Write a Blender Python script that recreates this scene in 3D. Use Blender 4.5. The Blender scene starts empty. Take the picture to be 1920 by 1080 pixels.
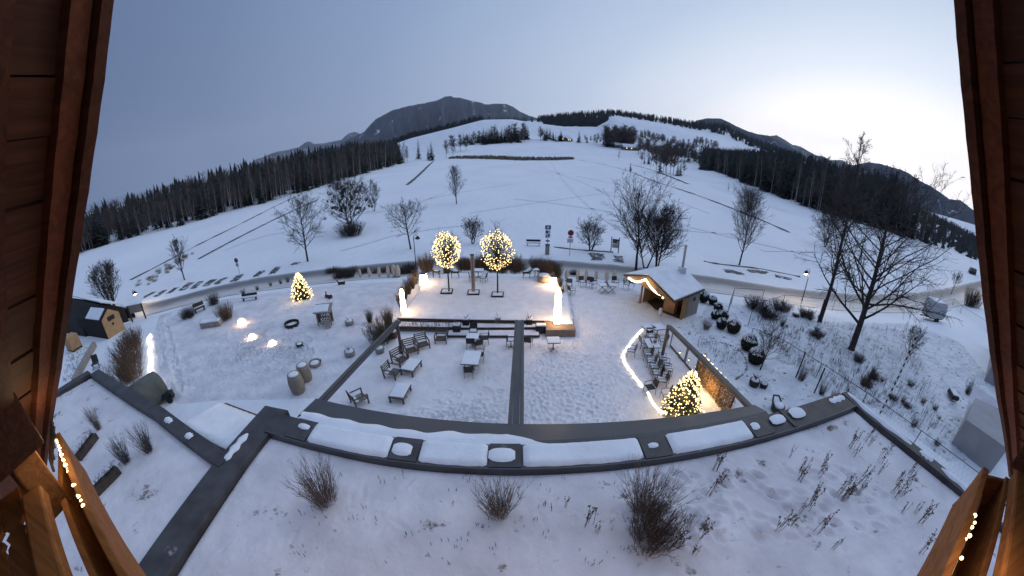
import bpy, math, random
import numpy as np
from mathutils import Vector, Matrix
R = math.radians
rnd = random.Random(7)
nrg = np.random.default_rng(11)
S = bpy.context.scene
COL = S.collection

# ---------------------------------------------------------------- camera (wide webcam lens), world, exposure
CAM_H, PITCH, KP, KC = 12.0, R(22), 690.0, 0.045
cd = bpy.data.cameras.new('webcam'); cam = bpy.data.objects.new('webcam', cd); COL.objects.link(cam)
cam.location = (0, 0, CAM_H); cam.rotation_euler = (R(90) - PITCH, 0, 0)
cd.type = 'PANO'; cd.panorama_type = 'FISHEYE_LENS_POLYNOMIAL'
cd.sensor_width = 36; cd.sensor_fit = 'HORIZONTAL'; cd.clip_start = 0.05; cd.clip_end = 30000
_k = 1920 / 36 / KP
cd.fisheye_polynomial_k0 = 0; cd.fisheye_polynomial_k1 = -_k; cd.fisheye_polynomial_k2 = 0
cd.fisheye_polynomial_k3 = KC * _k ** 3; cd.fisheye_polynomial_k4 = 0; cd.fisheye_fov = R(200)
S.camera = cam
HAZE = 3.6e-5; ZENITH = 2.75; TER = .52
S.view_settings.view_transform = 'Standard'; S.view_settings.look = 'None'
S.view_settings.exposure = 0.0; S.view_settings.gamma = 1.0
S.cycles.use_denoising = True
S.cycles.max_bounces = 6; S.cycles.diffuse_bounces = 3; S.cycles.transparent_max_bounces = 16
S.cycles.volume_bounces = 0
S.cycles.sample_clamp_indirect = 4.0

GLOW_AZ, GLOW_EL = 51.0, -4.0          # where the sun went down (degrees from the view axis, to the east of it)
w = bpy.data.worlds.new('World'); S.world = w; w.use_nodes = True
nt = w.node_tree; nt.nodes.clear()
def wn(t, **k):
    n = nt.nodes.new(t)
    for a, b in k.items(): setattr(n, a, b)
    return n
out = wn('ShaderNodeOutputWorld'); bg = wn('ShaderNodeBackground')
tc = wn('ShaderNodeTexCoord')
gd = Vector((math.sin(R(GLOW_AZ)) * math.cos(R(GLOW_EL)), math.cos(R(GLOW_AZ)) * math.cos(R(GLOW_EL)), math.sin(R(GLOW_EL))))
dot = wn('ShaderNodeVectorMath', operation='DOT_PRODUCT'); dot.inputs[1].default_value = gd
nrm = wn('ShaderNodeVectorMath', operation='NORMALIZE')
flat_ = wn('ShaderNodeVectorMath', operation='MULTIPLY'); flat_.inputs[1].default_value = (1, 1, 1.75)   # the afterglow lies low and long
nrm2 = wn('ShaderNodeVectorMath', operation='NORMALIZE'); nt.links.new(tc.outputs['Generated'], nrm.inputs[0]); nt.links.new(nrm.outputs[0], flat_.inputs[0]); nt.links.new(flat_.outputs[0], nrm2.inputs[0]); nt.links.new(nrm2.outputs[0], dot.inputs[0])
ac = wn('ShaderNodeMath', operation='ARCCOSINE'); nt.links.new(dot.outputs['Value'], ac.inputs[0])
dv = wn('ShaderNodeMath', operation='DIVIDE'); nt.links.new(ac.outputs[0], dv.inputs[0]); dv.inputs[1].default_value = math.pi
rp = wn('ShaderNodeValToRGB'); nt.links.new(dv.outputs[0], rp.inputs[0])
stops = [(0, (1.8, 1.75, 1.68)), (12, (1.35, 1.36, 1.38)), (21, (1.22, 1.23, 1.25)), (29, (.86, .94, 1.06)), (44, (.53, .645, .83)), (58, (.385, .495, .69)),
         (75, (.25, .345, .54)), (95, (.158, .228, .385)), (115, (.102, .155, .285)), (180, (.09, .135, .25))]
el = rp.color_ramp.elements
while len(el) > 1: el.remove(el[-1])
for i, (a, c) in enumerate(stops):
    e = el[0] if i == 0 else el.new(a / 180)
    e.position = a / 180; e.color = (*c, 1)
# pale, slightly rosy band close to the horizon
sx = wn('ShaderNodeSeparateXYZ'); nt.links.new(nrm.outputs[0], sx.inputs[0])
mr = wn('ShaderNodeMapRange'); nt.links.new(sx.outputs['Z'], mr.inputs['Value'])
mr.inputs['From Min'].default_value = 0.0; mr.inputs['From Max'].default_value = 0.32; mr.inputs['To Min'].default_value = .55; mr.inputs['To Max'].default_value = 0
mix = wn('ShaderNodeMix', data_type='RGBA', blend_type='MIX'); mul = wn('ShaderNodeMix', data_type='RGBA', blend_type='MULTIPLY')
mul.inputs['Factor'].default_value = 1; nt.links.new(rp.outputs[0], mul.inputs[6]); mul.inputs[7].default_value = (1.10, .99, .93, 1)
nt.links.new(mr.outputs[0], mix.inputs['Factor']); nt.links.new(rp.outputs[0], mix.inputs[6]); nt.links.new(mul.outputs[2], mix.inputs[7])
# sky overhead, out of view, is boosted to throw more light on the snow
up_ = wn('ShaderNodeMapRange'); nt.links.new(sx.outputs['Z'], up_.inputs['Value'])
up_.inputs['From Min'].default_value = .48; up_.inputs['From Max'].default_value = .80; up_.inputs['To Min'].default_value = 1; up_.inputs['To Max'].default_value = ZENITH
sky = wn('ShaderNodeTexSky', sky_type='NISHITA'); sky.sun_disc = False; sky.sun_elevation = R(-3); sky.sun_rotation = R(GLOW_AZ)
ad = wn('ShaderNodeMix', data_type='RGBA', blend_type='ADD'); ad.inputs['Factor'].default_value = 0.06
nt.links.new(mix.outputs[2], ad.inputs[6]); nt.links.new(sky.outputs[0], ad.inputs[7])
uw_ = wn('ShaderNodeMapRange'); nt.links.new(sx.outputs['Z'], uw_.inputs['Value']); uw_.inputs['From Min'].default_value = .40; uw_.inputs['From Max'].default_value = .75
um_ = wn('ShaderNodeMix', data_type='RGBA', blend_type='MULTIPLY'); nt.links.new(uw_.outputs[0], um_.inputs['Factor']); nt.links.new(ad.outputs[2], um_.inputs[6]); um_.inputs[7].default_value = (1.06, .965, .85, 1)
nt.links.new(um_.outputs[2], bg.inputs['Color']); nt.links.new(up_.outputs[0], bg.inputs['Strength'])
nt.links.new(bg.outputs[0], out.inputs['Surface'])
sl = bpy.data.lights.new('afterglow', 'SUN'); sl.energy = 0.42; sl.angle = R(24); sl.color = (1, .9, .78)
so = bpy.data.objects.new('afterglow', sl); COL.objects.link(so)
so.rotation_euler = Vector((-gd.x, -gd.y, -.20)).to_track_quat('-Z', 'Y').to_euler()

# ---------------------------------------------------------------- lens maths: survey points read off the photograph, turned into places on the ground
def ray(u, v):
    x = (u - 960) / KP; y = (v - 540) / KP
    r = math.hypot(x, y); th = r - KC * r ** 3
    k = math.sin(th) / r if r > 1e-9 else 1
    X, D, F = x * k, y * k, math.cos(th)
    cp, sp = math.cos(PITCH), math.sin(PITCH)
    return Vector((X, F * cp - D * sp, -(F * sp + D * cp)))
def at(u, v, z=0.0):
    d = ray(u, v); t = (CAM_H - z) / -d.z
    return Vector((d.x * t, d.y * t, z))
def azel(u, v):
    d = ray(u, v); return math.degrees(math.atan2(d.x, d.y)), math.degrees(math.asin(d.z))
def high(base, v_top, u_top=None, b=None):
    """height of a thing standing at BASE whose top shows at that place of the photograph"""
    if u_top is None:
        lo, hi = 0.0, 40.0
        for _ in range(40):
            m = (lo + hi) / 2
            if proj(base + Vector((0, 0, m)))[1] > v_top: lo = m
            else: hi = m
        return lo
    d = ray(u_top, v_top); D = math.hypot(base.x, base.y)
    return CAM_H + D * d.z / math.hypot(d.x, d.y) - base.z
def proj(P):
    d = (Vector(P) - Vector((0, 0, CAM_H))).normalized(); cp, sp = math.cos(PITCH), math.sin(PITCH)
    F, D = d.y * cp - d.z * sp, -d.y * sp - d.z * cp; th = math.acos(max(-1, min(1, F))); r = th
    for _ in range(12): r = th + KC * r ** 3
    h = math.hypot(d.x, D) + 1e-9
    return 960 + d.x / h * r * KP, 540 + D / h * r * KP

# ---------------------------------------------------------------- the lie of the land
ROAD_PX = [(60, 612), (140, 590), (280, 577), (380, 549), (480, 527), (600, 512), (700, 502), (800, 494), (880, 490), (1000, 492), (1100, 499), (1220, 511),
           (1320, 524), (1420, 540), (1500, 551), (1600, 560), (1700, 560), (1775, 548), (1830, 530)]
ROAD = [at(u, v, -1.5) for u, v in ROAD_PX]
ROAD = [ROAD[0] + (ROAD[0] - ROAD[1]) * 1.5] + ROAD + [ROAD[-1] + (ROAD[-1] - ROAD[-2]) * 1.0]
RX = np.array([p.x for p in ROAD]); RY = np.array([p.y for p in ROAD])
RINGS = [
 (600, [(770, 297), (860, 276), (960, 271), (1060, 273), (1180, 285), (1290, 300), (1360, 308), (1500, 322), (1600, 358), (1700, 405), (1800, 455), (1860, 490)]),
 (800, [(770, 286), (850, 262), (960, 256), (1060, 258), (1130, 262), (1180, 258), (1280, 275), (1360, 292), (1500, 312), (1600, 350), (1700, 398), (1800, 448), (1860, 480)]),
 (1000, [(700, 285), (770, 259), (850, 239), (905, 224), (960, 223), (1000, 230), (1060, 238), (1120, 238), (1150, 220), (1250, 237), (1340, 262), (1390, 282), (1500, 303), (1600, 343), (1700, 390), (1800, 440), (1860, 470)]),
 (1400, [(700, 285), (770, 263), (850, 246), (905, 232), (980, 228), (1010, 226), (1060, 219), (1110, 215), (1150, 214), (1200, 221), (1300, 236), (1360, 239), (1400, 262), (1500, 300), (1600, 342), (1700, 390), (1800, 440), (1860, 470)]),
]
RT = []
for D, pl in RINGS:
    a = sorted((azel(*p)[0], CAM_H + D * math.tan(R(azel(*p)[1]))) for p in pl)
    a = [(-180, -70.0), (-29, -70.0), (-25, -12.0)] + a
    RT.append((D, np.array([q[0] for q in a]), np.array([q[1] for q in a])))
R370 = [(az, z) for az, z in [(-180, -2), (26, -2), (34, 2), (42, 8), (50, 4), (55, -14), (60, -27), (72, -28), (100, -28)]]
def sst(a, b, x):
    t = np.clip((x - a) / (b - a), 0, 1); return t * t * (3 - 2 * t)
def gz(x, y):
    x = np.asarray(x, float); y = np.asarray(y, float)
    D = np.hypot(x, y); az = np.degrees(np.arctan2(x, y))
    dr = np.interp(x, RX, RY) - y                       # metres this side of the road
    zl = -1.5 * (1 - sst(2.5, 12, dr)) - 0.5 * sst(-3, -14, dr)
    zl = np.where(y < 0, 0, zl)
    z370 = np.interp(az, [q[0] for q in R370], [q[1] for q in R370])
    cols = [-2.0 - 2.5 * sst(54, 62, az), z370] + [np.interp(az, A, Z) for _, A, Z in RT] + [zl * 0 - 40]
    ds = [170, 370] + [q[0] for q in RT] + [1800]
    z = zl.copy()
    for i in range(len(ds) - 1):
        t = np.clip((D - ds[i]) / (ds[i + 1] - ds[i]), 0, 1)
        zz = cols[i] + (cols[i + 1] - cols[i]) * (t * t * (3 - 2 * t) * .5 + t * .5)
        z = np.where(D > ds[i], zz, z)
    z = np.where((D > 60) & (D <= 170), zl + (-2.0 - 2.5 * sst(54, 62, az) - zl) * np.clip((D - 60) / 110, 0, 1) ** 1.5, z)
    return z
def g0(x, y): return float(gz(x, y))
def gp(u, v):
    """the place on the land seen at (u, v)"""
    d = ray(u, v); t = 4.0
    o = Vector((0, 0, CAM_H)); last = t
    while t < 4000:
        p = o + d * t
        if p.z < g0(p.x, p.y): break
        last = t; t *= 1.02
    a, b = last, t
    for _ in range(24):
        m = (a + b) / 2; p = o + d * m
        if p.z < g0(p.x, p.y): b = m
        else: a = m
    p = o + d * b
    return Vector((p.x, p.y, g0(p.x, p.y)))

# ---------------------------------------------------------------- materials
def ND(m, t, **k):
    n = m.node_tree.nodes.new(t)
    for a, b in k.items(): setattr(n, a, b)
    return n
MATS = {}
def mat(name, c1, c2=None, scale=4.0, rough=.75, bump=0.0, bscale=30.0, stretch=(1, 1, 1), emis=None, estr=0, metal=0, c3=None, thr=(.6, .66), tscale=3.0, local=False, detail=6, spec=.3, alpha=1, trans=0):
    m = bpy.data.materials.new(name); m.use_nodes = True
    L = m.node_tree.links; b = m.node_tree.nodes['Principled BSDF']
    b.inputs['Roughness'].default_value = rough; b.inputs['Metallic'].default_value = metal
    b.inputs['Specular IOR Level'].default_value = spec
    b.inputs['Base Color'].default_value = (*c1, 1)
    if c2 or bump or c3:
        if local: co = ND(m, 'ShaderNodeTexCoord').outputs['Object']
        else: co = ND(m, 'ShaderNodeNewGeometry').outputs['Position']
        mp = ND(m, 'ShaderNodeMapping'); mp.inputs['Scale'].default_value = stretch; L.new(co, mp.inputs['Vector']); co = mp.outputs[0]
    col = None
    if c2:
        n = ND(m, 'ShaderNodeTexNoise'); n.inputs['Scale'].default_value = scale; n.inputs['Detail'].default_value = detail; L.new(co, n.inputs['Vector'])
        r = ND(m, 'ShaderNodeValToRGB'); r.color_ramp.elements[0].position = .32; r.color_ramp.elements[1].position = .68
        r.color_ramp.elements[0].color = (*c1, 1); r.color_ramp.elements[1].color = (*c2, 1)
        L.new(n.outputs['Fac'], r.inputs[0]); col = r.outputs[0]
    if c3:
        n = ND(m, 'ShaderNodeTexNoise'); n.inputs['Scale'].default_value = tscale; n.inputs['Detail'].default_value = 8; n.inputs['Roughness'].default_value = .7; L.new(co, n.inputs['Vector'])
        r = ND(m, 'ShaderNodeMapRange'); r.inputs['From Min'].default_value = thr[0]; r.inputs['From Max'].default_value = thr[1]; L.new(n.outputs['Fac'], r.inputs['Value'])
        x = ND(m, 'ShaderNodeMix', data_type='RGBA'); L.new(r.outputs[0], x.inputs['Factor'])
        if col: L.new(col, x.inputs[6])
        else: x.inputs[6].default_value = (*c1, 1)
        x.inputs[7].default_value = (*c3, 1); col = x.outputs[2]
    if col: L.new(col, b.inputs['Base Color'])
    if bump:
        n = ND(m, 'ShaderNodeTexNoise'); n.inputs['Scale'].default_value = bscale; n.inputs['Detail'].default_value = 6; n.inputs['Roughness'].default_value = .6; L.new(co, n.inputs['Vector'])
        bp = ND(m, 'ShaderNodeBump'); bp.inputs['Strength'].default_value = 1; bp.inputs['Distance'].default_value = bump; L.new(n.outputs['Fac'], bp.inputs['Height']); L.new(bp.outputs[0], b.inputs['Normal'])
    if emis:
        b.inputs['Emission Color'].default_value = (*emis, 1); b.inputs['Emission Strength'].default_value = estr
    if alpha < 1: b.inputs['Alpha'].default_value = alpha
    if trans: b.inputs['Transmission Weight'].default_value = trans
    MATS[name] = m
    return m
SNOW = (.80, .82, .86); SNOW2 = (.70, .72, .77)
m_snow = mat('snow', SNOW, SNOW2, 1.2, .7, .03, 7)
m_field = mat('field_snow', (.82, .83, .86), (.74, .755, .80), .05, .75, .22, .6, stretch=(1, .55, 1), c3=(.40, .39, .38), thr=(.715, .75), tscale=.62)
m_court = mat('trodden_snow', (.81, .785, .80), (.71, .685, .705), 1.6, .75, .06, 4.5, c3=(.40, .38, .37), thr=(.66, .75), tscale=2.6)  # trodden snow; its lavender cast also puts warm lamplight into the colour
m_lawn = mat('lawn_snow', (.76, .745, .775), (.58, .57, .605), .9, .75, .10, 3.6, c3=(.17, .15, .12), thr=(.64, .72), tscale=3.2)
m_rough = mat('rough_snow', (.78, .80, .84), (.60, .62, .67), .7, .75, .16, 2.6, c3=(.12, .11, .10), thr=(.565, .66), tscale=2.3)
m_roofsnow = mat('roof_snow', (.73, .70, .725), (.58, .555, .58), .8, .75, .07, 2.2, c3=(.13, .105, .09), thr=(.60, .68), tscale=1.15)  # pinkish tint stands in for warm lamplight, mixed into the snow colour
m_metal = mat('anthracite_sheet', (.040, .040, .046), (.062, .060, .066), .7, .34, .0, spec=.5)
m_metal2 = mat('parapet_sheet', (.042, .039, .041), (.078, .073, .076), 1.5, .45, .006, 4, c3=(.30, .30, .32), thr=(.655, .74), tscale=1.6)
m_rail = mat('awning_rail', (.085, .080, .078), (.115, .108, .102), 1, .6, spec=.25)
m_dark = mat('dark_wicker', (.03, .028, .03), (.055, .05, .05), 20, .6, .004, 120)
m_black = mat('black_metal', (.02, .02, .022), rough=.45)
m_teak = mat('greyed_teak', (.085, .07, .06), (.14, .115, .095), 6, .7, .003, 60, local=True, stretch=(1, 8, 8))
m_wall = mat('dark_timber_wall', (.05, .035, .028), (.09, .065, .05), 5, .75, .006, 30)
m_wood = mat('hut_boards', (.26, .15, .07), (.36, .22, .11), 3, .65, .01, 20, stretch=(1, 1, .15))
m_ply = mat('new_plywood', (.38, .22, .10), (.46, .28, .14), 3, .6)
m_greywood = mat('weathered_boards', (.24, .21, .19), (.33, .29, .26), 4, .8, .008, 25, stretch=(1, 1, .12))
m_bark = mat('dark_bark', (.030, .026, .025), (.060, .052, .047), 6, .9, .012, 30)
m_twig = mat('bare_twigs', (.034, .028, .027), (.066, .054, .050), 2, .9)
m_wtwig = mat('grey_twigs', (.050, .043, .042), (.095, .082, .078), 2, .9)
m_birch = mat('birch_bark', (.50, .47, .45), (.30, .28, .27), 3, .8, c3=(.05, .045, .045), thr=(.56, .6), tscale=2)
m_brown = mat('brown_stems', (.075, .048, .034), (.14, .095, .065), 3, .9)
m_thin = mat('thin_brown_twigs', (.13, .09, .068), (.20, .145, .11), 3, .9)
m_tan = mat('dry_grass', (.23, .17, .11), (.32, .25, .17), 3, .9)
m_spruce = mat('spruce_needles', (.024, .030, .029), (.052, .060, .057), .6, .9)
m_ridge = mat('ridge_forest', (.020, .026, .028), (.040, .046, .048), .02, .95)
m_box = mat('boxwood_leaves', (.014, .020, .012), (.035, .042, .026), 4, .8)
m_ivy = mat('brown_foliage', (.06, .045, .03), (.11, .08, .05), 3, .85)
m_par = mat('beige_canvas', (.50, .42, .34), (.58, .50, .41), 5, .85, .01, 12)
m_barrel = mat('barrel_oak', (.22, .185, .14), (.30, .255, .20), 4, .7, .006, 20, stretch=(1, 1, .2))
m_white = mat('painted_white', (.72, .72, .72), (.62, .62, .63), 1.5, .5)
m_trailer = mat('trailer_panel', (.34, .36, .38), (.40, .42, .44), .8, .45)
m_tyre = mat('black_rubber', (.02, .02, .02), rough=.8)
m_red = mat('sign_red', (.42, .03, .025), rough=.45)
m_signgrey = mat('galvanised_steel', (.30, .31, .32), (.38, .39, .40), 6, .4, metal=.4)
m_blue = mat('sign_blue', (.03, .07, .20), rough=.4)
m_green = mat('stop_green', (.02, .10, .06), rough=.4)
m_stone = mat('grey_stone', (.20, .19, .18), (.32, .31, .30), 5, .9, .02, 15)
m_retain = mat('retaining_boards', (.035, .028, .025), (.075, .058, .045), 4, .75, .008, 25)
m_facing = mat('terrace_facing', (.20, .145, .11), (.26, .19, .15), 3, .7, .004, 20)
m_bale = mat('bale_wrap', (.075, .082, .07), (.12, .125, .11), 2, .5, .02, 6)
m_wrust = mat('gutter_rust', (.10, .045, .03), (.16, .075, .05), 6, .7)
m_plaster = mat('grey_plaster', (.30, .29, .30), (.36, .35, .36), 1, .85)
m_soil = mat('bare_tarmac', (.05, .05, .052), (.10, .10, .105), 1.2, .85, .01, 12, c3=(.60, .61, .65), thr=(.52, .60), tscale=1.6)
m_reed = mat('reeds', (.16, .125, .10), (.24, .19, .15), .5, .95)
m_ditch = mat('ditch_earth', (.05, .045, .045), (.12, .11, .11), .8, .9, c3=(.6, .62, .66), thr=(.56, .64), tscale=.9)
WARM = (1.0, .72, .38); WHITEW = (1.0, .86, .62)
m_bulb = mat('warm_bulb', (1, .9, .7), emis=(1.0, .74, .30), estr=2.8)
m_bulb_s = mat('small_bulb', (1, .9, .7), emis=(1.0, .74, .34), estr=5)
m_rope = mat('rope_light', (1, .95, .85), emis=(1.0, .80, .48), estr=5)
m_ropew = mat('white_rope_light', (1, 1, .95), emis=(1.0, .94, .78), estr=4)
m_col = mat('light_column_glass', (1, .95, .85), emis=(1.0, .62, .28), estr=20)
m_globe = mat('globe_glass', (1, .95, .85), emis=(1.0, .60, .26), estr=13)
m_lamp = mat('lamp_glass', (1, .95, .85), emis=(1.0, .84, .60), estr=30)
m_win = mat('lit_window', (1, .8, .4), emis=(1.0, .72, .34), estr=2.2)
m_far_snow = mat('far_roof_snow', (.74, .76, .80), rough=.8)
m_house = mat('far_house_wall', (.11, .09, .085), (.17, .145, .135), .3, .9)
m_glass = mat('wind_screen_glass', (.75, .78, .80), rough=.08, alpha=.22, spec=.5)

def wood_mat(name, c1, c2, axis):
    """planed spruce boards with grain running along one axis"""
    m = bpy.data.materials.new(name); m.use_nodes = True; L = m.node_tree.links; b = m.node_tree.nodes['Principled BSDF']
    co = ND(m, 'ShaderNodeTexCoord').outputs['Object']
    st = [16, 16, 16]; st[axis] = 1.1
    mp = ND(m, 'ShaderNodeMapping'); mp.inputs['Scale'].default_value = st; L.new(co, mp.inputs[0])
    n = ND(m, 'ShaderNodeTexNoise'); n.inputs['Scale'].default_value = 1.6; n.inputs['Detail'].default_value = 9; n.inputs['Distortion'].default_value = 1.4; L.new(mp.outputs[0], n.inputs['Vector'])
    r = ND(m, 'ShaderNodeValToRGB'); r.color_ramp.elements[0].position = .3; r.color_ramp.elements[1].position = .7
    r.color_ramp.elements[0].color = (*c1, 1); r.color_ramp.elements[1].color = (*c2, 1); L.new(n.outputs['Fac'], r.inputs[0])
    v = ND(m, 'ShaderNodeTexVoronoi'); st2 = [5, 5, 5]; st2[axis] = 1.9
    mp2 = ND(m, 'ShaderNodeMapping'); mp2.inputs['Scale'].default_value = st2; L.new(co, mp2.inputs[0]); L.new(mp2.outputs[0], v.inputs['Vector']); v.inputs['Scale'].default_value = 1.2
    k = ND(m, 'ShaderNodeMapRange'); k.inputs['From Min'].default_value = .10; k.inputs['From Max'].default_value = .02; L.new(v.outputs['Distance'], k.inputs['Value'])
    x = ND(m, 'ShaderNodeMix', data_type='RGBA'); L.new(k.outputs[0], x.inputs['Factor']); L.new(r.outputs[0], x.inputs[6]); x.inputs[7].default_value = (c1[0] * .25, c1[1] * .22, c1[2] * .2, 1)
    L.new(x.outputs[2], b.inputs['Base Color']); b.inputs['Roughness'].default_value = .7; b.inputs['Specular IOR Level'].default_value = .12
    bp = ND(m, 'ShaderNodeBump'); bp.inputs['Distance'].default_value = .002; L.new(n.outputs['Fac'], bp.inputs['Height']); L.new(bp.outputs[0], b.inputs['Normal'])
    return m
m_soffit = wood_mat('soffit_boards', (.034, .013, .007), (.080, .029, .013), 1)
m_barge = wood_mat('barge_boards', (.036, .012, .007), (.080, .026, .012), 0)
m_rafter = wood_mat('rafter_wood', (.065, .019, .009), (.12, .037, .015), 0)
m_railw = wood_mat('railing_boards', (.20, .070, .022), (.34, .135, .042), 0)

# ---------------------------------------------------------------- mesh helpers
class MB:
    def __init__(s): s.v = []; s.f = []; s.mi = []; s.cur = 0
    def face(s, idx): s.f.append(tuple(idx)); s.mi.append(s.cur)
    def quadp(s, *pts):
        b = len(s.v); s.v += [tuple(p) for p in pts]; s.face(range(b, b + len(pts)))
    def box(s, c, d, rz=0, M=None):
        b = len(s.v); h = [x / 2 for x in d]; cs, sn = math.cos(rz), math.sin(rz)
        for z in (-1, 1):
            for x, y in ((-1, -1), (1, -1), (1, 1), (-1, 1)):
                p = Vector((x * h[0] * cs - y * h[1] * sn, x * h[0] * sn + y * h[1] * cs, z * h[2])) + Vector(c)
                if M: p = M @ p
                s.v.append(tuple(p))
        for q in ((3, 2, 1, 0), (4, 5, 6, 7), (0, 1, 5, 4), (1, 2, 6, 5), (2, 3, 7, 6), (3, 0, 4, 7)): s.face([b + i for i in q])
    def beam(s, a, b_, wd, ht, up=(0, 0, 1)):
        """a box of width wd and height ht from a to b_"""
        a = Vector(a); b_ = Vector(b_); d = (b_ - a); ln = d.length; d.normalize()
        sd = d.cross(Vector(up))
        if sd.length < 1e-4: sd = Vector((1, 0, 0))
        sd.normalize(); u = sd.cross(d)
        M = Matrix((( *d, 0), (*sd, 0), (*u, 0), (0, 0, 0, 1))).transposed(); M.translation = (a + b_) / 2
        s.box((0, 0, 0), (ln, wd, ht), M=M)
    def tube(s, pts, rad, n=5, cap=True):
        pts = [Vector(p) for p in pts]
        if not isinstance(rad, (list, tuple)): rad = [rad] * len(pts)
        b = len(s.v); prev = None
        for i, p in enumerate(pts):
            d = (pts[min(i + 1, len(pts) - 1)] - pts[max(i - 1, 0)])
            if d.length < 1e-9: d = Vector((0, 0, 1))
            d.normalize()
            if prev is None: a = d.orthogonal().normalized()
            else:
                a = prev - d * prev.dot(d); a = a.normalized() if a.length > 1e-6 else d.orthogonal().normalized()
            prev = a; c = d.cross(a)
            for k in range(n):
                t = 2 * math.pi * k / n
                s.v.append(tuple(p + (a * math.cos(t) + c * math.sin(t)) * rad[i]))
        for i in range(len(pts) - 1):
            for k in range(n):
                q = b + i * n; k2 = (k + 1) % n
                s.face((q + k, q + k2, q + n + k2, q + n + k))
        if cap:
            s.face([b + k for k in reversed(range(n))]); e = b + (len(pts) - 1) * n; s.face([e + k for k in range(n)])
    def lathe(s, prof, n=16, c=(0, 0, 0), M=None):
        b = len(s.v)
        for r, z in prof:
            for k in range(n):
                t = 2 * math.pi * k / n; p = Vector((c[0] + r * math.cos(t), c[1] + r * math.sin(t), c[2] + z))
                if M: p = M @ p
                s.v.append(tuple(p))
        for i in range(len(prof) - 1):
            for k in range(n):
                q = b + i * n; k2 = (k + 1) % n; s.face((q + k, q + k2, q + n + k2, q + n + k))
        s.face([b + k for k in reversed(range(n))]); e = b + (len(prof) - 1) * n; s.face([e + k for k in range(n)])
    def ball(s, c, r, n=8, sq=1.0):
        m = max(4, n // 2)
        s.lathe([(r * math.sin(math.pi * i / m) + (1e-4 if i in (0, m) else 0), -r * sq * math.cos(math.pi * i / m)) for i in range(m + 1)], n, c)
    def prism(s, poly, z0, z1, M=None):
        b = len(s.v); n = len(poly)
        for z in (z0, z1):
            for x, y in poly:
                p = Vector((x, y, z)); s.v.append(tuple(M @ p if M else p))
        s.face([b + i for i in reversed(range(n))]); s.face([b + n + i for i in range(n)])
        for i in range(n): j = (i + 1) % n; s.face((b + i, b + j, b + n + j, b + n + i))
    def slab(s, poly, th):
        """a flat polygon of 3-D points thickened downwards by th"""
        b = len(s.v); n = len(poly); poly = [Vector(p) for p in poly]
        for p in poly: s.v.append(tuple(p - Vector((0, 0, th))))
        for p in poly: s.v.append(tuple(p))
        s.face([b + i for i in reversed(range(n))]); s.face([b + n + i for i in range(n)])
        for i in range(n): j = (i + 1) % n; s.face((b + i, b + j, b + n + j, b + n + i))
    def mesh(s, name, mats, smooth=False):
        me = bpy.data.meshes.new(name); me.from_pydata(s.v, [], s.f)
        mats = mats if isinstance(mats, (list, tuple)) else [mats]
        for m in mats: me.materials.append(m)
        if len(mats) > 1: me.polygons.foreach_set('material_index', s.mi)
        if smooth: me.polygons.foreach_set('use_smooth', [True] * len(s.f))
        me.update(); return me
    def build(s, name, mats, parent=None, smooth=False, bevel=0):
        o = bpy.data.objects.new(name, s.mesh(name, mats, smooth)); COL.objects.link(o)
        if parent: o.parent = parent
        if bevel:
            b = o.modifiers.new('bevel', 'BEVEL'); b.width = bevel; b.segments = 2; b.limit_method = 'ANGLE'
        return o
def tag(o, label, cat, group=None, kind=None):
    if label: o['label'] = label
    if cat: o['category'] = cat
    if group: o['group'] = group
    if kind: o['kind'] = kind
    return o
def thing(name, label, cat, loc=(0, 0, 0), rz=0, group=None):
    o = bpy.data.objects.new(name, None); COL.objects.link(o); o.empty_display_size = .2
    o.location = loc; o.rotation_euler = (0, 0, rz)
    return tag(o, label, cat, group)
def struct(o, kind='structure'): o['kind'] = kind; return o
def dup(root, label, loc, rz=0, sc=1, group=None):
    r = root.copy(); COL.objects.link(r); r.location = loc; r.rotation_euler = (0, 0, rz); r.scale = (sc, sc, sc) if not isinstance(sc, tuple) else sc
    r['label'] = label
    if group: r['group'] = group
    for ch in list(root.children):
        c = ch.copy(); COL.objects.link(c); c.parent = r
        for g in list(ch.children):
            d = g.copy(); COL.objects.link(d); d.parent = c
    return r
# smooth value noise on arrays
def vnoise(x, y, seed=0):
    xi = np.floor(x).astype(np.int64); yi = np.floor(y).astype(np.int64); fx = x - xi; fy = y - yi
    fx = fx * fx * (3 - 2 * fx); fy = fy * fy * (3 - 2 * fy)
    def h(a, b):
        n = (a * 374761393 + b * 668265263 + seed * 974711) & 0x7fffffff
        n = ((n ^ (n >> 13)) * 1274126177) & 0x7fffffff
        return ((n ^ (n >> 16)) & 0xffff) / 65535.0
    return (h(xi, yi) * (1 - fx) + h(xi + 1, yi) * fx) * (1 - fy) + (h(xi, yi + 1) * (1 - fx) + h(xi + 1, yi + 1) * fx) * fy
def fbm(x, y, seed=0, oct=4):
    s = 0; a = .5
    for i in range(oct): s = s + a * vnoise(x * 2 ** i, y * 2 ** i, seed + i * 17); a *= .5
    return s
def grid_object(name, X, Y, Z, m, keep=None):
    ny, nx = X.shape
    me = bpy.data.meshes.new(name)
    v = np.stack([X, Y, Z], -1).reshape(-1, 3)
    idx = np.arange(nx * ny).reshape(ny, nx)
    f = np.stack([idx[:-1, :-1], idx[:-1, 1:], idx[1:, 1:], idx[1:, :-1]], -1).reshape(-1, 4)
    if keep is not None:
        f = f[keep[:-1, :-1].reshape(-1)]
    me.from_pydata(v.tolist(), [], f.tolist()); me.materials.append(m)
    me.polygons.foreach_set('use_smooth', [True] * len(f)); me.update()
    o = bpy.data.objects.new(name, me); COL.objects.link(o); return o
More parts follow.
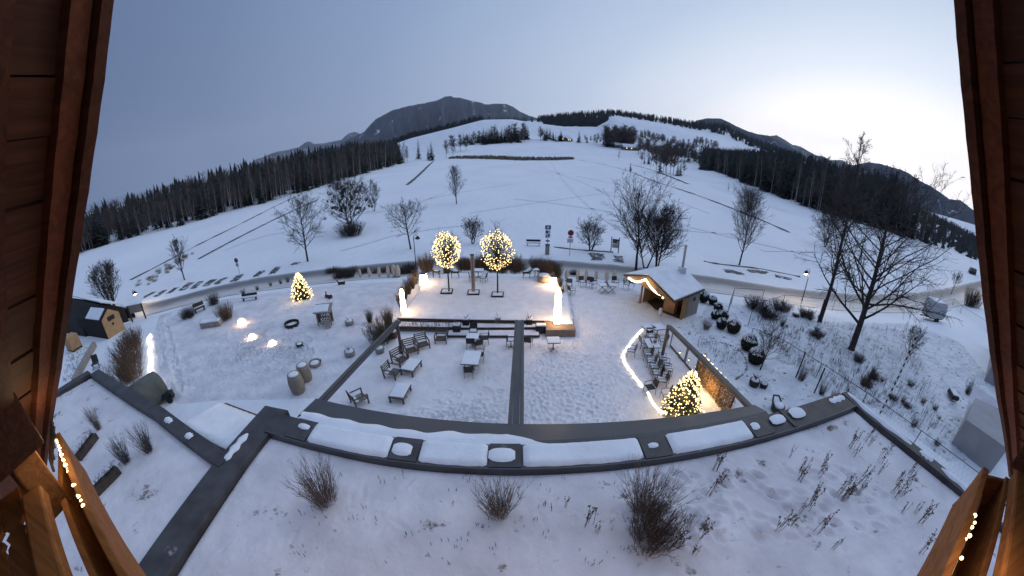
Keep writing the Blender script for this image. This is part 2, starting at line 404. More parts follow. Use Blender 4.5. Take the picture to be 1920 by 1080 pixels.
def inside(poly, X, Y):
    """signed distance to a polygon's edge, positive inside"""
    ins = np.zeros(X.shape, bool); dist = np.full(X.shape, 1e9); n = len(poly)
    for i in range(n):
        x1, y1 = poly[i]; x2, y2 = poly[(i + 1) % n]
        c = ((y1 > Y) != (y2 > Y)) & (X < (x2 - x1) * (Y - y1) / (y2 - y1 + 1e-12) + x1); ins ^= c
        dx, dy = x2 - x1, y2 - y1; t = np.clip(((X - x1) * dx + (Y - y1) * dy) / (dx * dx + dy * dy), 0, 1)
        dist = np.minimum(dist, np.hypot(X - x1 - t * dx, Y - y1 - t * dy))
    return np.where(ins, dist, -dist)
def snow_sheet(name, poly, res, m, base, amp=.05, nscale=.6, prints=None, fine=.02, lift=.03, seed=1, edge=.5):
    """a layer of snow over a polygon, with real dents where feet and sledges went"""
    xs = [p[0] for p in poly]; ys = [p[1] for p in poly]
    gx = np.arange(min(xs), max(xs) + res, res); gy = np.arange(min(ys), max(ys) + res, res)
    X, Y = np.meshgrid(gx, gy)
    sd = inside(poly, X, Y)
    H = amp * (fbm(X * nscale, Y * nscale, seed) - .5) + fine * (fbm(X * 5, Y * 5, seed + 5, 3) - .5)
    if prints is not None:
        for (px, py, a, ln, wd, dp) in prints:
            i0 = np.searchsorted(gx, px - ln * 2); i1 = np.searchsorted(gx, px + ln * 2); j0 = np.searchsorted(gy, py - ln * 2); j1 = np.searchsorted(gy, py + ln * 2)
            if i1 <= i0 or j1 <= j0: continue
            xx = X[j0:j1, i0:i1] - px; yy = Y[j0:j1, i0:i1] - py
            u = (xx * math.cos(a) + yy * math.sin(a)) / ln; v = (-xx * math.sin(a) + yy * math.cos(a)) / wd
            q = u * u + v * v
            H[j0:j1, i0:i1] += -dp * np.exp(-q * 1.6) + dp * .35 * np.exp(-((np.sqrt(q) - 1.5) ** 2) * 5)
    e = np.clip(sd / edge, 0, 1)
    Z = base(X, Y) + (H + lift) * e - .012 * (1 - e)
    return struct(grid_object(name, X, Y, Z, m, sd > -res))
def steps(path, n_people, jit, ln=.14, wd=.07, dp=.035, gap=.36):
    """footprints along a polyline"""
    o = []
    for _ in range(n_people):
        off = rnd.uniform(-jit, jit); off2 = rnd.uniform(-jit, jit); sgn = 1
        for (a, b) in zip(path[:-1], path[1:]):
            a = Vector(a).to_2d(); b = Vector(b).to_2d(); d = b - a; L_ = d.length
            if L_ < .01: continue
            d.normalize(); nrm_ = Vector((-d.y, d.x)); t = rnd.uniform(0, gap)
            while t < L_:
                p = a + d * t + nrm_ * (off + (off2 - off) * t / L_ + sgn * .1 + rnd.uniform(-.06, .06)); sgn = -sgn
                o.append((p.x, p.y, math.atan2(d.y, d.x) + rnd.uniform(-.3, .3), ln * rnd.uniform(.8, 1.3), wd * rnd.uniform(.8, 1.4), dp * rnd.uniform(.5, 1.3)))
                t += gap * rnd.uniform(.8, 1.25)
    return o
# ---------------------------------------------------------------- terrain
azs = np.concatenate([np.arange(-180, -100, 8.0), np.arange(-100, 100.01, .7), np.arange(108, 181, 8.0)])
rs = [0.0, 3.0]
while rs[-1] < 60: rs.append(rs[-1] * 1.045 + .05)
while rs[-1] < 1850: rs.append(rs[-1] * 1.032)
rs = np.array(rs)
A_, R_ = np.meshgrid(np.radians(azs), rs)
TX, TY = R_ * np.sin(A_), R_ * np.cos(A_)
TZ = gz(TX, TY)
struct(grid_object('ground', TX[:, ::-1], TY[:, ::-1], TZ[:, ::-1], m_field))

# road: worn dark lane on the far side, packed snow on the near side
def resample(pts, step):
    out = [pts[0]]
    for a, b in zip(pts[:-1], pts[1:]):
        n = max(1, int((b - a).length / step))
        for i in range(1, n + 1): out.append(a + (b - a) * i / n)
    return out
def smooth_path(pts, it=2):
    for _ in range(it):
        q = [pts[0]]
        for a, b in zip(pts[:-1], pts[1:]): q += [a * .75 + b * .25, a * .25 + b * .75]
        pts = q + [pts[-1]]
    return pts
m_road = bpy.data.materials.new('packed_snow_road'); m_road.use_nodes = True
b_ = m_road.node_tree.nodes['Principled BSDF']; L_ = m_road.node_tree.links
at_ = ND(m_road, 'ShaderNodeAttribute', attribute_name='across'); pos_ = ND(m_road, 'ShaderNodeNewGeometry')
nz = ND(m_road, 'ShaderNodeTexNoise'); nz.inputs['Scale'].default_value = .5; nz.inputs['Detail'].default_value = 7; L_.new(pos_.outputs['Position'], nz.inputs['Vector'])
nm_ = ND(m_road, 'ShaderNodeMath', operation='MULTIPLY_ADD'); nm_.inputs[1].default_value = .22; L_.new(nz.outputs['Fac'], nm_.inputs[0]); L_.new(at_.outputs['Fac'], nm_.inputs[2])
r_ = ND(m_road, 'ShaderNodeValToRGB'); e_ = r_.color_ramp.elements
for i, (p, c) in enumerate([(0.10, (.66, .64, .63)), (.30, (.50, .47, .45)), (.42, (.60, .57, .55)), (.60, (.46, .43, .41)), (.74, (.22, .21, .215)), (.90, (.15, .148, .155)), (1.02, (.24, .235, .245)), (1.14, (.70, .71, .74))]):
    x_ = e_[i] if i < 2 else e_.new(min(p / 1.2, 1)); x_.position = min(p / 1.2, 1); x_.color = (*c, 1)
dv_ = ND(m_road, 'ShaderNodeMath', operation='DIVIDE'); dv_.inputs[1].default_value = 1.2; L_.new(nm_.outputs[0], dv_.inputs[0]); L_.new(dv_.outputs[0], r_.inputs[0])
L_.new(r_.outputs[0], b_.inputs['Base Color']); b_.inputs['Roughness'].default_value = .6
rc = resample(smooth_path(ROAD, 2), 1.5); n = len(rc); ac = np.linspace(-4.6, 1.4, 13)
RXX = np.zeros((13, n)); RYY = RXX.copy()
for i, p in enumerate(rc):
    d = rc[min(i + 1, n - 1)] - rc[max(i - 1, 0)]; nn = Vector((-d.y, d.x, 0)).normalized()
    for j, a in enumerate(ac): q = p + nn * a; RXX[j, i] = q.x; RYY[j, i] = q.y
ro = struct(grid_object('road', RXX, RYY, gz(RXX, RYY) + .06, m_road))
av = ro.data.attributes.new('across', 'FLOAT', 'POINT'); av.data.foreach_set('value', np.repeat(np.linspace(0, 1, 13), n).astype(np.float32))
# bare patches of the parking bays along the far side of the road
def draped(name, poly_px, m, lift=.03, res=.5, ragged=.25, seed=3):
    P = [gp(u, v) for u, v in poly_px]; poly = [(p.x, p.y) for p in P]
    xs = [p[0] for p in poly]; ys = [p[1] for p in poly]
    X, Y = np.meshgrid(np.arange(min(xs) - res, max(xs) + res, res), np.arange(min(ys) - res, max(ys) + res, res))
    sd = inside(poly, X, Y) + ragged * (fbm(X * .9, Y * .9, seed) - .5) * 2
    if not (sd > 0).any(): return None
    return struct(grid_object(name, X, Y, gz(X, Y) + lift, m, sd > 0))
ZP = [((850, 970), (635, 705)), ((930, 1050), (625, 692)), ((1025, 1140), (613, 672)), ((1110, 1230), (598, 657)), ((1240, 1345), (575, 637)), ((1400, 1505), (545, 603)), ((1530, 1630), (515, 580)), ((1690, 1775), (482, 512)), ((760, 860), (672, 725)), ((660, 770), (690, 750)), ((560, 690), (705, 765)), ((145, 190), (825, 862)), ((220, 280), (805, 835))]
for k, ((x0, x1), (y0, y1)) in enumerate(ZP):
    U = lambda x: 120 + x / 4
    V = lambda y: 370 + y / 4
    wd = 26 if k < 8 else 20
    draped('parking_bay', [(U(x0), V(y1)), (U(x0 + wd * 1.9), V(y1 - 8)), (U(x1), V(y0 + 3)), (U(x1 - wd * 1.9), V(y0 + 9))], m_soil, .03, .22, .3, k)
for k, pl in enumerate([[(1105, 474), (1132, 477), (1130, 491), (1108, 488)], [(1148, 479), (1168, 481), (1170, 494), (1152, 491)], [(1355, 505), (1390, 510), (1400, 518), (1360, 512)], [(1400, 505), (1440, 510), (1440, 516), (1405, 511)], [(1450, 515), (1485, 522), (1484, 526), (1452, 520)]]):
    draped('bare_patch', pl, m_soil, .04, .3, .5, 40 + k)

def ribbon(name, px, width, m, lift=.05, ragged=.3):
    """a narrow strip following the land: ditches and tracks"""
    P = resample(smooth_path([gp(u, v) for u, v in px], 1), 1.5 + width); n = len(P); mb = MB()
    for i, p in enumerate(P):
        d = P[min(i + 1, n - 1)] - P[max(i - 1, 0)]; nn = Vector((-d.y, d.x, 0)).normalized(); w_ = width * (1 + rnd.uniform(-ragged, ragged)) / 2
        for s_ in (-1, 1):
            q = p + nn * s_ * w_; mb.v.append((q.x, q.y, g0(q.x, q.y) + lift))
        if i: b = 2 * i; mb.face((b - 2, b, b + 1, b - 1))
    return struct(mb.build(name, m))
ribbon('ditch', [(372, 486), (420, 460), (470, 434), (520, 409), (560, 391), (597, 374)], .8, m_ditch)
ribbon('ditch', [(763, 347), (778, 335), (792, 322), (805, 309), (812, 303)], 1.7, m_ditch)
ribbon('ditch', [(1085, 300), (1130, 307), (1180, 321), (1225, 340), (1290, 360), (1350, 382), (1400, 402), (1440, 418), (1480, 436)], 1.1, m_ditch, ragged=.7)
ribbon('track', [(245, 525), (300, 497), (370, 460), (450, 421), (530, 380), (580, 358)], .5, m_ditch, ragged=.8)
m_track = mat('snowed_track', (.71, .72, .755), (.79, .80, .835), .8, .8)
ribbon('track', [(1030, 300), (1050, 330), (1080, 365), (1120, 400), (1160, 430)], 1.0, m_track)
ribbon('track', [(965, 373), (1030, 380), (1090, 389), (1150, 398)], .7, m_track)
ribbon('track', [(1290, 425), (1390, 450), (1480, 470), (1590, 500)], .7, m_track)
ribbon('track', [(1180, 308), (1210, 315), (1240, 325), (1290, 345)], 2.0, m_ditch, ragged=.8)
for k_, (A_px, B_px) in enumerate([((905, 312), (760, 392)), ((1010, 312), (1240, 430)), ((700, 400), (960, 345)), ((880, 400), (1150, 360)), ((640, 470), (900, 420)), ((1080, 330), (1330, 400)), ((420, 470), (560, 430)), ((1250, 430), (1420, 440)), ((1430, 470), (1640, 470)), ((1320, 345), (1480, 400))]):
    mid_ = ((A_px[0] + B_px[0]) / 2 + rnd.uniform(-25, 25), (A_px[1] + B_px[1]) / 2 + rnd.uniform(-10, 6))
    ribbon('track', [A_px, mid_, B_px], .45 + .25 * (k_ % 3), m_track, ragged=.6)
ribbon('bank', [(1038, 463), (1060, 466), (1090, 469), (1120, 471), (1150, 473)], .5, m_ditch, ragged=.8)
ribbon('bank', [(1320, 490), (1345, 495), (1380, 499), (1420, 503), (1450, 509), (1500, 519)], .6, m_ditch, ragged=.9)

# ---------------------------------------------------------------- mountains
m_mount = mat('mountain_forest', (.020, .033, .056), (.040, .056, .086), .004, .95, c3=(.62, .65, .70), thr=(.615, .65), tscale=.0045, stretch=(1.6, .5, .8))
m_mount2 = mat('mountain_snow_forest', (.045, .056, .072), (.09, .105, .125), .004, .95, c3=(.62, .64, .68), thr=(.56, .64), tscale=.005)
def mountain(name, px, D, m, base_drop=700, depth=.35, seed=1, rough=.75):
    pts = sorted((azel(*p)[0], CAM_H + D * math.tan(R(azel(*p)[1]))) for p in px)
    a = np.linspace(pts[0][0], pts[-1][0], 240); zr = np.interp(a, [p[0] for p in pts], [p[1] for p in pts])
    zr = zr + (fbm(a * 6, a * 0, seed) - .5) * D * .0022
    t = np.concatenate([np.linspace(0, 1, 26), np.linspace(1.06, 1.5, 8)])
    T, A = np.meshgrid(t, np.radians(a), indexing='ij')
    Dm = D * (1 - depth + depth * T)
    prof = np.where(T <= 1, T ** .9, 1 - (T - 1) * 1.9)
    zb = -base_drop * .3
    Z = zb + (zr[None, :] - zb) * np.clip(prof, 0, 1)
    rid = (fbm(np.degrees(A) * 1.3 + T * .9, T * 3.5, seed + 3, 6) - .62)
    Z = Z + rid * (zr[None, :] - zb) * rough * (T * (1 - np.clip(T, 0, 1)) * 3)
    # no fold of the flank may rise above the crest as seen from here
    X, Y = Dm * np.sin(A), Dm * np.cos(A)
    o = grid_object(name, X, Y, Z, m); o.data.flip_normals(); return struct(o)
mountain('mountain', [(640, 268), (683, 247), (692, 236), (705, 223), (735, 207), (765, 199), (790, 194), (812, 190), (822, 187), (835, 181), (845, 180), (853, 183), (862, 183), (880, 188), (900, 192), (912, 196), (930, 194), (950, 195), (962, 200), (975, 209), (990, 216), (1030, 228)], 5200, m_mount, seed=4)
mountain('mountain', [(440, 330), (470, 305), (482, 298), (492, 295), (508, 288), (520, 284), (540, 281), (560, 276), (572, 267), (581, 265), (590, 270), (610, 268), (640, 262), (652, 251), (664, 247), (672, 249), (690, 262)], 8200, m_mount2, seed=9, depth=.2)
mountain('mountain', [(1290, 240), (1305, 226), (1325, 221.5), (1350, 222), (1365, 228), (1380, 236), (1400, 245), (1420, 251), (1440, 254), (1470, 268), (1500, 285), (1540, 310)], 3300, m_mount, seed=21)
mountain('mountain', [(1400, 262), (1430, 254), (1445, 255), (1456, 253), (1470, 261), (1485, 271), (1500, 274), (1512, 281), (1530, 291), (1545, 293), (1556, 300), (1580, 300), (1592, 308), (1610, 311), (1660, 330)], 6200, m_mount2, seed=33, depth=.2)
mountain('mountain', [(1560, 322), (1590, 312), (1610, 308), (1630, 304), (1650, 307), (1690, 318), (1705, 325), (1725, 339), (1745, 349), (1765, 362), (1780, 373), (1800, 375), (1822, 391), (1850, 415), (1900, 460)], 3000, m_mount, seed=41)
# wooded shoulder in front of the eastern mountain
mountain('hill', [(1480, 288), (1520, 300), (1560, 318), (1600, 333), (1640, 350), (1680, 375), (1720, 398), (1760, 414), (1800, 432), (1850, 460), (1900, 490)], 1500, m_ridge, seed=55, depth=.25, rough=.2, base_drop=300)

# ---------------------------------------------------------------- trees
def bare_tree(seed, h, tr, cr, clear=.25, up=.55, n1=20, lv=3, split=0, droop=0.0, dens=1.0, twig=.0095, multi=0, lean=(0, 0)):
    """a winter tree: (trunk mesh with the main limbs, crown mesh of boughs and twigs)"""
    q = random.Random(seed); T, C = MB(), MB()
    def limb(mb, p, d, ln, r0, r1, nseg, n, trop, wob):
        pts = [p.copy()]; rad = [r0]; dd = d.normalized()
        for i in range(nseg):
            dd = (dd + Vector((q.uniform(-wob, wob), q.uniform(-wob, wob), q.uniform(-wob, wob) + trop))).normalized()
            pts.append(pts[-1] + dd * ln / nseg); rad.append(r0 + (r1 - r0) * (i + 1) / nseg)
        mb.tube(pts, rad, n, cap=False); return pts, rad
    def along(pts, t):
        f = t * (len(pts) - 1); i = min(int(f), len(pts) - 2); return pts[i] + (pts[i + 1] - pts[i]) * (f - i), (pts[i + 1] - pts[i]).normalized()
    def side(d, ang, az):
        a = d.orthogonal().normalized(); b = d.cross(a); s_ = a * math.cos(az) + b * math.sin(az)
        return (d * math.cos(ang) + s_ * math.sin(ang)).normalized()
    def boughs(pts, rad, ln, level, cnt, trop):
        for i in range(cnt):
            t = q.uniform(.18, 1.0); p, d = along(pts, t); k = 1 - .55 * t
            r = max(twig, rad[min(int(t * (len(rad) - 1)), len(rad) - 1)] * .55)
            l2 = ln * q.uniform(.55, 1.1) * k
            p2, r2 = limb(C, p, side(d, q.uniform(.45, 1.0), q.uniform(0, 6.283)), l2, r, twig * .7 if level == lv else twig, 3 if level < lv else 2, 4 if level < lv else 3, trop - droop * (level - 1), .16)
            if level < lv: boughs(p2, r2, l2 * .55, level + 1, max(2, int(cnt * .75)), trop)
    stems = max(1, multi)
    for s_ in range(stems):
        az0 = 6.283 * s_ / stems + q.uniform(-.4, .4)
        base = Vector((.25 * math.cos(az0) * tr * 4, .25 * math.sin(az0) * tr * 4, -.15)) if multi else Vector((0, 0, -.15))
        d0 = Vector((math.cos(az0) * q.uniform(.1, .42), math.sin(az0) * q.uniform(.1, .42), 1)) if multi else Vector((lean[0] + q.uniform(-.03, .03), lean[1] + q.uniform(-.03, .03), 1))
        hh = h * (q.uniform(.75, 1) if multi else 1)
        tp, trd = limb(T, base, d0, hh * 1.0, tr * (q.uniform(.6, 1) if multi else 1), tr * .12, 9, 7, .05, .05)
        T.tube([base + Vector((0, 0, -.1)), base + Vector((0, 0, .25))], [tr * 1.7 * (.8 if multi else 1), tr * 1.02], 7, cap=False)
        m = max(4, int(n1 / (1 if not multi else stems * .6)))
        for i in range(m):
            t = clear + (1 - clear) * (i + q.random()) / m; p, d = along(tp, min(t, .99))
            env = math.sin(math.pi * min(1, ((t - clear) / (1 - clear)) * .80 + .24)) ** .8
            l1 = cr * (env * .95 + .1) * q.uniform(.75, 1.12) / (1.3 if multi else 1)
            ang = q.uniform(.75, 1.15) - up * .5 * (1 + .5 * t)
            r1 = tr * (1 - t * .85) * q.uniform(.3, .5)
            bp, br = limb(T, p, side(d, max(.25, ang + .25), i * 2.399 + q.uniform(-.4, .4)), l1, max(r1, twig * 2), twig * 1.3, 6, 5, up * .20 - droop * .5, .13)
            boughs(bp, br, l1 * .55, 2, max(4, int(9 * dens)), up * .09)
        boughs(tp[-4:], trd[-4:], cr * .4, 2, int(9 * dens), .06)
    return T, C
def plant_tree(name, label, cat, base, h, spec, group=None, mt=None, mc=None, rz=0):
    t = thing(name, label, cat, base, rz, group)
    T, C = bare_tree(h=h, **spec)
    T.build('trunk', mt or m_bark, t, True); C.build('crown', mc or m_twig, t, False); return t
m_farm = mat('wood_edge_twigs', (.085, .066, .060), (.14, .112, .10), .4, .95)
def far_bare_mesh(seed, h, pale=True, spread=.22, tk=1.0):
    """one mesh for a wood's edge tree: slot 0 bark, slot 1 twigs"""
    q = random.Random(seed); M = MB(); tr = h * .0085
    pts = [Vector((0, 0, -.5))]; d = Vector((q.uniform(-.06, .06), q.uniform(-.06, .06), 1)).normalized()
    for i in range(6): d = (d + Vector((q.uniform(-.05, .05), q.uniform(-.05, .05), .03))).normalized(); pts.append(pts[-1] + d * h / 6)
    M.tube(pts, [tr * (1 - i * .15) for i in range(7)], 5, cap=False); M.cur = 1
    for i in range(60):
        t = q.uniform(.26, 1); f = t * 6; k = min(int(f), 5); p = pts[k] + (pts[k + 1] - pts[k]) * (f - k)
        az = q.uniform(0, 6.283); l = h * spread * q.uniform(.5, 1.1) * (1.15 - .75 * t)
        e = Vector((math.cos(az), math.sin(az), q.uniform(.5, 1.4))).normalized(); e1 = p + e * l * .5; e2 = e1 + (e + Vector((0, 0, .3))).normalized() * l * .5
        M.tube([p, e1, e2], [.05 * tk, .03 * tk, .02 * tk], 3, cap=False)
        for j in range(5):
            p2 = p + (e2 - p) * q.uniform(.2, 1); e3 = (e + Vector((q.uniform(-1, 1), q.uniform(-1, 1), q.uniform(-.4, .7)))).normalized()
            M.tube([p2, p2 + e3 * l * q.uniform(.2, .45)], [.022 * tk, .014 * tk], 3, cap=False)
    return M.mesh('wood_edge_tree', [m_birch if pale else m_bark, m_farm])
def spruce_mesh(seed, h, w=.19, whorls=22, name='spruce', snow=0):
    q = random.Random(seed); M = MB(); M.tube([(0, 0, -.4), (0, 0, h)], [h * .012, .02], 5, cap=False); M.cur = 1
    for i in range(whorls):
        t = i / (whorls - 1); z = h * (.06 + .93 * t); L0 = h * w * (1 - t) ** .85 + .12
        for k in range(9 if t < .8 else 6):
            az = q.uniform(0, 6.283); l = L0 * q.uniform(.65, 1.15); wd = l * q.uniform(.22, .36); dz = -l * q.uniform(.15, .5)
            c, s_ = math.cos(az), math.sin(az); b = len(M.v)
            for (u, v, dzz) in ((.02, 0, .05), (.45, wd, dz * .35 - .02 * h * .3), (.8, wd * .6, dz * .8), (1, 0, dz), (.8, -wd * .6, dz * .8), (.45, -wd, dz * .35 - .02 * h * .3)):
                M.v.append((u * l * c - v * s_, u * l * s_ + v * c, z + dzz + q.uniform(-.03, .03)))
            M.face([b, b + 1, b + 2, b + 3]); M.face([b, b + 3, b + 4, b + 5])
    return M.mesh(name, [m_bark, m_spruce])
def inst(name, me, label, cat, group, p, s_, rz):
    o = bpy.data.objects.new(name, me); COL.objects.link(o); o.location = p; o.scale = s_; o.rotation_euler = (0, 0, rz); return tag(o, label, cat, group)
BARE = [far_bare_mesh(100 + i, 16, True) for i in range(6)] + [far_bare_mesh(150 + i, 15, False, .26) for i in range(4)]
FARB = [far_bare_mesh(180 + i, 16, False, .34, 3.0) for i in range(4)]
SPR = [spruce_mesh(200 + i, 18, q_) for i, q_ in enumerate((.17, .19, .15, .21, .18, .16))]
def wood_row(px, n, rows, depth, mix, hts, lab, spread=1.0, seed=0, grow=None):
    """trees along the edge of a wood, front row first; mix = share of spruces per row"""
    q = random.Random(seed); P = [gp(u, v) for u, v in px]
    az = [math.atan2(p.x, p.y) for p in P]
    # stations equally spaced in the picture
    sc = np.linspace(0, len(P) - 1, 400)
    for r in range(rows):
        for i in range(n):
            f = (i + q.random()) / n * (len(P) - 1); k = min(int(f), len(P) - 2); p = P[k] + (P[k + 1] - P[k]) * (f - k)
            out_ = Vector((p.x, p.y, 0)).normalized(); p = p + out_ * (depth * (r + q.uniform(0, .8)))
            z = g0(p.x, p.y)
            s = q.random() < mix[min(r, len(mix) - 1)]
            h = q.uniform(*hts) * (1.12 if s else 1) * (grow(p) if grow else 1)
            me = q.choice(SPR) if s else (q.choice(BARE[:6]) if q.random() < .72 else q.choice(BARE[6:]))
            base = 18 if s else 16
            sx = h / base
            inst('spruce' if s else ('birch_tree' if me in BARE[:6] else 'alder_tree'), me, lab[0] if s else lab[1], 'tree', lab[2] if s else lab[3], (p.x, p.y, z), (sx * q.uniform(.85, 1.25), sx * q.uniform(.85, 1.25), sx), q.uniform(0, 6.28))
LW = ('dark spruce in the long wood along the western edge of the snowfield', 'bare pale trunked tree in the long wood along the western edge of the snowfield', 'spruces in the western wood', 'bare trees in the western wood')
LPX = [(130, 486), (165, 470), (220, 452), (270, 440), (340, 424), (420, 400), (500, 380), (560, 362), (620, 345), (690, 324), (765, 304)]
def west_h(p): return .70 + .30 * float(sst(-58, -38, np.array(math.degrees(math.atan2(p.x, p.y))))) + .75 * float(sst(120, 330, np.array(math.hypot(p.x, p.y))))
wood_row(LPX, 110, 1, 2.5, (.05,), (7.5, 12.5), LW, seed=1, grow=west_h)
wood_row(LPX, 85, 2, 5, (.25, .55), (8, 14.5), LW, seed=2, grow=west_h)
def low_spruce(seed, h=1.0, w=.2, n=8):
    q = random.Random(seed); V = []; F = []
    for i in range(n):
        t = i / n; z = t * .9 * h; r = w * h * (1 - t) ** .9 + .015; k0 = len(V); m = 6
        V.append((q.uniform(-.01, .01), q.uniform(-.01, .01), z + h * .9 / n * 1.9))
        for k in range(m):
            a = 6.283 * k / m + q.uniform(-.3, .3); rr = r * q.uniform(.6, 1.25); V.append((rr * math.cos(a), rr * math.sin(a), z + q.uniform(-.02, .02) * h))
        for k in range(m): F.append((k0, k0 + 1 + k, k0 + 1 + (k + 1) % m))
    return np.array(V), np.array(F)
def low_bare(seed, h=1.0, w=.22):
    q = random.Random(seed); M = MB(); M.tube([(0, 0, 0), (0, 0, h)], [.011, .002], 3, cap=False)
    for i in range(34):
        z = q.uniform(.22, .97); a = q.uniform(0, 6.28); l = w * (1.1 - .6 * z) * q.uniform(.5, 1.1)
        M.tube([(0, 0, z), (l * math.cos(a) * .6, l * math.sin(a) * .6, z + l * .7), (l * math.cos(a), l * math.sin(a), z + l * 1.2)], [.006, .004, .002], 3, cap=False)
    F = [];
    for f in M.f: F += [(f[0], f[1], f[2]), (f[0], f[2], f[3])] if len(f) == 4 else [f]
    return np.array(M.v), np.array(F)
LS = [low_spruce(i, w=.17 + .02 * (i % 3)) for i in range(5)]; LB = [low_bare(i) for i in range(4)]
def mass(name, pts, hts, m, label, cat, share=1.0, seed=0):
    """far wood that reads as one mass: one object"""
    q = random.Random(seed); V = []; F = []; o = 0
    for (x, y) in pts:
        v, f = q.choice(LS) if q.random() < share else q.choice(LB)
        h = q.uniform(*hts) * (west_h(Vector((x, y, 0))) if x < -40 and y < 480 else 1); a = q.uniform(0, 6.28); c, s_ = math.cos(a), math.sin(a); wx = h * q.uniform(.9, 1.35)
        vv = np.stack([(v[:, 0] * c - v[:, 1] * s_) * wx + x, (v[:, 0] * s_ + v[:, 1] * c) * wx + y, v[:, 2] * h + g0(x, y) - .3], -1)
        V.append(vv); F.append(f + o); o += len(v)
    me = bpy.data.meshes.new(name); me.from_pydata(np.concatenate(V).tolist(), [], np.concatenate(F).tolist()); me.materials.append(m)
    ob = bpy.data.objects.new(name, me); COL.objects.link(ob); return tag(ob, label, cat, None, 'stuff')
def polar_pts(n, az0, az1, d0, d1, keep=None, seed=0):
    q = random.Random(seed); o = []
    while len(o) < n:
        a = q.uniform(az0, az1); d = math.sqrt(q.uniform(d0 ** 2, d1 ** 2))
        if keep is None or keep(a, d): o.append((d * math.sin(R(a)), d * math.cos(R(a))))
    return o
# depth of the western wood behind its edge
_pw = [gp(u, v) for u, v in [(120, 492), (165, 470), (270, 440), (420, 400), (500, 380), (620, 345), (690, 324), (758, 304)]]
_pa = [(math.degrees(math.atan2(p.x, p.y)), math.hypot(p.x, p.y)) for p in _pw]
def edge_w(a): return np.interp(a, [q[0] for q in _pa], [q[1] for q in _pa])
m_brownwood = mat('bare_wood', (.065, .050, .046), (.11, .086, .078), .3, .95)
mass('forest', polar_pts(520, -66, -17.2, 130, 470, lambda a, d: edge_w(a) + 13 < d < edge_w(a) + 75, 3), (9.5, 15), m_spruce, 'dense dark spruces of the western wood behind its edge trees', 'forest', 1, 5)
mass('forest', polar_pts(800, -66, -17.2, 130, 470, lambda a, d: edge_w(a) + 9 < d < edge_w(a) + 70, 4), (8.5, 13), m_brownwood, 'brown bare trees standing dense inside the western wood behind its edge', 'forest', 0, 6)
# wood on the eastern hill: edge trees, then mass
RWP = [(1342, 322), (1370, 333), (1410, 350), (1450, 366), (1500, 386), (1550, 402), (1600, 416), (1650, 431), (1700, 447), (1745, 460)]
LE = ('dark spruce at the foot of the wooded eastern hillside', 'bare tree at the foot of the wooded eastern hillside', 'spruces on the eastern hillside', 'bare trees on the eastern hillside')
wood_row(RWP, 60, 2, 7, (.30, .6), (8, 21), LE, seed=5)
_pe = [(math.degrees(math.atan2(p.x, p.y)), math.hypot(p.x, p.y)) for p in [gp(u, v) for u, v in RWP]]
def edge_e(a): return np.interp(a, [q[0] for q in _pe], [q[1] for q in _pe])
mass('forest', polar_pts(1500, 28.5, 57, 120, 800, lambda a, d: edge_e(a) + 14 < d < edge_e(a) + 90 + max(0, 45 - a) * 12, 8), (14, 22), m_spruce, 'dark spruce mass covering the eastern hillside behind its edge trees', 'forest', .8, 9)
# ridge forest along the skyline and woods on the white hills
def px_line_pts(px, D0, D1, n, seed):
    q = random.Random(seed); A = [azel(*p)[0] for p in px]; o = []
    for i in range(n):
        a = q.uniform(A[0], A[-1]); d = q.uniform(D0, D1); o.append((d * math.sin(R(a)), d * math.cos(R(a))))
    return o
m_ridge2 = mat('ridge_trees', (.016, .022, .024), (.032, .038, .040), .05, .95)
mass('forest', px_line_pts([(1008, 228), (1500, 300)], 1180, 1440, 1500, 1), (13, 22), m_ridge2, 'dark forest on the skyline ridge beyond the white hills', 'forest', .8, 2)
mass('forest', px_line_pts([(1020, 232), (1140, 232)], 1010, 1200, 420, 3), (15, 24), m_ridge2, 'steep forested knoll beside the white hill on the skyline', 'forest', .85, 4)
mass('forest', px_line_pts([(690, 290), (905, 226)], 1030, 1120, 380, 5), (13, 22), m_ridge2, 'forest belt behind the western white hill below the mountain', 'forest', .9, 6)
mass('forest', px_line_pts([(900, 226), (1000, 226)], 1150, 1300, 60, 7), (10, 18), m_ridge2, 'thin tree line behind the crest of the western white hill', 'forest', .6, 8)
mass('forest', polar_pts(2000, 48, 76, 250, 1300, lambda a, d: d > 400 or (a < 60 and d > 270), 19), (11, 20), m_spruce, 'valley woods among the houses below the eastern mountain', 'forest', .7, 20)

# groves, each tree its own thing: (centre line px, how many, heights, share of spruce, where)
GR = [([(868, 271), (905, 268)], 16, (13, 20), .7, 'on the western white hill beyond the reed belt'), ([(905, 270), (945, 266)], 20, (16, 27), .9, 'in the tall clump below the western hill crest'),
      ([(945, 268), (990, 264)], 20, (18, 29), .85, 'in the tall clump below the western hill crest'), ([(835, 287), (880, 282)], 5, (12, 22), 0, 'standing alone on the frozen shore beyond the reed belt'),
      ([(1010, 264), (1056, 264)], 12, (12, 22), .6, 'in the little grove above the reed belt'), ([(1080, 266), (1086, 266)], 1, (19, 20), 1, 'alone beside the lit farmhouse'),
      ([(1096, 268), (1128, 270)], 7, (9, 16), .1, 'beside the lit farmhouse'), ([(1132, 274), (1188, 277)], 40, (20, 34), .35, 'in the tall wood in the middle of the valley'),
      ([(1136, 262), (1190, 262)], 22, (17, 26), .4, 'in the tall wood in the middle of the valley'), ([(1200, 258), (1300, 285)], 44, (10, 18), .3, 'in the hedge line across the eastern white hill'),
      ([(1195, 288), (1240, 297)], 20, (12, 22), .1, 'in the loose grove at the valley road'), ([(1240, 300), (1345, 306)], 46, (11, 22), .2, 'in the loose grove at the valley road'),
      ([(1300, 270), (1345, 282)], 16, (11, 18), .2, 'in the loose grove at the valley road')]
_q = random.Random(77)
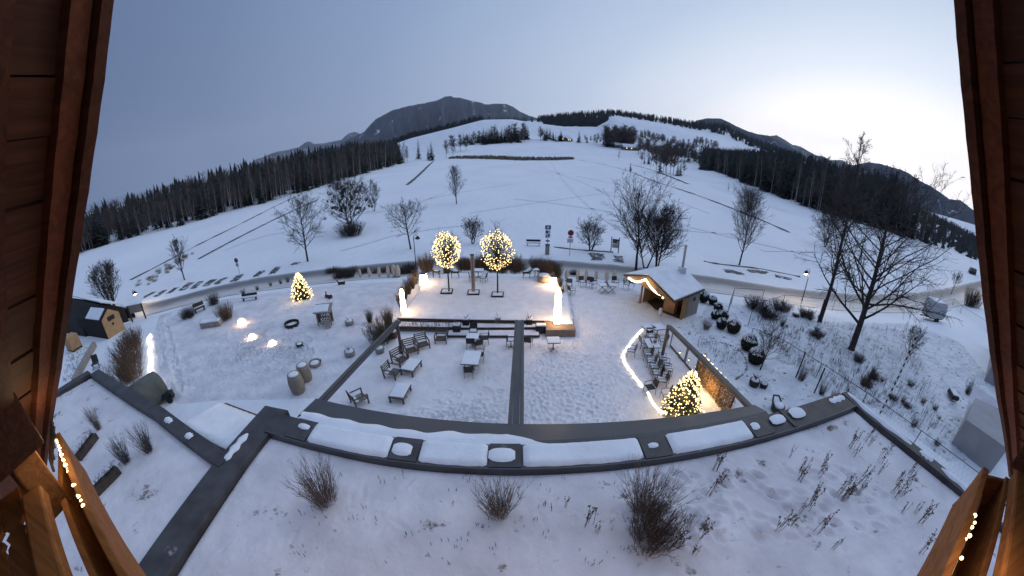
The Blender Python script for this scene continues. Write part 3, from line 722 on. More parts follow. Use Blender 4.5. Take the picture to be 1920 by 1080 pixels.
for px, n, hts, sh, lab in GR:
    for i in range(n):
        t = (i + _q.random()) / n; u = px[0][0] + (px[1][0] - px[0][0]) * t; v = px[0][1] + (px[1][1] - px[0][1]) * t + _q.uniform(-3, 2)
        p = gp(u, v); s = _q.random() < sh; h = _q.uniform(*hts) * 1.15; me = _q.choice(SPR) if s else _q.choice(FARB); k = h / (18 if s else 16)
        inst('spruce' if s else 'bare_tree', me, ('dark spruce ' if s else 'bare tree ') + lab, 'tree', ('spruces ' if s else 'bare trees ') + lab, p, (k * 1.5, k * 1.5, k), _q.uniform(0, 6.28))
# nearer grove on the far side of the brook, and single trees of the plain
for i, (u, v, vt, s) in enumerate([(1208, 307, 290, 1), (1216, 308, 283, 1), (1203, 306, 284, 0), (1225, 311, 272, 0), (1230, 322, 276, 0), (1236, 325, 283, 1), (1243, 325, 270, 0), (1250, 326, 268, 0), (1256, 327, 274, 0), (1262, 328, 272, 0), (1270, 330, 300, 1), (1275, 330, 298, 1), (1282, 328, 300, 0), (1247, 324, 265, 0), (1238, 320, 268, 0), (1220, 312, 278, 0)]):
    p = gp(u, v); h = max(4, high(p, vt, u)); me = SPR[i % 6] if s else FARB[i % 4]; k = h / (18 if s else 16)
    inst('spruce' if s else 'bare_tree', me, ('dark spruce' if s else 'tall bare tree') + ' in the clump between brook and eastern wood', 'tree', ('spruces' if s else 'bare trees') + ' in the clump by the brook', p, (k * 1.1, k * 1.1, k), i)
for nm, u, v, vt, me, lab in [('spruce', 1182, 321, 303, SPR[1], 'small dark spruce standing alone beside the brook'), ('bare_tree', 1160, 301, 279, BARE[7], 'slim bare tree alone on the plain by the brook'),
                              ('shrub', 1208, 330, 319, BARE[8], 'low bare shrub beside the brook behind the small spruce'), ('spruce', 785, 299, 257, SPR[2], 'tall dark spruce at the end of the straight ditch, nearer the wood'),
                              ('spruce', 809, 301, 262, SPR[3], 'bushy spruce right at the end of the straight ditch'), ('spruce', 803, 300, 272, SPR[0], 'short spruce tucked beside the bushy one at the ditch end'),
                              ('bare_tree', 837, 296, 264, BARE[6], 'thin bare tree beyond the ditch end'), ('bare_tree', 849, 296, 255, BARE[9], 'tall thin bare tree at the beginning of the reed belt'),
                              ('bare_shrub', 1365, 361, 342, BARE[6], 'small bare shrub at the edge of the eastern wood'), ('bare_shrub', 1375, 364, 350, BARE[8], 'low twiggy shrub next to another at the eastern wood')]:
    p = gp(u, v); h = high(p, vt, u); k = h / (18 if me in SPR else 16); inst(nm, me, lab, 'tree' if 'shrub' not in nm else 'shrub', None, p, (k * 1.15, k * 1.15, k), u)

# reed belt across the plain
def reed_belt():
    q = random.Random(3); V = []; F = []
    P = resample([gp(u, v) for u, v in [(842, 298), (880, 298), (930, 299), (980, 301), (1030, 301), (1076, 299)]], 1.2)
    for p in P:
        for k in range(7):
            o = Vector((p.x, p.y, 0)).normalized() * q.uniform(0, 16); t = math.sin(math.pi * min(1, max(0, (p.x - P[0].x) / (P[-1].x - P[0].x)))) ** .4
            x, y = p.x + o.x + q.uniform(-.6, .6), p.y + o.y; h = q.uniform(2.4, 4.2) * (.35 + .65 * t); z = g0(x, y) - .1; a = q.uniform(0, 3.14); w_ = q.uniform(.5, 1.1); b = len(V)
            V += [(x - w_ * math.cos(a), y - w_ * math.sin(a), z), (x + w_ * math.cos(a), y + w_ * math.sin(a), z), (x + w_ * .7 * math.cos(a) + q.uniform(-.3, .3), y + w_ * .7 * math.sin(a), z + h * q.uniform(.6, 1)), (x - w_ * .3 * math.cos(a), y - w_ * .3 * math.sin(a), z + h)]
            F.append((b, b + 1, b + 2, b + 3))
    me = bpy.data.meshes.new('reeds'); me.from_pydata(V, [], F); me.materials.append(m_reed); o = bpy.data.objects.new('reeds', me); COL.objects.link(o)
    tag(o, 'brown reed belt lying across the middle of the snowy plain', 'reeds', None, 'stuff')
reed_belt()

# far houses
def far_house(label, u, v, w_, d_, h_, rz, lit=False, group='far houses in the valley', D=None):
    p = gp(u, v); t = thing('farmhouse', label, 'house', p, rz, group); mb = MB()
    mb.box((0, 0, h_ / 2 - .3), (w_, d_, h_ + .6)); hr = d_ * .38
    b = len(mb.v); mb.v += [(-w_ / 2, -d_ / 2, h_), (-w_ / 2, d_ / 2, h_), (-w_ / 2, 0, h_ + hr), (w_ / 2, -d_ / 2, h_), (w_ / 2, d_ / 2, h_), (w_ / 2, 0, h_ + hr)]
    mb.face((b, b + 2, b + 1)); mb.face((b + 3, b + 4, b + 5)); mb.build('wall', m_house, t)
    rb = MB(); e = .9
    for s_ in (-1, 1): rb.slab([(-w_ / 2 - e, s_ * (d_ / 2 + e), h_ - .35), (w_ / 2 + e, s_ * (d_ / 2 + e), h_ - .35), (w_ / 2 + e, 0, h_ + hr + .25), (-w_ / 2 - e, 0, h_ + hr + .25)][::s_], .3)
    rb.build('roof', m_far_snow, t)
    for i, x in enumerate((-w_ * .28, w_ * .05, w_ * .3)):
        wb = MB(); wb.box((x, -d_ / 2 - .03, h_ * .55), (1.1 if not lit else 1.8, .1, 1.3)); wb.build('window', m_win if lit and i < 2 else m_black, t)
    return t
FH = [(1058, 264, 18, 12, 6, .2, 1, 'lit farmhouse between dark trees above the reed belt'), (1066, 265, 12, 9, 5, .5, 1, 'smaller lit outbuilding next to the farmhouse above the reed belt'), (1180, 281, 26, 12, 5, .1, 1, 'long lit farm building at the foot of the tall valley wood'),
      (1158, 277, 14, 9, 5, .3, 0, 'dark roofed barn beside the tall valley wood'), (1236, 284, 12, 9, 5, .2, 1, 'lit house hidden among bare trees in the valley'), (1304, 297, 12, 9, 6, .1, 1, 'lit house at the valley road, first of a loose row'),
      (1320, 299, 11, 9, 6, .4, 1, 'lit house at the valley road, second of a loose row'), (1335, 297, 11, 9, 6, -.2, 1, 'lit house at the valley road nearest the eastern wood'), (1338, 303, 10, 8, 5, .3, 1, 'low lit house tucked before the eastern wood')]
for u, v, a, b, c, rz, lit, lab in FH: far_house(lab, u, v, a, b, c, rz, lit)
_q = random.Random(5)
VH = [(1700, 402), (1716, 409), (1728, 416), (1742, 420), (1755, 430), (1770, 434), (1752, 441), (1783, 445), (1796, 451), (1772, 452), (1808, 458), (1788, 461), (1818, 466), (1826, 452), (1736, 430), (1812, 444)]
for i, (u, v) in enumerate(VH):
    far_house('snow roofed house of the village at the eastern edge of the plain', u, v, _q.uniform(11, 16), _q.uniform(8, 11), _q.uniform(2.6, 4), _q.uniform(.3, 1.1), False, 'village houses at the eastern edge of the plain')

# ---------------------------------------------------------------- single trees of the plain and the road
def hero(label, u, v, vt, ut=None, **spec):
    b = gp(u, v); h = high(b, vt, ut); return plant_tree('bare_tree', label, 'tree', b, h, spec.pop('spec'), rz=rnd.uniform(0, 6), **spec)
def sp(seed, tr, cr, **k): return dict(seed=seed, tr=tr, cr=cr, **k)
hero('young bare lime with wide low boughs on the verge behind the lit spruce', 577, 490, 378, 548, spec=sp(1, .15, 5.10, clear=.22, up=.40, n1=34, dens=1.2, lean=(-.02, 0)))
hero('slim bare tree on the verge beside the dry grass strip', 346, 525, 448, 337, spec=sp(2, .11, 2.85, clear=.18, up=.95, n1=26))
hero('many stemmed bare tree behind the black sheds', 214, 583, 487, 205, spec=sp(3, .12, 3.90, clear=.12, up=1.0, n1=60, multi=5))
t_ = hero('tall bare tree dotted with mistletoe in the middle of the western snowfield', 658, 432, 332, 640, spec=sp(4, .18, 8.4, clear=.12, up=.45, n1=44, multi=2))
def clumps(parent, h, cr, n, seed):
    q = random.Random(seed); mb = MB()
    for i in range(n):
        a = q.uniform(0, 6.28); z = q.uniform(.35, .98) * h; r = cr * q.uniform(.3, .9) * (1.25 - .6 * z / h); c = Vector((r * math.cos(a), r * math.sin(a), z)); s_ = q.uniform(.22, .42)
        for k in range(46):
            d = Vector((q.gauss(0, 1), q.gauss(0, 1), q.gauss(0, 1))).normalized() * s_ * q.uniform(.5, 1); e = Vector((q.gauss(0, 1), q.gauss(0, 1), q.gauss(0, 1))).normalized() * .12; f = e.orthogonal() * .6
            mb.quadp(c + d - e, c + d + f, c + d + e)
    return mb.build('mistletoe', m_box, parent)
clumps(t_, 9.0, 5.2, 80, 4)
hero('thin bare tree just beyond the mistletoe tree', 702, 396, 330, 694, spec=sp(6, .08, 3.2, clear=.1, up=.95, n1=40, multi=3), mc=m_wtwig)
hero('narrow bare tree standing alone in the middle of the snowfield', 856, 382, 313, 853, spec=sp(7, .13, 4.2, clear=.14, up=.95, n1=46), mc=m_wtwig)
hero('round crowned bare tree by the road behind the unlit lamp', 770, 467, 384, 769, spec=sp(8, .14, 3.9, clear=.3, up=.45, n1=28))
hero('small pale bare tree between the two lit ball trees', 886, 457, 411, 881, spec=sp(9, .08, 3.00, clear=.05, up=.8, n1=26, multi=3), mc=m_wtwig)
hero('low wide bare tree behind the red prohibition sign', 1107, 470, 417, 1103, spec=sp(10, .13, 3.90, clear=.12, up=.7, n1=24, multi=3), mc=m_wtwig)
hero('large bare tree rising beyond the hut roof, dense twigs', 1192, 507, 366, 1208, spec=sp(11, .17, 6.00, clear=.26, up=.6, n1=34))
hero('leaning bare tree with two trunks beside the large one beyond the hut', 1210, 503, 378, 1232, spec=sp(12, .15, 5.40, clear=.2, up=.65, n1=40, multi=2))
hero('spreading bare tree of four stems closest to the hut chimney', 1232, 503, 398, 1262, spec=sp(13, .14, 5.70, clear=.16, up=.6, n1=46, multi=4))
hero('slender bare tree with steep boughs beside the road past the hut', 1386, 497, 383, 1402, spec=sp(14, .13, 5.0, clear=.22, up=.85, n1=50), mc=m_wtwig)
hero('bushy bare tree on the brook before the eastern wood', 1402, 398, 357, 1406, spec=sp(15, .12, 8.0, clear=.06, up=.5, n1=52, multi=4))
hero('round bare tree standing in the snow before the eastern wood', 1547, 463, 400, 1558, spec=sp(16, .12, 6.5, clear=.1, up=.5, n1=48, multi=3), mc=m_wtwig)
hero('great dark bare tree with spreading crooked boughs in the rough garden', 1596, 655, 325, 1662, spec=sp(17, .28, 7.60, clear=.17, up=.28, n1=42, dens=1.25, droop=.06))
bb = gp(1537, 603); plant_tree('birch_tree', 'tall slim birch with hanging twigs beside the great dark tree', 'tree', bb, high(bb, 250, 1642), sp(18, .19, 4.2, clear=.22, up=.75, n1=34, droop=.16, lean=(.03, 0)), mt=m_bark, mc=m_twig)
hero('small bare fruit tree among the clipped box balls', 1424, 697, 636, 1448, spec=sp(19, .06, 2.25, clear=.3, up=.7, n1=20, twig=.005))
hero('young bare shrub tree beside the striped pole', 1704, 668, 612, 1718, spec=sp(20, .05, 1.95, clear=.1, up=.6, n1=24, multi=3, twig=.005), mc=m_wtwig)
hero('sparse roadside sapling near the road bend', 1783, 552, 513, 1790, spec=sp(21, .06, 2.10, clear=.3, up=.6, n1=14))
# ---------------------------------------------------------------- the timber house the picture is taken from
def atY(u, v, y):
    d = ray(u, v); t = y / d.y; return Vector((d.x * t, y, CAM_H + d.z * t))
house = thing('timber_house', 'dark timber gable house with carved balcony framing both sides of the view', 'house', (0, 0, 0))
mb = MB(); mb.box((0, -5.4, 5.6), (11.6, 8.2, 11.2))
mb.prism([(-5.8, 11.2), (5.8, 11.2), (0, 14.2)], -9.5, -1.3, Matrix(((1, 0, 0, 0), (0, 0, 1, 0), (0, 1, 0, 0), (0, 0, 0, 1))))
mb.build('wall', m_wall, house)
VERGE = ((-1, [(222, -60), (214, 0), (207, 60), (197, 150), (183, 250), (167, 360), (150, 470), (133, 580), (116, 690), (104, 760), (96, 810)]),
         (1, [(1781, -60), (1788, 0), (1793, 70), (1801, 160), (1811, 260), (1821, 360), (1831, 460), (1842, 560), (1855, 660), (1868, 745), (1880, 810)]))
for sgn, px in VERGE:
    P = [atY(u, v, .6) for u, v in px]
    P = [P[0] + (P[0] - P[1]) * 1.4] + P + [P[-1] + (P[-1] - P[-2]) * 2.5]
    N_ = []
    for i in range(len(P)):
        d = (P[min(i + 1, len(P) - 1)] - P[max(i - 1, 0)]).normalized(); n_ = Vector((-d.z, 0, d.x)); N_.append(n_ if n_.x * sgn > 0 else -n_)
    def sweep(mb, y0, y1, n0, n1, i0=0, i1=None):
        i1 = len(P) if i1 is None else i1; b = len(mb.v)
        for i in range(i0, i1):
            for (y, n_) in ((y0, n0), (y1, n0), (y1, n1), (y0, n1)): q = P[i] + N_[i] * n_; mb.v.append((q.x, y, q.z))
        for i in range(i1 - i0 - 1):
            for k in range(4): q = b + i * 4; k2 = (k + 1) % 4; mb.face((q + k, q + k2, q + 4 + k2, q + 4 + k))
        mb.face((b + 3, b + 2, b + 1, b)); e = b + (i1 - i0 - 1) * 4; mb.face((e, e + 1, e + 2, e + 3))
    mb = MB(); sweep(mb, .568, .60, 0, .055); mb.build('barge_board', m_barge, house)
    mb = MB(); sweep(mb, .505, .560, .028, .10); mb.build('rafter', m_rafter, house)
    mb = MB(); sweep(mb, .18, .375, .015, .10); mb.build('rafter', m_barge, house)
    # soffit boards run back towards the wall, one after another down the slope
    S_ = [0]
    for a_, b_2 in zip(P[:-1], P[1:]): S_.append(S_[-1] + (b_2 - a_).length)
    def onp(t):
        i = max(0, min(len(P) - 2, int(np.searchsorted(S_, t)) - 1)); f = (t - S_[i]) / (S_[i + 1] - S_[i]); return P[i] + (P[i + 1] - P[i]) * f, (N_[i] + (N_[i + 1] - N_[i]) * f).normalized()
    mb = MB(); a = 0.0; k = 0
    while a + .30 < S_[-1]:
        b = len(mb.v); wdt = (.17, .20, .15, .185)[k % 4]; (p0_, n0_), (p1_, n1_) = onp(a + .003), onp(a + wdt - .003)
        for off in (.066 + .007 * (k % 2), .10):
            for p_, n_, y in ((p0_, n0_, -2.2), (p1_, n1_, -2.2), (p1_, n1_, .51), (p0_, n0_, .51)): q = p_ + n_ * off; mb.v.append((q.x, y, q.z))
        for q in ((3, 2, 1, 0), (4, 5, 6, 7), (0, 1, 5, 4), (1, 2, 6, 5), (2, 3, 7, 6), (3, 0, 4, 7)): mb.face([b + i for i in q])
        a += wdt; k += 1
    mb.build('soffit', m_soffit, house)
    mb = MB(); sweep(mb, -9.6, .61, .105, .17); mb.build('roof', m_metal, house)
    mb = MB(); sweep(mb, -9.5, .55, .175, .32); mb.build('roof_snow', m_snow, house)
# purlins (beams running out under the eaves), corner posts, handrails, side panel, flower boxes
def shaped_board(mb, M, wd, ht, th, notches):
    """an upright balustrade board whose edges are sawn into half keyholes"""
    def edge(s_):
        o = []
        for z in np.linspace(0, ht, 60):
            c = 0
            for (zc, r) in notches: c = max(c, math.sqrt(max(0, r * r - (z - zc) ** 2)))
            o.append((s_ * (wd / 2 - max(c, .004)), z))
        return o
    poly = edge(-1)[::-1] + edge(1)
    l, r_ = edge(-1), edge(1)
    for i in range(59):
        mb.prism([l[i], r_[i], r_[i + 1], l[i + 1]], -th / 2, th / 2, M)
pl0 = atY(52, 778, .42); pr0 = atY(1915, 838, .42)
for p in (pl0, pr0):
    mb = MB(); mb.box((p.x, -.60, p.z + .02), (.20, 2.0, .24)); mb.build('purlin', m_barge, house, bevel=.012)
ZH = CAM_H - .95
post_l = at(72, 905, ZH)
mb = MB(); mb.box((post_l.x - .02, post_l.y, (ZH + pl0.z) / 2 - .1), (.13, .13, pl0.z - ZH + .1)); mb.build('corner_post', m_railw, house, bevel=.01)
hl = [at(66, 930, ZH), at(103, 1080, ZH)]; hl.append(hl[1] + (hl[1] - hl[0]) * .9)
hr = [at(1915, 900, ZH), at(1893, 1080, ZH)]; hr.append(hr[1] + (hr[1] - hr[0]) * .9)
for P in (hl, hr):
    mb = MB(); mb.beam(P[0], P[-1], .10, .07); mb.build('handrail', m_railw, house, bevel=.012)
# carved panel behind the western handrail, under two cross rails
P00, P10 = at(46, 915, ZH - .05), at(92, 1080, ZH - .05); a_ = P10 - P00; aL = a_.length; a_.normalize(); lat = Vector((-.12, -1, -.05)); lat = (lat - a_ * lat.dot(a_)).normalized(); nr = lat.cross(a_)
mb = MB()
for i in range(6):
    c = P00 + lat * (.02 + .115 * (i + .5)) - a_ * .02; M = Matrix(((lat.x, a_.x, nr.x, c.x), (lat.y, a_.y, nr.y, c.y), (lat.z, a_.z, nr.z, c.z), (0, 0, 0, 1)))
    shaped_board(mb, M, .112, aL * 1.5, .022, [(aL * .42, .030), (aL * .54, .022), (aL * 1.0, .030), (aL * 1.12, .022)])
mb.build('balustrade', m_railw, house)
mb = MB(); mb.beam(P00 - a_ * .02 + nr * -.02, P00 - a_ * .02 + lat * .8 + nr * -.02, .05, .05); mb.build('cross_rail', m_railw, house, bevel=.008)
mb = MB(); mb.beam(P00 + a_ * aL * .2 + nr * -.02, P00 + a_ * aL * .2 + lat * .8 + nr * -.02, .035, .04); mb.build('cross_rail', m_railw, house, bevel=.008)
mb = MB(); mb.box((0, -.8, ZH - 1.05), (7, 1.1, .08)); mb.build('balcony_floor', m_wall, house)
ZB = CAM_H - 1.0
for outer, inner, nm in (([at(108, 815, ZB), at(232, 1080, ZB)], [at(105, 905, ZB - .05), at(172, 1080, ZB - .05)], 0), ([at(1848, 880, ZB), at(1772, 1080, ZB)], [at(1893, 892, ZB - .05), at(1846, 1080, ZB - .05)], 1)):
    o0, o1 = outer; o1 = o1 + (o1 - o0) * 1.1; i0, i1 = inner; i1 = i1 + (i1 - i0) * 1.0
    mb = MB()
    dz = Vector((0, 0, -.13)); mb.beam(o0 + dz, o1 + dz, .034, .28)
    mb.beam(i0 + dz, i1 + dz, .03, .24); mb.slab([q_ + Vector((0, 0, -.24)) for q_ in (o0, o1, i1, i0)], .03)
    mb.beam(o0 + dz * 1.1, i0 + dz * 1.1, .03, .22)
    fb = mb.build('flower_box', m_railw, house, bevel=.006)
    mb = MB(); f = lambda t: o0 + (o1 - o0) * t + (i0 - o0) * .22 + Vector((0, 0, -.09))
    if nm: mb.beam(f(.06), f(.42), .035, .04)
    else:
        for a in (0.02, .06, .10, .14): mb.beam(o0 + (i0 - o0) * a * 6 + Vector((0, 0, .02)), o0 + (i0 - o0) * a * 6 + (o0 - o1).normalized() * .12 + Vector((0, 0, .02)), .012, .012)
        mb.beam(o0 + (o0 - o1).normalized() * .12 + Vector((0, 0, .02)), o0 + (i0 - o0) * .84 + (o0 - o1).normalized() * .12 + Vector((0, 0, .02)), .012, .012)
        mb.beam(o0 + (o0 - o1).normalized() * .06 + Vector((0, 0, .02)), o0 + (i0 - o0) * .84 + (o0 - o1).normalized() * .06 + Vector((0, 0, .02)), .012, .012)
    mb.build('box_snow' if nm else 'box_lattice', m_snow if nm else m_wall, house)
    # fairy lights lying in the flower box
    q = random.Random(nm); ft = thing('fairy_lights', 'short string of warm fairy lights on the eastern flower box board' if nm else 'string of warm fairy lights running along the western balcony flower box', 'fairy lights', tuple(o0))
    W_, B_ = MB(), MB(); pts = []
    ts = [.25, .28, .30, .335, .35, .42] if nm else [.01, .022, .03, .038, .045, .053, .06, .068, .075, .083, .09, .098, .105, .113, .12, .128, .135, .143, .15, .20, .215, .235, .25, .265, .28, .60]
    for t in ts:
        p = o0 + (o1 - o0) * t + (i0 - o0).normalized() * q.uniform(.02, .05) + Vector((0, 0, .0)) - o0
        pts.append(p); B_ = MB(); B_.ball(p + Vector((0, 0, .012)), q.uniform(.0055, .010), 6); B_.build('bulb', m_bulb_s, ft, True)
    W_.tube(pts, .003, 4); W_.build('wire', m_black, ft)
    pl = bpy.data.lights.new('fairy_glow', 'POINT'); pl.energy = 3.4 if not nm else 1.6; pl.color = WARM; pl.shadow_soft_size = .12
    po = bpy.data.objects.new('fairy_glow', pl); COL.objects.link(po); po.location = (o0 + (o1 - o0) * (.12 if not nm else .46) + Vector((0, 0, .18)) + (i0 - o0) * .3) ; po['kind'] = 'helper'
# warm wall lanterns of the balcony, behind the webcam
for sx in (-1, 1):
    t = thing('wall_lantern', 'lit wall lantern on the %s half of the timber gable wall' % ('western' if sx < 0 else 'eastern'), 'lantern', (sx * 3.2, -1.12, 7.6))
    mb = MB(); mb.box((0, -.11, .0), (.1, .06, .22)); mb.beam((0, -.1, .08), (0, .08, .10), .02, .02); mb.build('bracket', m_black, t)
    mb = MB(); mb.lathe([(.05, -.1), (.065, 0), (.05, .09)], 10, (0, .08, 0)); mb.build('glass', mat('lantern_glass_%d' % (sx + 1), (1, .9, .7), emis=WARM, estr=16), t, True); glow_l = bpy.data.lights.new('lantern_glow', 'POINT'); glow_l.energy = 150; glow_l.color = (1, .62, .36); glow_l.shadow_soft_size = .25; go = bpy.data.objects.new('lantern_glow', glow_l); COL.objects.link(go); go.parent = t; go.location = (0, .25, 0); go['kind'] = 'helper'

t = thing('wall_lantern', 'small lit lantern inside the western end of the balcony', 'lantern', (-3.5, -1.12, CAM_H - .55))
mb = MB(); mb.box((0, -.11, .0), (.1, .06, .22)); mb.beam((0, -.1, .08), (0, .08, .10), .02, .02); mb.build('bracket', m_black, t)
mb = MB(); mb.lathe([(.05, -.1), (.065, 0), (.05, .09)], 10, (0, .08, 0)); mb.build('glass', MATS['lantern_glass_0'], t, True)
glow_l = bpy.data.lights.new('lantern_glow', 'POINT'); glow_l.energy = 14; glow_l.color = (1, .66, .36); glow_l.shadow_soft_size = .1; go = bpy.data.objects.new('lantern_glow', glow_l); COL.objects.link(go); go.parent = t; go.location = (0, .25, 0); go['kind'] = 'helper'
# ---------------------------------------------------------------- flat roofed wing below the webcam
def yin(x): return 7.32 + (.0095 if x < 0 else .0050) * x * x
def cassw(x): return 2.48 - .034 * x
wing = thing('flat_roofed_wing', 'flat roofed wing with snow covered planted roof and dark metal parapets below the balcony', 'building', (0, 3, 0))
W0 = Vector((0, 3, 0))
def wbuild(mb, name, m, **k):
    mb.v = [(x, y - 3, z) for x, y, z in mb.v]; return mb.build(name, m, wing, **k)
RI = [(x, yin(x)) for x in np.linspace(-8.7, 14.4, 24)]
right_par = [at(1622, 777, 3.2), at(1630, 790, 3.2), at(1720, 860, 3.2), at(1815, 940, 3.2)]
RE = [(p.x, p.y) for p in right_par]; RE[0] = (RI[-1][0] - .05, RI[-1][1] + .95); dR = Vector((RE[3][0] - RE[1][0], RE[3][1] - RE[1][1])).normalized()
RE.append((RE[3][0] + dR.x * 3.8, RE[3][1] + dR.y * 3.8))
LFI = [at(170, 706, 3.2), at(290, 786, 3.2), at(412, 880, 3.2)]
LF = [(p.x, p.y) for p in LFI]
def strip(path, w_in, w_out, z0, z1, side=1):
    """a wall along a path, offset to both sides"""
    mb = MB(); n = len(path); L_, R_2 = [], []
    for i, p in enumerate(path):
        d = Vector((path[min(i + 1, n - 1)][0] - path[max(i - 1, 0)][0], path[min(i + 1, n - 1)][1] - path[max(i - 1, 0)][1])).normalized(); nn = Vector((-d.y, d.x))
        L_.append((p[0] + nn.x * w_out, p[1] + nn.y * w_out)); R_2.append((p[0] - nn.x * w_in, p[1] - nn.y * w_in))
    for i in range(n - 1):
        b = len(mb.v)
        for z in (z0, z1):
            for p in (R_2[i], R_2[i + 1], L_[i + 1], L_[i]): mb.v.append((p[0], p[1], z))
        fs = [(4, 5, 6, 7), (0, 1, 5, 4), (2, 3, 7, 6)]
        if i == 0: fs.append((3, 0, 4, 7))
        if i == n - 2: fs.append((1, 2, 6, 5))
        for q in fs: mb.face([b + k for k in q])
    return mb
wbuild(strip(RI, 0, 1.02, 0, 3.32), 'parapet', m_metal2, bevel=.02)
wbuild(strip([(x, y - .004) for x, y in RI], .05, 0, 3.0, 3.36), 'parapet_flashing', m_metal)
wbuild(strip(RE, 0, .55, 0, 3.34), 'parapet', m_metal2, bevel=.02)
LB = [(-9.25, -1.4), (-9.25, 2.0), (-9.2, 6.2), (-9.05, 8.1), (-8.95, 9.35)]
wbuild(strip(LB, .55, .62, 0, 3.30), 'parapet', m_metal2, bevel=.02)
wbuild(strip(LF, 0, .62, 0, 3.34), 'parapet', m_metal2, bevel=.02)
lw = (LF[0][0] - .25, LF[0][1] + .2); wbuild(strip([(lw[0] - 2.2, -1.4), (LF[0][0] - .8, 6.4), lw], .0, .55, 0, 3.31), 'parapet', m_metal2, bevel=.02)
mb = MB(); mb.prism([(-8.7, -1.2), (16.2, -1.2), (14.9, 7.5), (-8.7, 7.5)], 0, 3.0); mb.prism([(-25, -1.2), (-9.3, -1.2), (-9.3, 5.7), (LF[1][0], LF[1][1] - .3), (LF[0][0], LF[0][1] - .3)], 0, 2.98); wbuild(mb, 'wall', m_plaster)
# snow lying on the parapet, in lengths between the metal cross plates
def xat(u, v=855, z=3.35): return at(u, v, z).x
def snow_len(x0, x1, d0, d1, z, th, seed, endr=.25):
    q = random.Random(seed); mb = MB(); n = max(6, int((x1 - x0) / .12)); rows = 10
    for i in range(n + 1):
        t = i / n; x = x0 + (x1 - x0) * t; e = min(1, min(t, 1 - t) * (x1 - x0) / endr); e = math.sqrt(max(0, 1 - (1 - e) ** 2))
        for j in range(rows + 1):
            s_ = j / rows; k = (d1 - d0) * (.5 + (s_ - .5) * ((.86 + .14 * e) if th > .1 else (.55 + .45 * e))) + d0
            pl_t = min(1, s_ / .13, (1 - s_) / .13); hgt = th * (math.sqrt(pl_t) if th > .1 else max(0, math.sin(math.pi * s_)) ** .45) * (.25 + .75 * e) * (1 + .5 * (fbm(np.array(x * 2.6), np.array(s_ * 3.0 + seed), seed, 3) - .45)); k += .05 * (float(fbm(np.array(x * 3.1), np.array(seed * 1.0 + (s_ > .5)), 5, 3)) - .45) * (1 if j in (0, rows) else .4)
            mb.v.append((x, yin(x) + k, z + float(hgt)))
    for i in range(n):
        for j in range(rows):
            b = i * (rows + 1) + j; mb.face((b, b + rows + 1, b + rows + 2, b + 1))
    return mb
for k, (u0, u1, dd0, dd1) in enumerate([(557, 726, .07, 1.02), (786, 914, .07, 1.02), (981, 1207, .07, 1.02), (1266, 1440, .07, 1.02), (732, 770, .2, .75), (916, 966, .22, .8), (1222, 1242, .40, .66), (1446, 1464, .35, .75), (1494, 1528, .35, .85), (1546, 1580, .35, .95), (524, 550, .5, .8)]):
    wbuild(snow_len(xat(u0), xat(u1), dd0, dd1, 3.322 if k < 4 else 3.385, .115 if k < 4 else .07, k, .10 if k < 4 else .35), 'snow_cap', m_snow, smooth=True)
for u0, u1 in ((728, 782), (917, 977), (1210, 1262), (1443, 1487), (1535, 1542), (508, 553)):
    x0, x1 = xat(u0), xat(u1); mb = strip([(x, yin(x) + .02) for x in np.linspace(x0, x1, 4)], 0, .98, 3.3, 3.38); wbuild(mb, 'cover_plate', m_metal2, bevel=.008)
q = random.Random(4)
def along_cap(path, off, pieces, z, wd, th, seed):
    for k, (t0, t1) in enumerate(pieces):
        mb = MB(); n = 14; P = [Vector((*p, 0)) for p in path]; Ls = [0]
        for a, b in zip(P[:-1], P[1:]): Ls.append(Ls[-1] + (b - a).length)
        for i in range(n + 1):
            t = (t0 + (t1 - t0) * i / n) * Ls[-1]; j = max(0, min(len(P) - 2, int(np.searchsorted(Ls, t) - 1))); d = (P[j + 1] - P[j]).normalized(); p = P[j] + d * (t - Ls[j]); nn = Vector((-d.y, d.x, 0)); e = math.sin(math.pi * i / n) ** .35
            for m_ in range(7):
                s_ = m_ / 6 - .5; mb.v.append(tuple(p + nn * (off + s_ * wd * (.35 + .65 * e) * (1 + .25 * math.sin(i * 1.3 + seed + k))) + Vector((0, 0, z + th * math.cos(s_ * 3.1) * (.15 + .85 * e)))))
        for i in range(n):
            for m_ in range(6): b = i * 7 + m_; mb.face((b, b + 7, b + 8, b + 1))
        wbuild(mb, 'snow_cap', m_snow, smooth=True)
along_cap(RE, .34, [(.01, .36), (.40, .46), (.50, .72), (.75, .98)], 3.345, .36, .10, 2)
along_cap([(x, yin(x)) for x in (13.0, 13.8, 14.4)], .7, [(.2, .95)], 3.325, .35, .09, 5)
along_cap(LF, .3, [(.66, .70), (.80, .83)], 3.342, .3, .07, 3)
along_cap([(-9.25, 6.3), (-9.2, 7.4), (-9.1, 8.2), (-8.95, 9.2)], .2, [(.02, .5)], 3.305, .34, .09, 6)
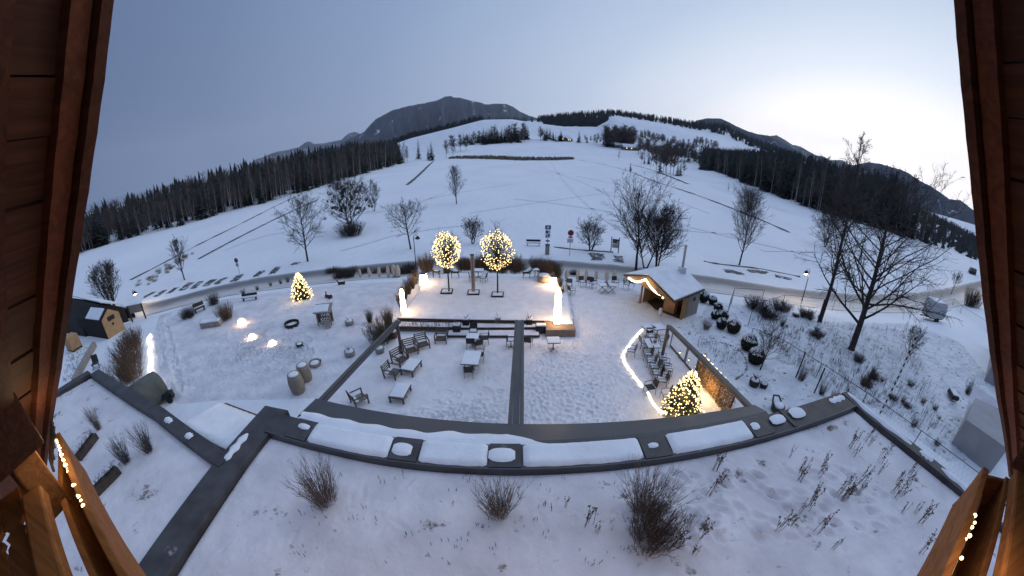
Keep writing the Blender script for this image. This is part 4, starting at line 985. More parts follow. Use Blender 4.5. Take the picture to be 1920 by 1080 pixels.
# roof planting bed: snow sheets
flat = lambda X, Y: np.zeros_like(X) + 3.06
fp = []
for _ in range(110):
    x = rnd.uniform(3.2, 12.0); fp.append((x, 6.9 - (x - 5) * .18 - rnd.uniform(0, 2.6), rnd.uniform(-1.1, -.5), .24, .11, .11))
for _ in range(60): fp.append((rnd.uniform(-8, 14), rnd.uniform(1, 7), rnd.uniform(0, 3), rnd.uniform(.1, .4), .08, rnd.uniform(.02, .05)))
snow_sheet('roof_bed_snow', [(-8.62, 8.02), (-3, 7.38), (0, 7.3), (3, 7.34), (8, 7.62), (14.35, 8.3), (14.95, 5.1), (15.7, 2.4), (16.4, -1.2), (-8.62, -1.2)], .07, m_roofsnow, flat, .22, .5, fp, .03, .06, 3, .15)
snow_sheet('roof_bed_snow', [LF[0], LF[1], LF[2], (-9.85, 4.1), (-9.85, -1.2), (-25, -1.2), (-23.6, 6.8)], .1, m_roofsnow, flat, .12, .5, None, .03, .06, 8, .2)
# white corrugated lean-to roof
UPZ = Vector((0, 0, 1))
lean = thing('lean_to_roof', 'snow white corrugated lean-to roof with rusty brown gutter edge beside the dark parapet', 'lean-to', (0, 0, 0))
ca, cb, cc, cd_ = at(415, 757, 2.35), at(495, 787, 2.35), at(437, 852, 2.75), at(338, 800, 2.75)
mb = MB(); mb.slab([ca, cb, cc, cd_][::-1], .05); mb.build('roof_sheet', m_wrust, lean)
mb = MB()
for i in range(31):
    t = (i + .5) / 31; a = ca + (cb - ca) * t; b = cd_ + (cc - cd_) * t
    mb.tube([a + (b - a) * k + UPZ * (.035 + .012 * math.sin(i * 1.7 + k * 9)) for k in (.01, .2, .4, .6, .8, .99)], .068, 8)
mb.build('roof_snow', m_snow, lean, True)
mb = MB()
for i in range(24):
    t = (i + .5) / 24; p = ca + (cb - ca) * t; d = (ca - cd_).normalized(); mb.beam(p + Vector((0, 0, -.06)), p + d * .24 + Vector((0, 0, -.09)), .09, .05)
    t = (i + .5) / 24; p = cd_ + (cc - cd_) * t; mb.beam(p + Vector((0, 0, -.08)), p - d * .26 + Vector((0, 0, -.10)), .09, .06)
mb.beam(ca + d * .16 + Vector((0, 0, -.16)), cb + d * .16 + Vector((0, 0, -.16)), .12, .10); mb.build('gutter', m_wrust, lean)
for p in (ca, cb, cc, cd_): mb = MB(); mb.beam((p.x, p.y, 0), (p.x, p.y, p.z - .12), .12, .12, up=(1, 0, 0)); mb.build('post', m_wall, lean)

# ---------------------------------------------------------------- awning frame over the courtyard
aw = thing('awning_frame', 'dark steel awning frame with long cassette and three rails over the courtyard', 'awning', (0, 10, 0))
def abuild(mb, name, m, **k): mb.v = [(x, y - 10, z) for x, y, z in mb.v]; return mb.build(name, m, aw, **k)
xs = np.linspace(at(520, 790, 3.1).x + .0, at(1470, 790, 3.1).x, 30); prof = [(1.03, 2.45), (1.03, 3.12), (1.35, 3.16), (0, 2.86), (0, 2.5)]
mb = MB()
xs = np.linspace(-7.95, 9.85, 30)
for x in xs:
    for k, (dy, z) in enumerate(prof): mb.v.append((x, yin(x) + (dy if k < 3 else cassw(x)), z))
for i in range(len(xs) - 1):
    for k in range(4): b = i * 5 + k; mb.face((b, b + 1, b + 6, b + 5))
mb.face((4, 3, 2, 1, 0)); e = (len(xs) - 1) * 5; mb.face((e, e + 1, e + 2, e + 3, e + 4)); abuild(mb, 'cassette', m_metal)
mb = MB(); xs = np.linspace(at(567, 770, 3.15).x, at(1066, 842, 3.15).x, 60); edge_px = [(563, 770), (575, 772), (600, 778), (650, 788), (720, 800), (800, 812), (850, 808), (900, 815), (950, 812), (975, 822), (1010, 830), (1066, 842)]
ex = [at(u, v, 3.06).x for u, v in edge_px]; ey = [at(u, v, 3.06).y for u, v in edge_px]
for i, x in enumerate(xs):
    ye = max(np.interp(x, ex, ey) + .05 * math.sin(x * 5), yin(x) + 1.06)
    for j in range(7):
        s_ = j / 6; y = yin(x) + .98 + (ye - yin(x) - .98) * s_; zc = 3.14 if y < yin(x) + 1.35 else 3.16 - .30 * (y - yin(x) - 1.35) / (cassw(x) - 1.35)
        mb.v.append((x, y, max(zc, 3.12 if s_ < .2 else zc) + .13 * (1 - s_ ** 5) * min(1, i / 4, (59 - i) / 12) + .001))
for i in range(59):
    for j in range(6): b = i * 7 + j; mb.face((b, b + 1, b + 8, b + 7))
mb.v = mb.v; o_ = abuild(mb, 'snow_drift', m_snow, smooth=True); o_.data.flip_normals()
mb = MB(); e1 = [(1335, 818), (1380, 803), (1402, 797), (1415, 784), (1424, 800)]
P = [at(u, v, 3.10) for u, v in e1]; bas = [at(1335, 822, 3.13), at(1428, 802, 3.13)]
mb.slab([P[0], P[1], P[2], P[3], P[4], bas[1], bas[0]][::-1], -.09); abuild(mb, 'snow_drift', m_snow)
for (b0, t0, wd, nm) in ((at(600, 752, 2.80), at(745, 602, 2.40), .34, 0), (at(967, 797, 2.82), at(974, 602, 2.42), .56, 1), (at(1405, 765, 2.82), at(1252, 611, 2.42), .36, 2)):
    d = (t0 - b0).normalized(); sd = Vector((d.y, -d.x, 0)).normalized(); mb = MB(); b1 = b0 - d * .5
    if nm == 1:
        for s_ in (-1, 1): mb.beam(b1 + sd * s_ * wd * .37, t0 + sd * s_ * wd * .32, wd * .28, .16)
        o = abuild(mb, 'rail', m_rail, bevel=.015)
        mb = MB(); mb.beam(b1 + Vector((0, 0, -.02)), t0 + Vector((0, 0, -.02)), wd * .42, .12); abuild(mb, 'rail_gutter', m_metal)
    else:
        mb.beam(b1, t0, wd * .5, .17); o = abuild(mb, 'rail', m_rail, bevel=.015)
        mb = MB(); mb.beam(b1 + sd * wd * .45 + Vector((0, 0, -.03)), t0 + sd * wd * .45 + Vector((0, 0, -.03)), wd * .4, .12); abuild(mb, 'rail_gutter', m_metal)
    mb = MB(); mb.box((t0.x, t0.y - .08, t0.z / 2 - .05), (.15, .15, t0.z - .1)); abuild(mb, 'post', m_rail, bevel=.01)
# ---------------------------------------------------------------- snow around the house: courtyard, lawn, rough garden
SQ = lambda u, v, z=0: tuple(at(u, v, z).xy)
court = [SQ(640, 800), SQ(600, 752), SQ(735, 640), SQ(745, 615), (-7.7, 20.9), (3.6, 20.6), SQ(1075, 632), SQ(1064, 545), SQ(1058, 528), SQ(1180, 530), SQ(1240, 590), SQ(1250, 615), SQ(1410, 772), (10.5, 8.6), (-8, 8.6)]
pr = []
for a, b, n_ in [((-2.2, 10), (-2.6, 14.5), 16), ((0.2, 14), (-5, 12), 14), ((1, 11), (2.5, 19), 22), ((2.5, 19), (6, 26), 20), ((3, 12), (7.5, 22), 18), ((1, 15), (8, 16), 14), ((4, 10), (4.5, 24), 14), ((7, 24), (9.5, 26), 12), ((2, 20.5), (5, 18), 20), ((-1, 16), (-4.5, 17.5), 5)]: pr += steps([a, b], n_, 1.5)
for _ in range(520):
    x, y = rnd.gauss(-2.2, 1.3), rnd.gauss(12.3, 1.2); pr.append((x, y, rnd.uniform(0, 3.14), rnd.uniform(.1, .3), rnd.uniform(.05, .10), rnd.uniform(.04, .10)))
for _ in range(420):
    x, y = rnd.gauss(3.0, 1.8), rnd.gauss(16, 4); pr.append((x, y, rnd.uniform(0, 3.14), rnd.uniform(.1, .22), rnd.uniform(.05, .09), rnd.uniform(.03, .07)))
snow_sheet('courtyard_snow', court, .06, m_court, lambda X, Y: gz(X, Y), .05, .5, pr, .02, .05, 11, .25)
lawn = [SQ(735, 625), SQ(742, 560), SQ(770, 522), SQ(640, 515), SQ(560, 530), SQ(470, 545), SQ(420, 552), SQ(300, 590), SQ(280, 640), SQ(290, 700), SQ(330, 760), SQ(420, 752), SQ(600, 748)]
pl_ = []
for i in range(46):
    a = rnd.uniform(0, 6.28); cx_, cy_ = at(500 + rnd.uniform(-55, 70), 650 + rnd.uniform(-25, 30)).xy; r = rnd.uniform(.5, 2.4)
    for k in range(26): t = a + k * .36 / r; pl_.append((cx_ + r * math.cos(t), cy_ + r * math.sin(t), t + 1.57, .2, .08, rnd.uniform(.05, .09)))
pl_ += steps([SQ(300, 720), SQ(420, 640), SQ(560, 590), SQ(730, 560)], 12, 2.0) + steps([SQ(640, 700), SQ(560, 640), SQ(480, 580)], 10, 1.5) + steps([SQ(700, 620), SQ(560, 560)], 10, 2)
for off in (-.9, .9): pl_ += [(x, y, a, .5, .18, .10) for (x, y, a, _, _, _) in steps([tuple(at(330 + off * 12, 735).xy), tuple(at(310 + off * 12, 650).xy), tuple(at(300 + off * 12, 600).xy)], 1, .02, gap=.3)]
snow_sheet('lawn_snow', lawn, .09, m_lawn, lambda X, Y: gz(X, Y), .10, .35, pl_, .04, .07, 12, .6)
garden = [SQ(1262, 612), SQ(1312, 590), SQ(1330, 566), SQ(1440, 572), SQ(1540, 605), SQ(1690, 600), SQ(1800, 640), SQ(1850, 700), SQ(1860, 860), SQ(1780, 870), SQ(1640, 765), SQ(1480, 792), SQ(1418, 778)]
pg = [(x, y, rnd.uniform(0, 3), rnd.uniform(.15, .5), rnd.uniform(.1, .25), rnd.uniform(.03, .08)) for x, y in [(rnd.uniform(11, 45), rnd.uniform(6, 24)) for _ in range(900)]]
snow_sheet('garden_snow', garden, .11, m_rough, lambda X, Y: gz(X, Y), .22, .4, pg, .06, .08, 13, .8)
# raised terrace with two planted steps
terr = thing('terrace', 'raised snow covered terrace with dark board edges and two planted steps', 'terrace', (0, 0, 0))
def bl(mb, a, b, h=.16, w_=.08): mb.beam(a, b, w_, h)
T0 = [at(748, 598, .5), at(1071, 602, .5), at(1058, 535, .5), at(1046, 520, .5), at(805, 518, .5)]
q0 = [at(742, 613, .33), at(1024, 614, .33)]; q1 = [at(838, 629, .16), at(1012, 629, .16)]
mb = MB(); mb.prism([tuple(p.xy) for p in T0], -1.2, .46); mb.build('body', m_facing, terr)
pt = [(rnd.uniform(-9, 3), rnd.uniform(22, 32), rnd.uniform(0, 3), .2, .1, .02) for _ in range(120)]
def ter_sheet(poly, y0, z0, y1, z1, seed, th=.10, m=None):
    """snow lying over a planted bank that rises from (y0, z0) to (y1, z1)"""
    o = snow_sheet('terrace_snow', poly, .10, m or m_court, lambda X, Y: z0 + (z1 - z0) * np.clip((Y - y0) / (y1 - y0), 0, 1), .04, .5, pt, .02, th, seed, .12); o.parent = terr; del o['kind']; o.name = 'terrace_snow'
ter_sheet([tuple(p.xy) for p in T0], 0, .46, 1, .46, 21)
def bank(A, B, zb, TA, TB, zt, seed):
    mb = MB(); b = len(mb.v); mb.v += [(A.x, A.y, -.3), (B.x, B.y, -.3), (B.x, TB - .05, -.3), (A.x, TA - .05, -.3), (A.x, A.y, zb), (B.x, B.y, zb), (B.x, TB - .05, zt), (A.x, TA - .05, zt)]
    for q in ((4, 5, 6, 7), (0, 1, 5, 4), (1, 2, 6, 5), (3, 0, 4, 7)): mb.face([b + i for i in q])
    mb.build('bank', m_facing, terr)
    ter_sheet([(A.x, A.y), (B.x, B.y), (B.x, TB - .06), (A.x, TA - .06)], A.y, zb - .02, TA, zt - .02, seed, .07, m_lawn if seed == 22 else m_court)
bank(q0[0], q0[1], .30, T0[0].y, T0[1].y, .36, 22); bank(q1[0], q1[1], .13, q0[0].y, q0[1].y, .22, 23)
mb = MB(); bl(mb, T0[0] + Vector((-.1, -.03, .02)), Vector((q0[1].x + .3, T0[1].y - .03, .49)), .12); mb.build('edging_board', m_retain, terr)
mb = MB(); bl(mb, q0[0] + Vector((-.1, -.03, -.03)), Vector((q1[0].x + .6, q0[0].y - .03, .30)), .18, .10); mb.build('edging_board', m_retain, terr)
mb = MB(); bl(mb, Vector((q1[0].x + .6, q0[0].y - .03, .30)), q0[1] + Vector((0, -.03, -.02)), .11); mb.build('edging_board', m_retain, terr)
mb = MB(); bl(mb, q1[0] + Vector((0, -.03, -.03)), q1[1] + Vector((0, -.03, -.03)), .10); mb.build('edging_board', m_retain, terr)
cbx = [at(1024, 616, .5), at(1073, 605, .5)]
mb = MB(); y0_ = at(1050, 632, 0).y; mb.box(((cbx[0].x + cbx[1].x) / 2 + .02, (T0[1].y + y0_) / 2, .22), (cbx[1].x - cbx[0].x + .1, T0[1].y - y0_, .62)); mb.build('corner_block', m_facing, terr, bevel=.02)
mb = MB(); mb.box(((cbx[0].x + cbx[1].x) / 2 + .32, (T0[1].y + y0_) / 2 + .35, .555), (cbx[1].x - cbx[0].x - .6, (T0[1].y - y0_) * .45, .08)); mb.build('snow_cap', m_snow, terr, bevel=.04)
mb = MB(); mb.slab([at(1051, 602, .62), at(1071, 602, .62), at(1060, 538, .62), at(1052, 538, .62)], .3); mb.build('side_wall', m_snow, terr, bevel=.05)
struct_names = None

# ---------------------------------------------------------------- courtyard furniture
def lounge_parts(t):
    for x in (-.36, .36):
        mb = MB(); mb.box((x, .33, .30), (.07, .07, .60)); mb.build('leg', m_teak, t, bevel=.006)
        mb = MB(); mb.beam((x, -.36, 0), (x, -.46, .86), .07, .07, up=(0, 1, 0)); mb.build('leg', m_teak, t, bevel=.006)
        mb = MB(); mb.box((x, -.05, .615), (.09, .84, .035)); mb.build('armrest', m_teak, t, bevel=.008)
    mb = MB()
    for i in range(7): mb.box((0, -.30 + i * .10, .345), (.66, .07, .022))
    mb.box((0, .34, .31), (.66, .03, .09)); mb.build('seat', m_teak, t)
    mb = MB()
    for i, z in enumerate((.42, .56, .70, .835)): mb.beam((-.33, -.385 - (z - .3) * .11, z), (.33, -.385 - (z - .3) * .11, z), .022, .075)
    mb.build('backrest', m_teak, t)
    mb = MB(); mb.beam((-.33, -.445, .885), (.33, -.445, .885), .045, .03); mb.build('snow_cap', m_snow, t, bevel=.012)
    mb = MB(); mb.box((0, -.22, .375), (.62, .18, .035)); mb.build('snow_cap', m_snow, t, bevel=.012)
def look_at(p, target): d = Vector(target).xy - Vector(p).xy; return math.atan2(d.y, d.x) - math.pi / 2
lounge = thing('lounge_chair', 'grey wooden lounge chair nearest the planted step, facing the house', 'chair', (0, 0, 0), 0, 'wooden lounge chairs in the courtyard'); lounge_parts(lounge)
fire = at(860, 720)
LC = [((828, 641), math.pi + .02, 'grey wooden lounge chair standing alone nearest the planted step, facing the house'),
      ((793, 652), math.pi + .52, 'grey wooden lounge chair between the lone chair and the frame post'), ((771, 663), math.pi + .55, 'grey wooden lounge chair just beside the awning frame post'),
      ((752, 681), math.pi + 1.0, 'grey wooden lounge chair behind the snowy coffee table, below the post'), ((738, 706), math.pi + 1.35, 'grey wooden lounge chair beside the snowy coffee table, toward the house'),
      ((676, 756), -.75, 'lounge chair with snow on its back close to the western awning rail')]
for i, ((u, v), rz, lab) in enumerate(LC):
    p = at(u, v)
    if i == 0: lounge.location = p; lounge.rotation_euler = (0, 0, rz); lounge['label'] = lab
    else: dup(lounge, lab, p, rz, 1, 'wooden lounge chairs in the courtyard')
def coffee(label, p, rz):
    t = thing('coffee_table', label, 'table', p, rz, 'coffee tables in the courtyard')
    for x in (-.36, .36):
        for y in (-.56, .56): mb = MB(); mb.box((x, y, .19), (.08, .08, .38)); mb.build('leg', m_teak, t, bevel=.006)
    mb = MB(); mb.box((0, 0, .40), (.86, 1.26, .05)); mb.build('tabletop', m_teak, t, bevel=.006)
    mb = MB(); mb.box((0, .02, .455), (.78, 1.16, .06)); mb.build('snow_cap', m_snow, t, bevel=.025)
coffee('low wooden coffee table under snow with dark frame, beside the lounge chairs', at(772, 696), -.22)
coffee('low wooden coffee table half lost in snow, nearer the house', at(752, 745), -.1)
def chair_parts(t, snow=True, mt=m_dark):
    for x in (-.24, .24):
        mb = MB(); mb.tube([(x, .22, 0), (x, .22, .64)], .014, 5); mb.build('leg', m_black, t)
        mb = MB(); mb.tube([(x, -.28, 0), (x, -.24, .45), (x, -.33, .88)], .014, 5); mb.build('leg', m_black, t)
        mb = MB(); mb.tube([(x, .22, .64), (x * 1.05, 0, .665), (x, -.27, .65)], .017, 5); mb.build('armrest', m_black, t)
    mb = MB(); mb.box((0, -.01, .44), (.47, .46, .035)); mb.build('seat', mt, t, bevel=.01)
    mb = MB(); mb.beam((0, -.255, .50), (0, -.325, .87), .46, .022, up=(0, 1, .2)); mb.build('backrest', mt, t, bevel=.008)
    if snow: mb = MB(); mb.box((0, .0, .475), (.42, .40, .035)); mb.build('snow_cap', m_snow, t, bevel=.015)
GC = 'dark wicker armchairs'
chairS = thing('garden_chair', 'x', 'chair', (0, 0, 0), 0, GC); chair_parts(chairS)
chairN = thing('garden_chair', 'x', 'chair', (0, 0, 0), 0, GC); chair_parts(chairN, False)
used = set()
def chair(label, p, rz, snow=True):
    src = chairS if snow else chairN
    if id(src) in used: return dup(src, label, p, rz, 1, GC)
    used.add(id(src)); src.location = p; src.rotation_euler = (0, 0, rz); src['label'] = label; return src
def din_table(label, p, rz=0, w_=.78, d_=.78, star=True, cap=.035):
    t = thing('garden_table', label, 'table', p, rz, 'snow covered garden tables')
    mb = MB(); mb.box((0, 0, .735), (w_, d_, .03)); mb.build('tabletop', m_black, t, bevel=.004)
    mb = MB(); mb.box((0, 0, .75 + cap / 2), (w_ - .03, d_ - .03, cap)); mb.build('snow_cap', m_snow, t, bevel=.015)
    mb = MB()
    mb.tube([(0, 0, .08), (0, 0, .72)], .03, 6)
    for a in (.8, 2.37, 3.94, 5.5): mb.tube([(0, 0, .16), (.34 * math.cos(a), .34 * math.sin(a), .01)], .018, 5)
    mb.build('leg', m_black, t); return t
def tab_at(u, v): p = at(u, v, .77); p.z = 0; return p
din_table('square snow topped table in the courtyard nearest the planted step', tab_at(886, 630), 0, .8, .72)
din_table('long snow topped table in the middle of the courtyard', tab_at(884, 670), -.06, 1.0, 1.45)
din_table('narrow snow topped table pressed against the middle awning rail', tab_at(958, 633), 0, .4, .8)
din_table('lone snow topped table on a star foot before the terrace corner block', tab_at(1038, 637), .03, .8, .78)
din_table('square snow topped table carrying a flower pot in the eastern chair group', tab_at(1223, 643), -.05, .85, 1.15)
din_table('snow topped table at the far end of the eastern chair group', tab_at(1217, 613), .5, .8, .8)
din_table('snow topped table behind the awning post at the eastern chair group', tab_at(1234, 612), .1, .9, .9)
chair('dark armchair on the step side of the square courtyard table', at(888, 631), math.pi, True)
chair('dark armchair facing the square courtyard table from its east side', at(908, 645), math.pi / 2 + .12, False)
chair('dark armchair between the square table and the long table, backrest to the house', at(883, 652), 0.0, False)
chair('dark armchair beside the corner of the long courtyard table, turned east', at(896, 655), .5, False)
chair('dark armchair on the east side of the long courtyard table', at(899, 676), math.pi / 2, False)
chair('dark armchair at the house end of the long courtyard table, backrest to the house', at(880, 706), 0, False)
chair('dark armchair half hidden behind the middle awning rail, west side', at(957, 648), 0, True)
chair('snowy armchair half hidden behind the middle awning rail, east side', at(990, 650), -.3, True)
chair('armchair with snow at the end of the light rope curve, western side of its group', at(1181, 668), 1.3, True)
chair('armchair near the house end of the light rope curve, facing west', at(1216, 738), 1.7, False)
for i, (u, v, rz) in enumerate([(1208, 660, -.1), (1212, 674, -.2), (1218, 688, -.25), (1224, 699, -.2), (1229, 711, -.3), (1240, 683, 2.9), (1246, 693, 2.8), (1250, 704, 2.9), (1246, 716, 2.7), (1238, 724, -.2)]):
    chair('dark snowy armchair packed close in the row by the glass screen', at(u, v), rz + math.pi / 2, True)
for i, (u, v, rz, lab) in enumerate([(1246, 752, 1.5, 'armchair with snow beside the lit spruce, end of the packed row'), (1250, 775, 1.5, 'armchair with snow nearest the cassette beside the lit spruce'), (1218, 640, math.pi, 'dark armchair at the far side of the flower pot table'), (1241, 648, 1.4, 'dark armchair between flower pot table and awning post'), (1205, 652, -1.5, 'dark armchair on the west side of the flower pot table')]):
    chair(lab, at(u, v), rz, True)
# furniture beyond the terrace, beside the hut
for i, (u, v, rz, s_) in enumerate([(1067, 537, 2.9, 1), (1091, 537, .2, 1), (1104, 538, -.3, 1), (1112, 540, .4, 1), (1153, 537, .2, 1), (1174, 541, 1.2, 1), (1071, 552, 2.0, 1), (1184, 538, 1.0, 0)]):
    chair('dark wicker armchair in the row along the road hedge beside the hut', at(u, v), rz + math.pi, bool(s_))
def folding(label, p, rz):
    t = thing('folding_table', label, 'table', p, rz, 'folding tables near the hut')
    mb = MB(); mb.box((0, 0, .72), (.9, .7, .03)); mb.build('tabletop', m_greywood, t); mb = MB(); mb.box((0, 0, .75), (.86, .66, .04)); mb.build('snow_cap', m_snow, t, bevel=.015)
    for s_ in (-1, 1):
        for y in (-.3, .3): mb = MB(); mb.beam((s_ * .4, y, 0), (-s_ * .35, y, .7), .03, .03); mb.build('leg', m_black, t)
folding('folding table on crossed legs in front of the road chairs, western of two', at(1131, 549), .1); folding('folding table on crossed legs in front of the road chairs, nearer the hut', at(1145, 549), -.1)
din_table('snow topped bar table behind the carved post on the terrace', Vector((at(897, 521, TER).x, at(897, 521, TER).y, TER)), 0, 1.0, .8)
chair('garden chair on the terrace beside the bar table, west side', at(886, 528, TER), -1.3, True); chair('garden chair on the terrace beside the bar table, east side', at(907, 529, TER), 1.3, True)
din_table('snow topped low table by the terrace deer, near the round tub', Vector((at(1003, 520, TER).x, at(1003, 520, TER).y, TER)), .2, .7, .6)

# folded parasols
def parasol_parts(t):
    mb = MB(); mb.lathe([(.05, .12), (.20, .35), (.235, .8), (.20, 1.25), (.11, 1.55), (.03, 1.68)], 10)
    n = 10
    for i, (x, y, z) in enumerate(mb.v):
        k = i % n; f = 1 + (.16 if k % 2 else -.12); mb.v[i] = (x * f, y * f, z)
    mb.build('canopy', m_par, t, True)
    mb = MB(); mb.tube([(0, 0, 0), (0, 0, 1.74)], .022, 6); mb.build('pole', m_teak, t)
    mb = MB(); mb.lathe([(.24, 0), (.24, .06), (.06, .09)], 10); mb.build('base', m_stone, t)
par0 = thing('parasol', 'x', 'parasol'); parasol_parts(par0)
for i, (u, v, vt) in enumerate([(676, 521, 503), (693, 520, 500), (712, 520, 499), (729, 520, 496), (740, 520, 495), (747, 520, 496), (1062, 527, 504), (1083, 528, 504), (1098, 528, 504), (1117, 527, 505), (1137, 530, 505), (1151, 530, 505), (1172, 533, 512)]):
    w_ = i < 6; p = gp(u, v); k = high(p, vt, u) / 1.72
    lab = 'folded beige parasol in the row along the road west of the terrace' if w_ else 'folded beige parasol in the row along the road between terrace and hut'
    grp = 'folded parasols west of the terrace' if w_ else 'folded parasols between terrace and hut'
    if i == 0: par0.location = p; par0.scale = (k * 1.05, k * 1.05, k); par0['label'] = lab; par0['group'] = grp
    else: dup(par0, lab, p, i, (k * (1.3 if i in (4, 5) else 1.05), k * (1.3 if i in (4, 5) else 1.05), k), grp)

# ---------------------------------------------------------------- shrubs
def shrub_meshes(seed, n=90, spread=.5, leafy=0, twigs=4, th=.006, curl=.1, base=.16):
    q = random.Random(seed); C = MB(); S_ = MB()
    for i in range(n):
        a = q.uniform(0, 6.28); r0 = q.uniform(0, base); l = q.uniform(.55, 1.08); t = q.uniform(.05, 1) * spread
        d = Vector((math.cos(a) * t, math.sin(a) * t, 1)).normalized(); p = Vector((r0 * math.cos(a), r0 * math.sin(a), -.05)); pts = [p]
        for k in range(4): d = (d + Vector((q.uniform(-curl, curl), q.uniform(-curl, curl), .02))).normalized(); pts.append(pts[-1] + d * l / 4)
        (S_ if i % 3 == 0 else C).tube(pts, [th, th * .9, th * .75, th * .55, th * .35], 3, cap=False)
        for k in range(twigs):
            j = q.randint(1, 3); e = (d + Vector((q.uniform(-1, 1), q.uniform(-1, 1), q.uniform(-.1, .8)))).normalized(); p2 = pts[j]
            C.tube([p2, p2 + e * l * q.uniform(.12, .3)], [th * .6, th * .35], 3, cap=False)
            for m in range(leafy):
                c = p2 + e * l * q.uniform(.05, .3); f = Vector((q.gauss(0, 1), q.gauss(0, 1), q.gauss(0, 1))).normalized() * .022; g = f.orthogonal() * .8; C.quadp(c - f, c + g, c + f)
    return S_, C
SH = {}
def shrub(label, u, v, h, w_=1.0, kind='twig', z=None, m=None, name='shrub', group=None, seed=None, p=None):
    key = (kind, seed)
    if key not in SH:
        k = {'twig': dict(n=90, spread=.55), 'dense': dict(n=250, spread=.62, twigs=7, leafy=0, base=.48, curl=.16), 'leafy': dict(n=150, spread=.75, leafy=3), 'grass': dict(n=150, spread=.75, twigs=1, th=.006, curl=.16, base=.6), 'broom': dict(n=120, spread=.6, twigs=6, th=.0042, curl=.13), 'dome': dict(n=280, spread=.85, twigs=7, curl=.24, leafy=1, base=.55)}[kind]
        A, B = shrub_meshes((seed or 0) * 7 + len(kind) * 13 + sum(map(ord, kind)), **k); mm = {'leafy': m_ivy, 'grass': m_tan, 'dome': m_brown, 'dense': m_brown}.get(kind, m_twig)
        SH[key] = (A.mesh('stems', [mm]), B.mesh('twigs', [mm]))
    if p is None: p = gp(u, v) if z is None else at(u, v, z)
    t = thing(name, label, 'shrub', p, rnd.uniform(0, 6.28), group); t.scale = (h * w_, h * w_, h)
    for nm, me in zip(('stem', 'foliage'), SH[key]):
        o = bpy.data.objects.new(nm, me.copy() if m else me); COL.objects.link(o); o.parent = t
        if m: o.data.materials[0] = m
    return t
shrub('grey brown winter shrub on the roof in front of the longest snow length', 1208, 965, 2.0, .9, 'broom', 3.05, m_thin)
shrub('dense dark core shrub on the roof, lower half of the large roof shrub pair', 1222, 1015, 1.5, .75, 'dense', 3.05, m_brown)
shrub('bare brown shrub on the roof below the western snow length', 612, 945, 1.9, .85, 'broom', 3.05, m_thin, seed=2)
shrub('dark bare shrub on the roof in front of the two middle cross plates', 935, 965, 1.7, .8, 'broom', 3.05, m_thin, seed=3)
shrub('slim reddish shrub on the western roof bed', 187, 806, 1.3, .55, 'broom', 3.05, m_thin, seed=4)
shrub('thin grey shrub on the western roof bed near its parapet', 282, 850, 1.5, .7, 'twig', 3.05, m_wtwig, seed=5)
shrub('thin grey shrub in the middle of the western roof bed', 240, 868, 1.4, .7, 'twig', 3.05, m_wtwig, seed=6)
shrub('large rounded dense shrub glowing beside the white light rope', 246, 712, 2.1, 1.0, 'dense', None, m_brown, seed=7)
shrub('second rounded shrub on the far side of the shrub beside the light rope', 246, 680, 2.0, 1.0, 'dense', None, m_brown, seed=8)
shrub('third rounded shrub where the white light rope begins', 250, 650, 1.7, 1.0, 'dense', None, m_brown, seed=8)
shrub('small round bare shrub on the lawn edge near the road', 355, 596, 1.15, .85, 'dome', None, m_twig)
shrub('bare shrub beside the sandy brown bush at the lawn edge', 402, 572, 1.3, .75, 'dense', None, m_twig, seed=9)
shrub('sandy brown bush at the lawn edge beside the stone planter', 424, 600, 1.7, .7, 'dense', None, m_brown, seed=10)
shrub('big brown bush with snow at the terrace corner and western awning rail', 716, 640, 1.9, .8, 'dense', None, m_ivy, seed=11)
shrub('reddish leafy bush right at the western terrace corner', 730, 614, 1.7, .6, 'leafy', None, m_brown, seed=12)
shrub('snowy dark bush beyond the brown bush at the terrace corner', 694, 606, 1.3, .5, 'leafy', None, m_box, seed=13)
for i, (u, v, h) in enumerate([(752, 575, 1.5), (759, 562, 1.5), (767, 550, 1.5), (774, 540, 1.4), (780, 531, 1.4)]): shrub('brown hedge bush along the western terrace edge', u, v, h, .55, 'leafy', .2, m_ivy, 'hedge_bush', 'hedge bushes along the western terrace edge', 14 + i % 2)
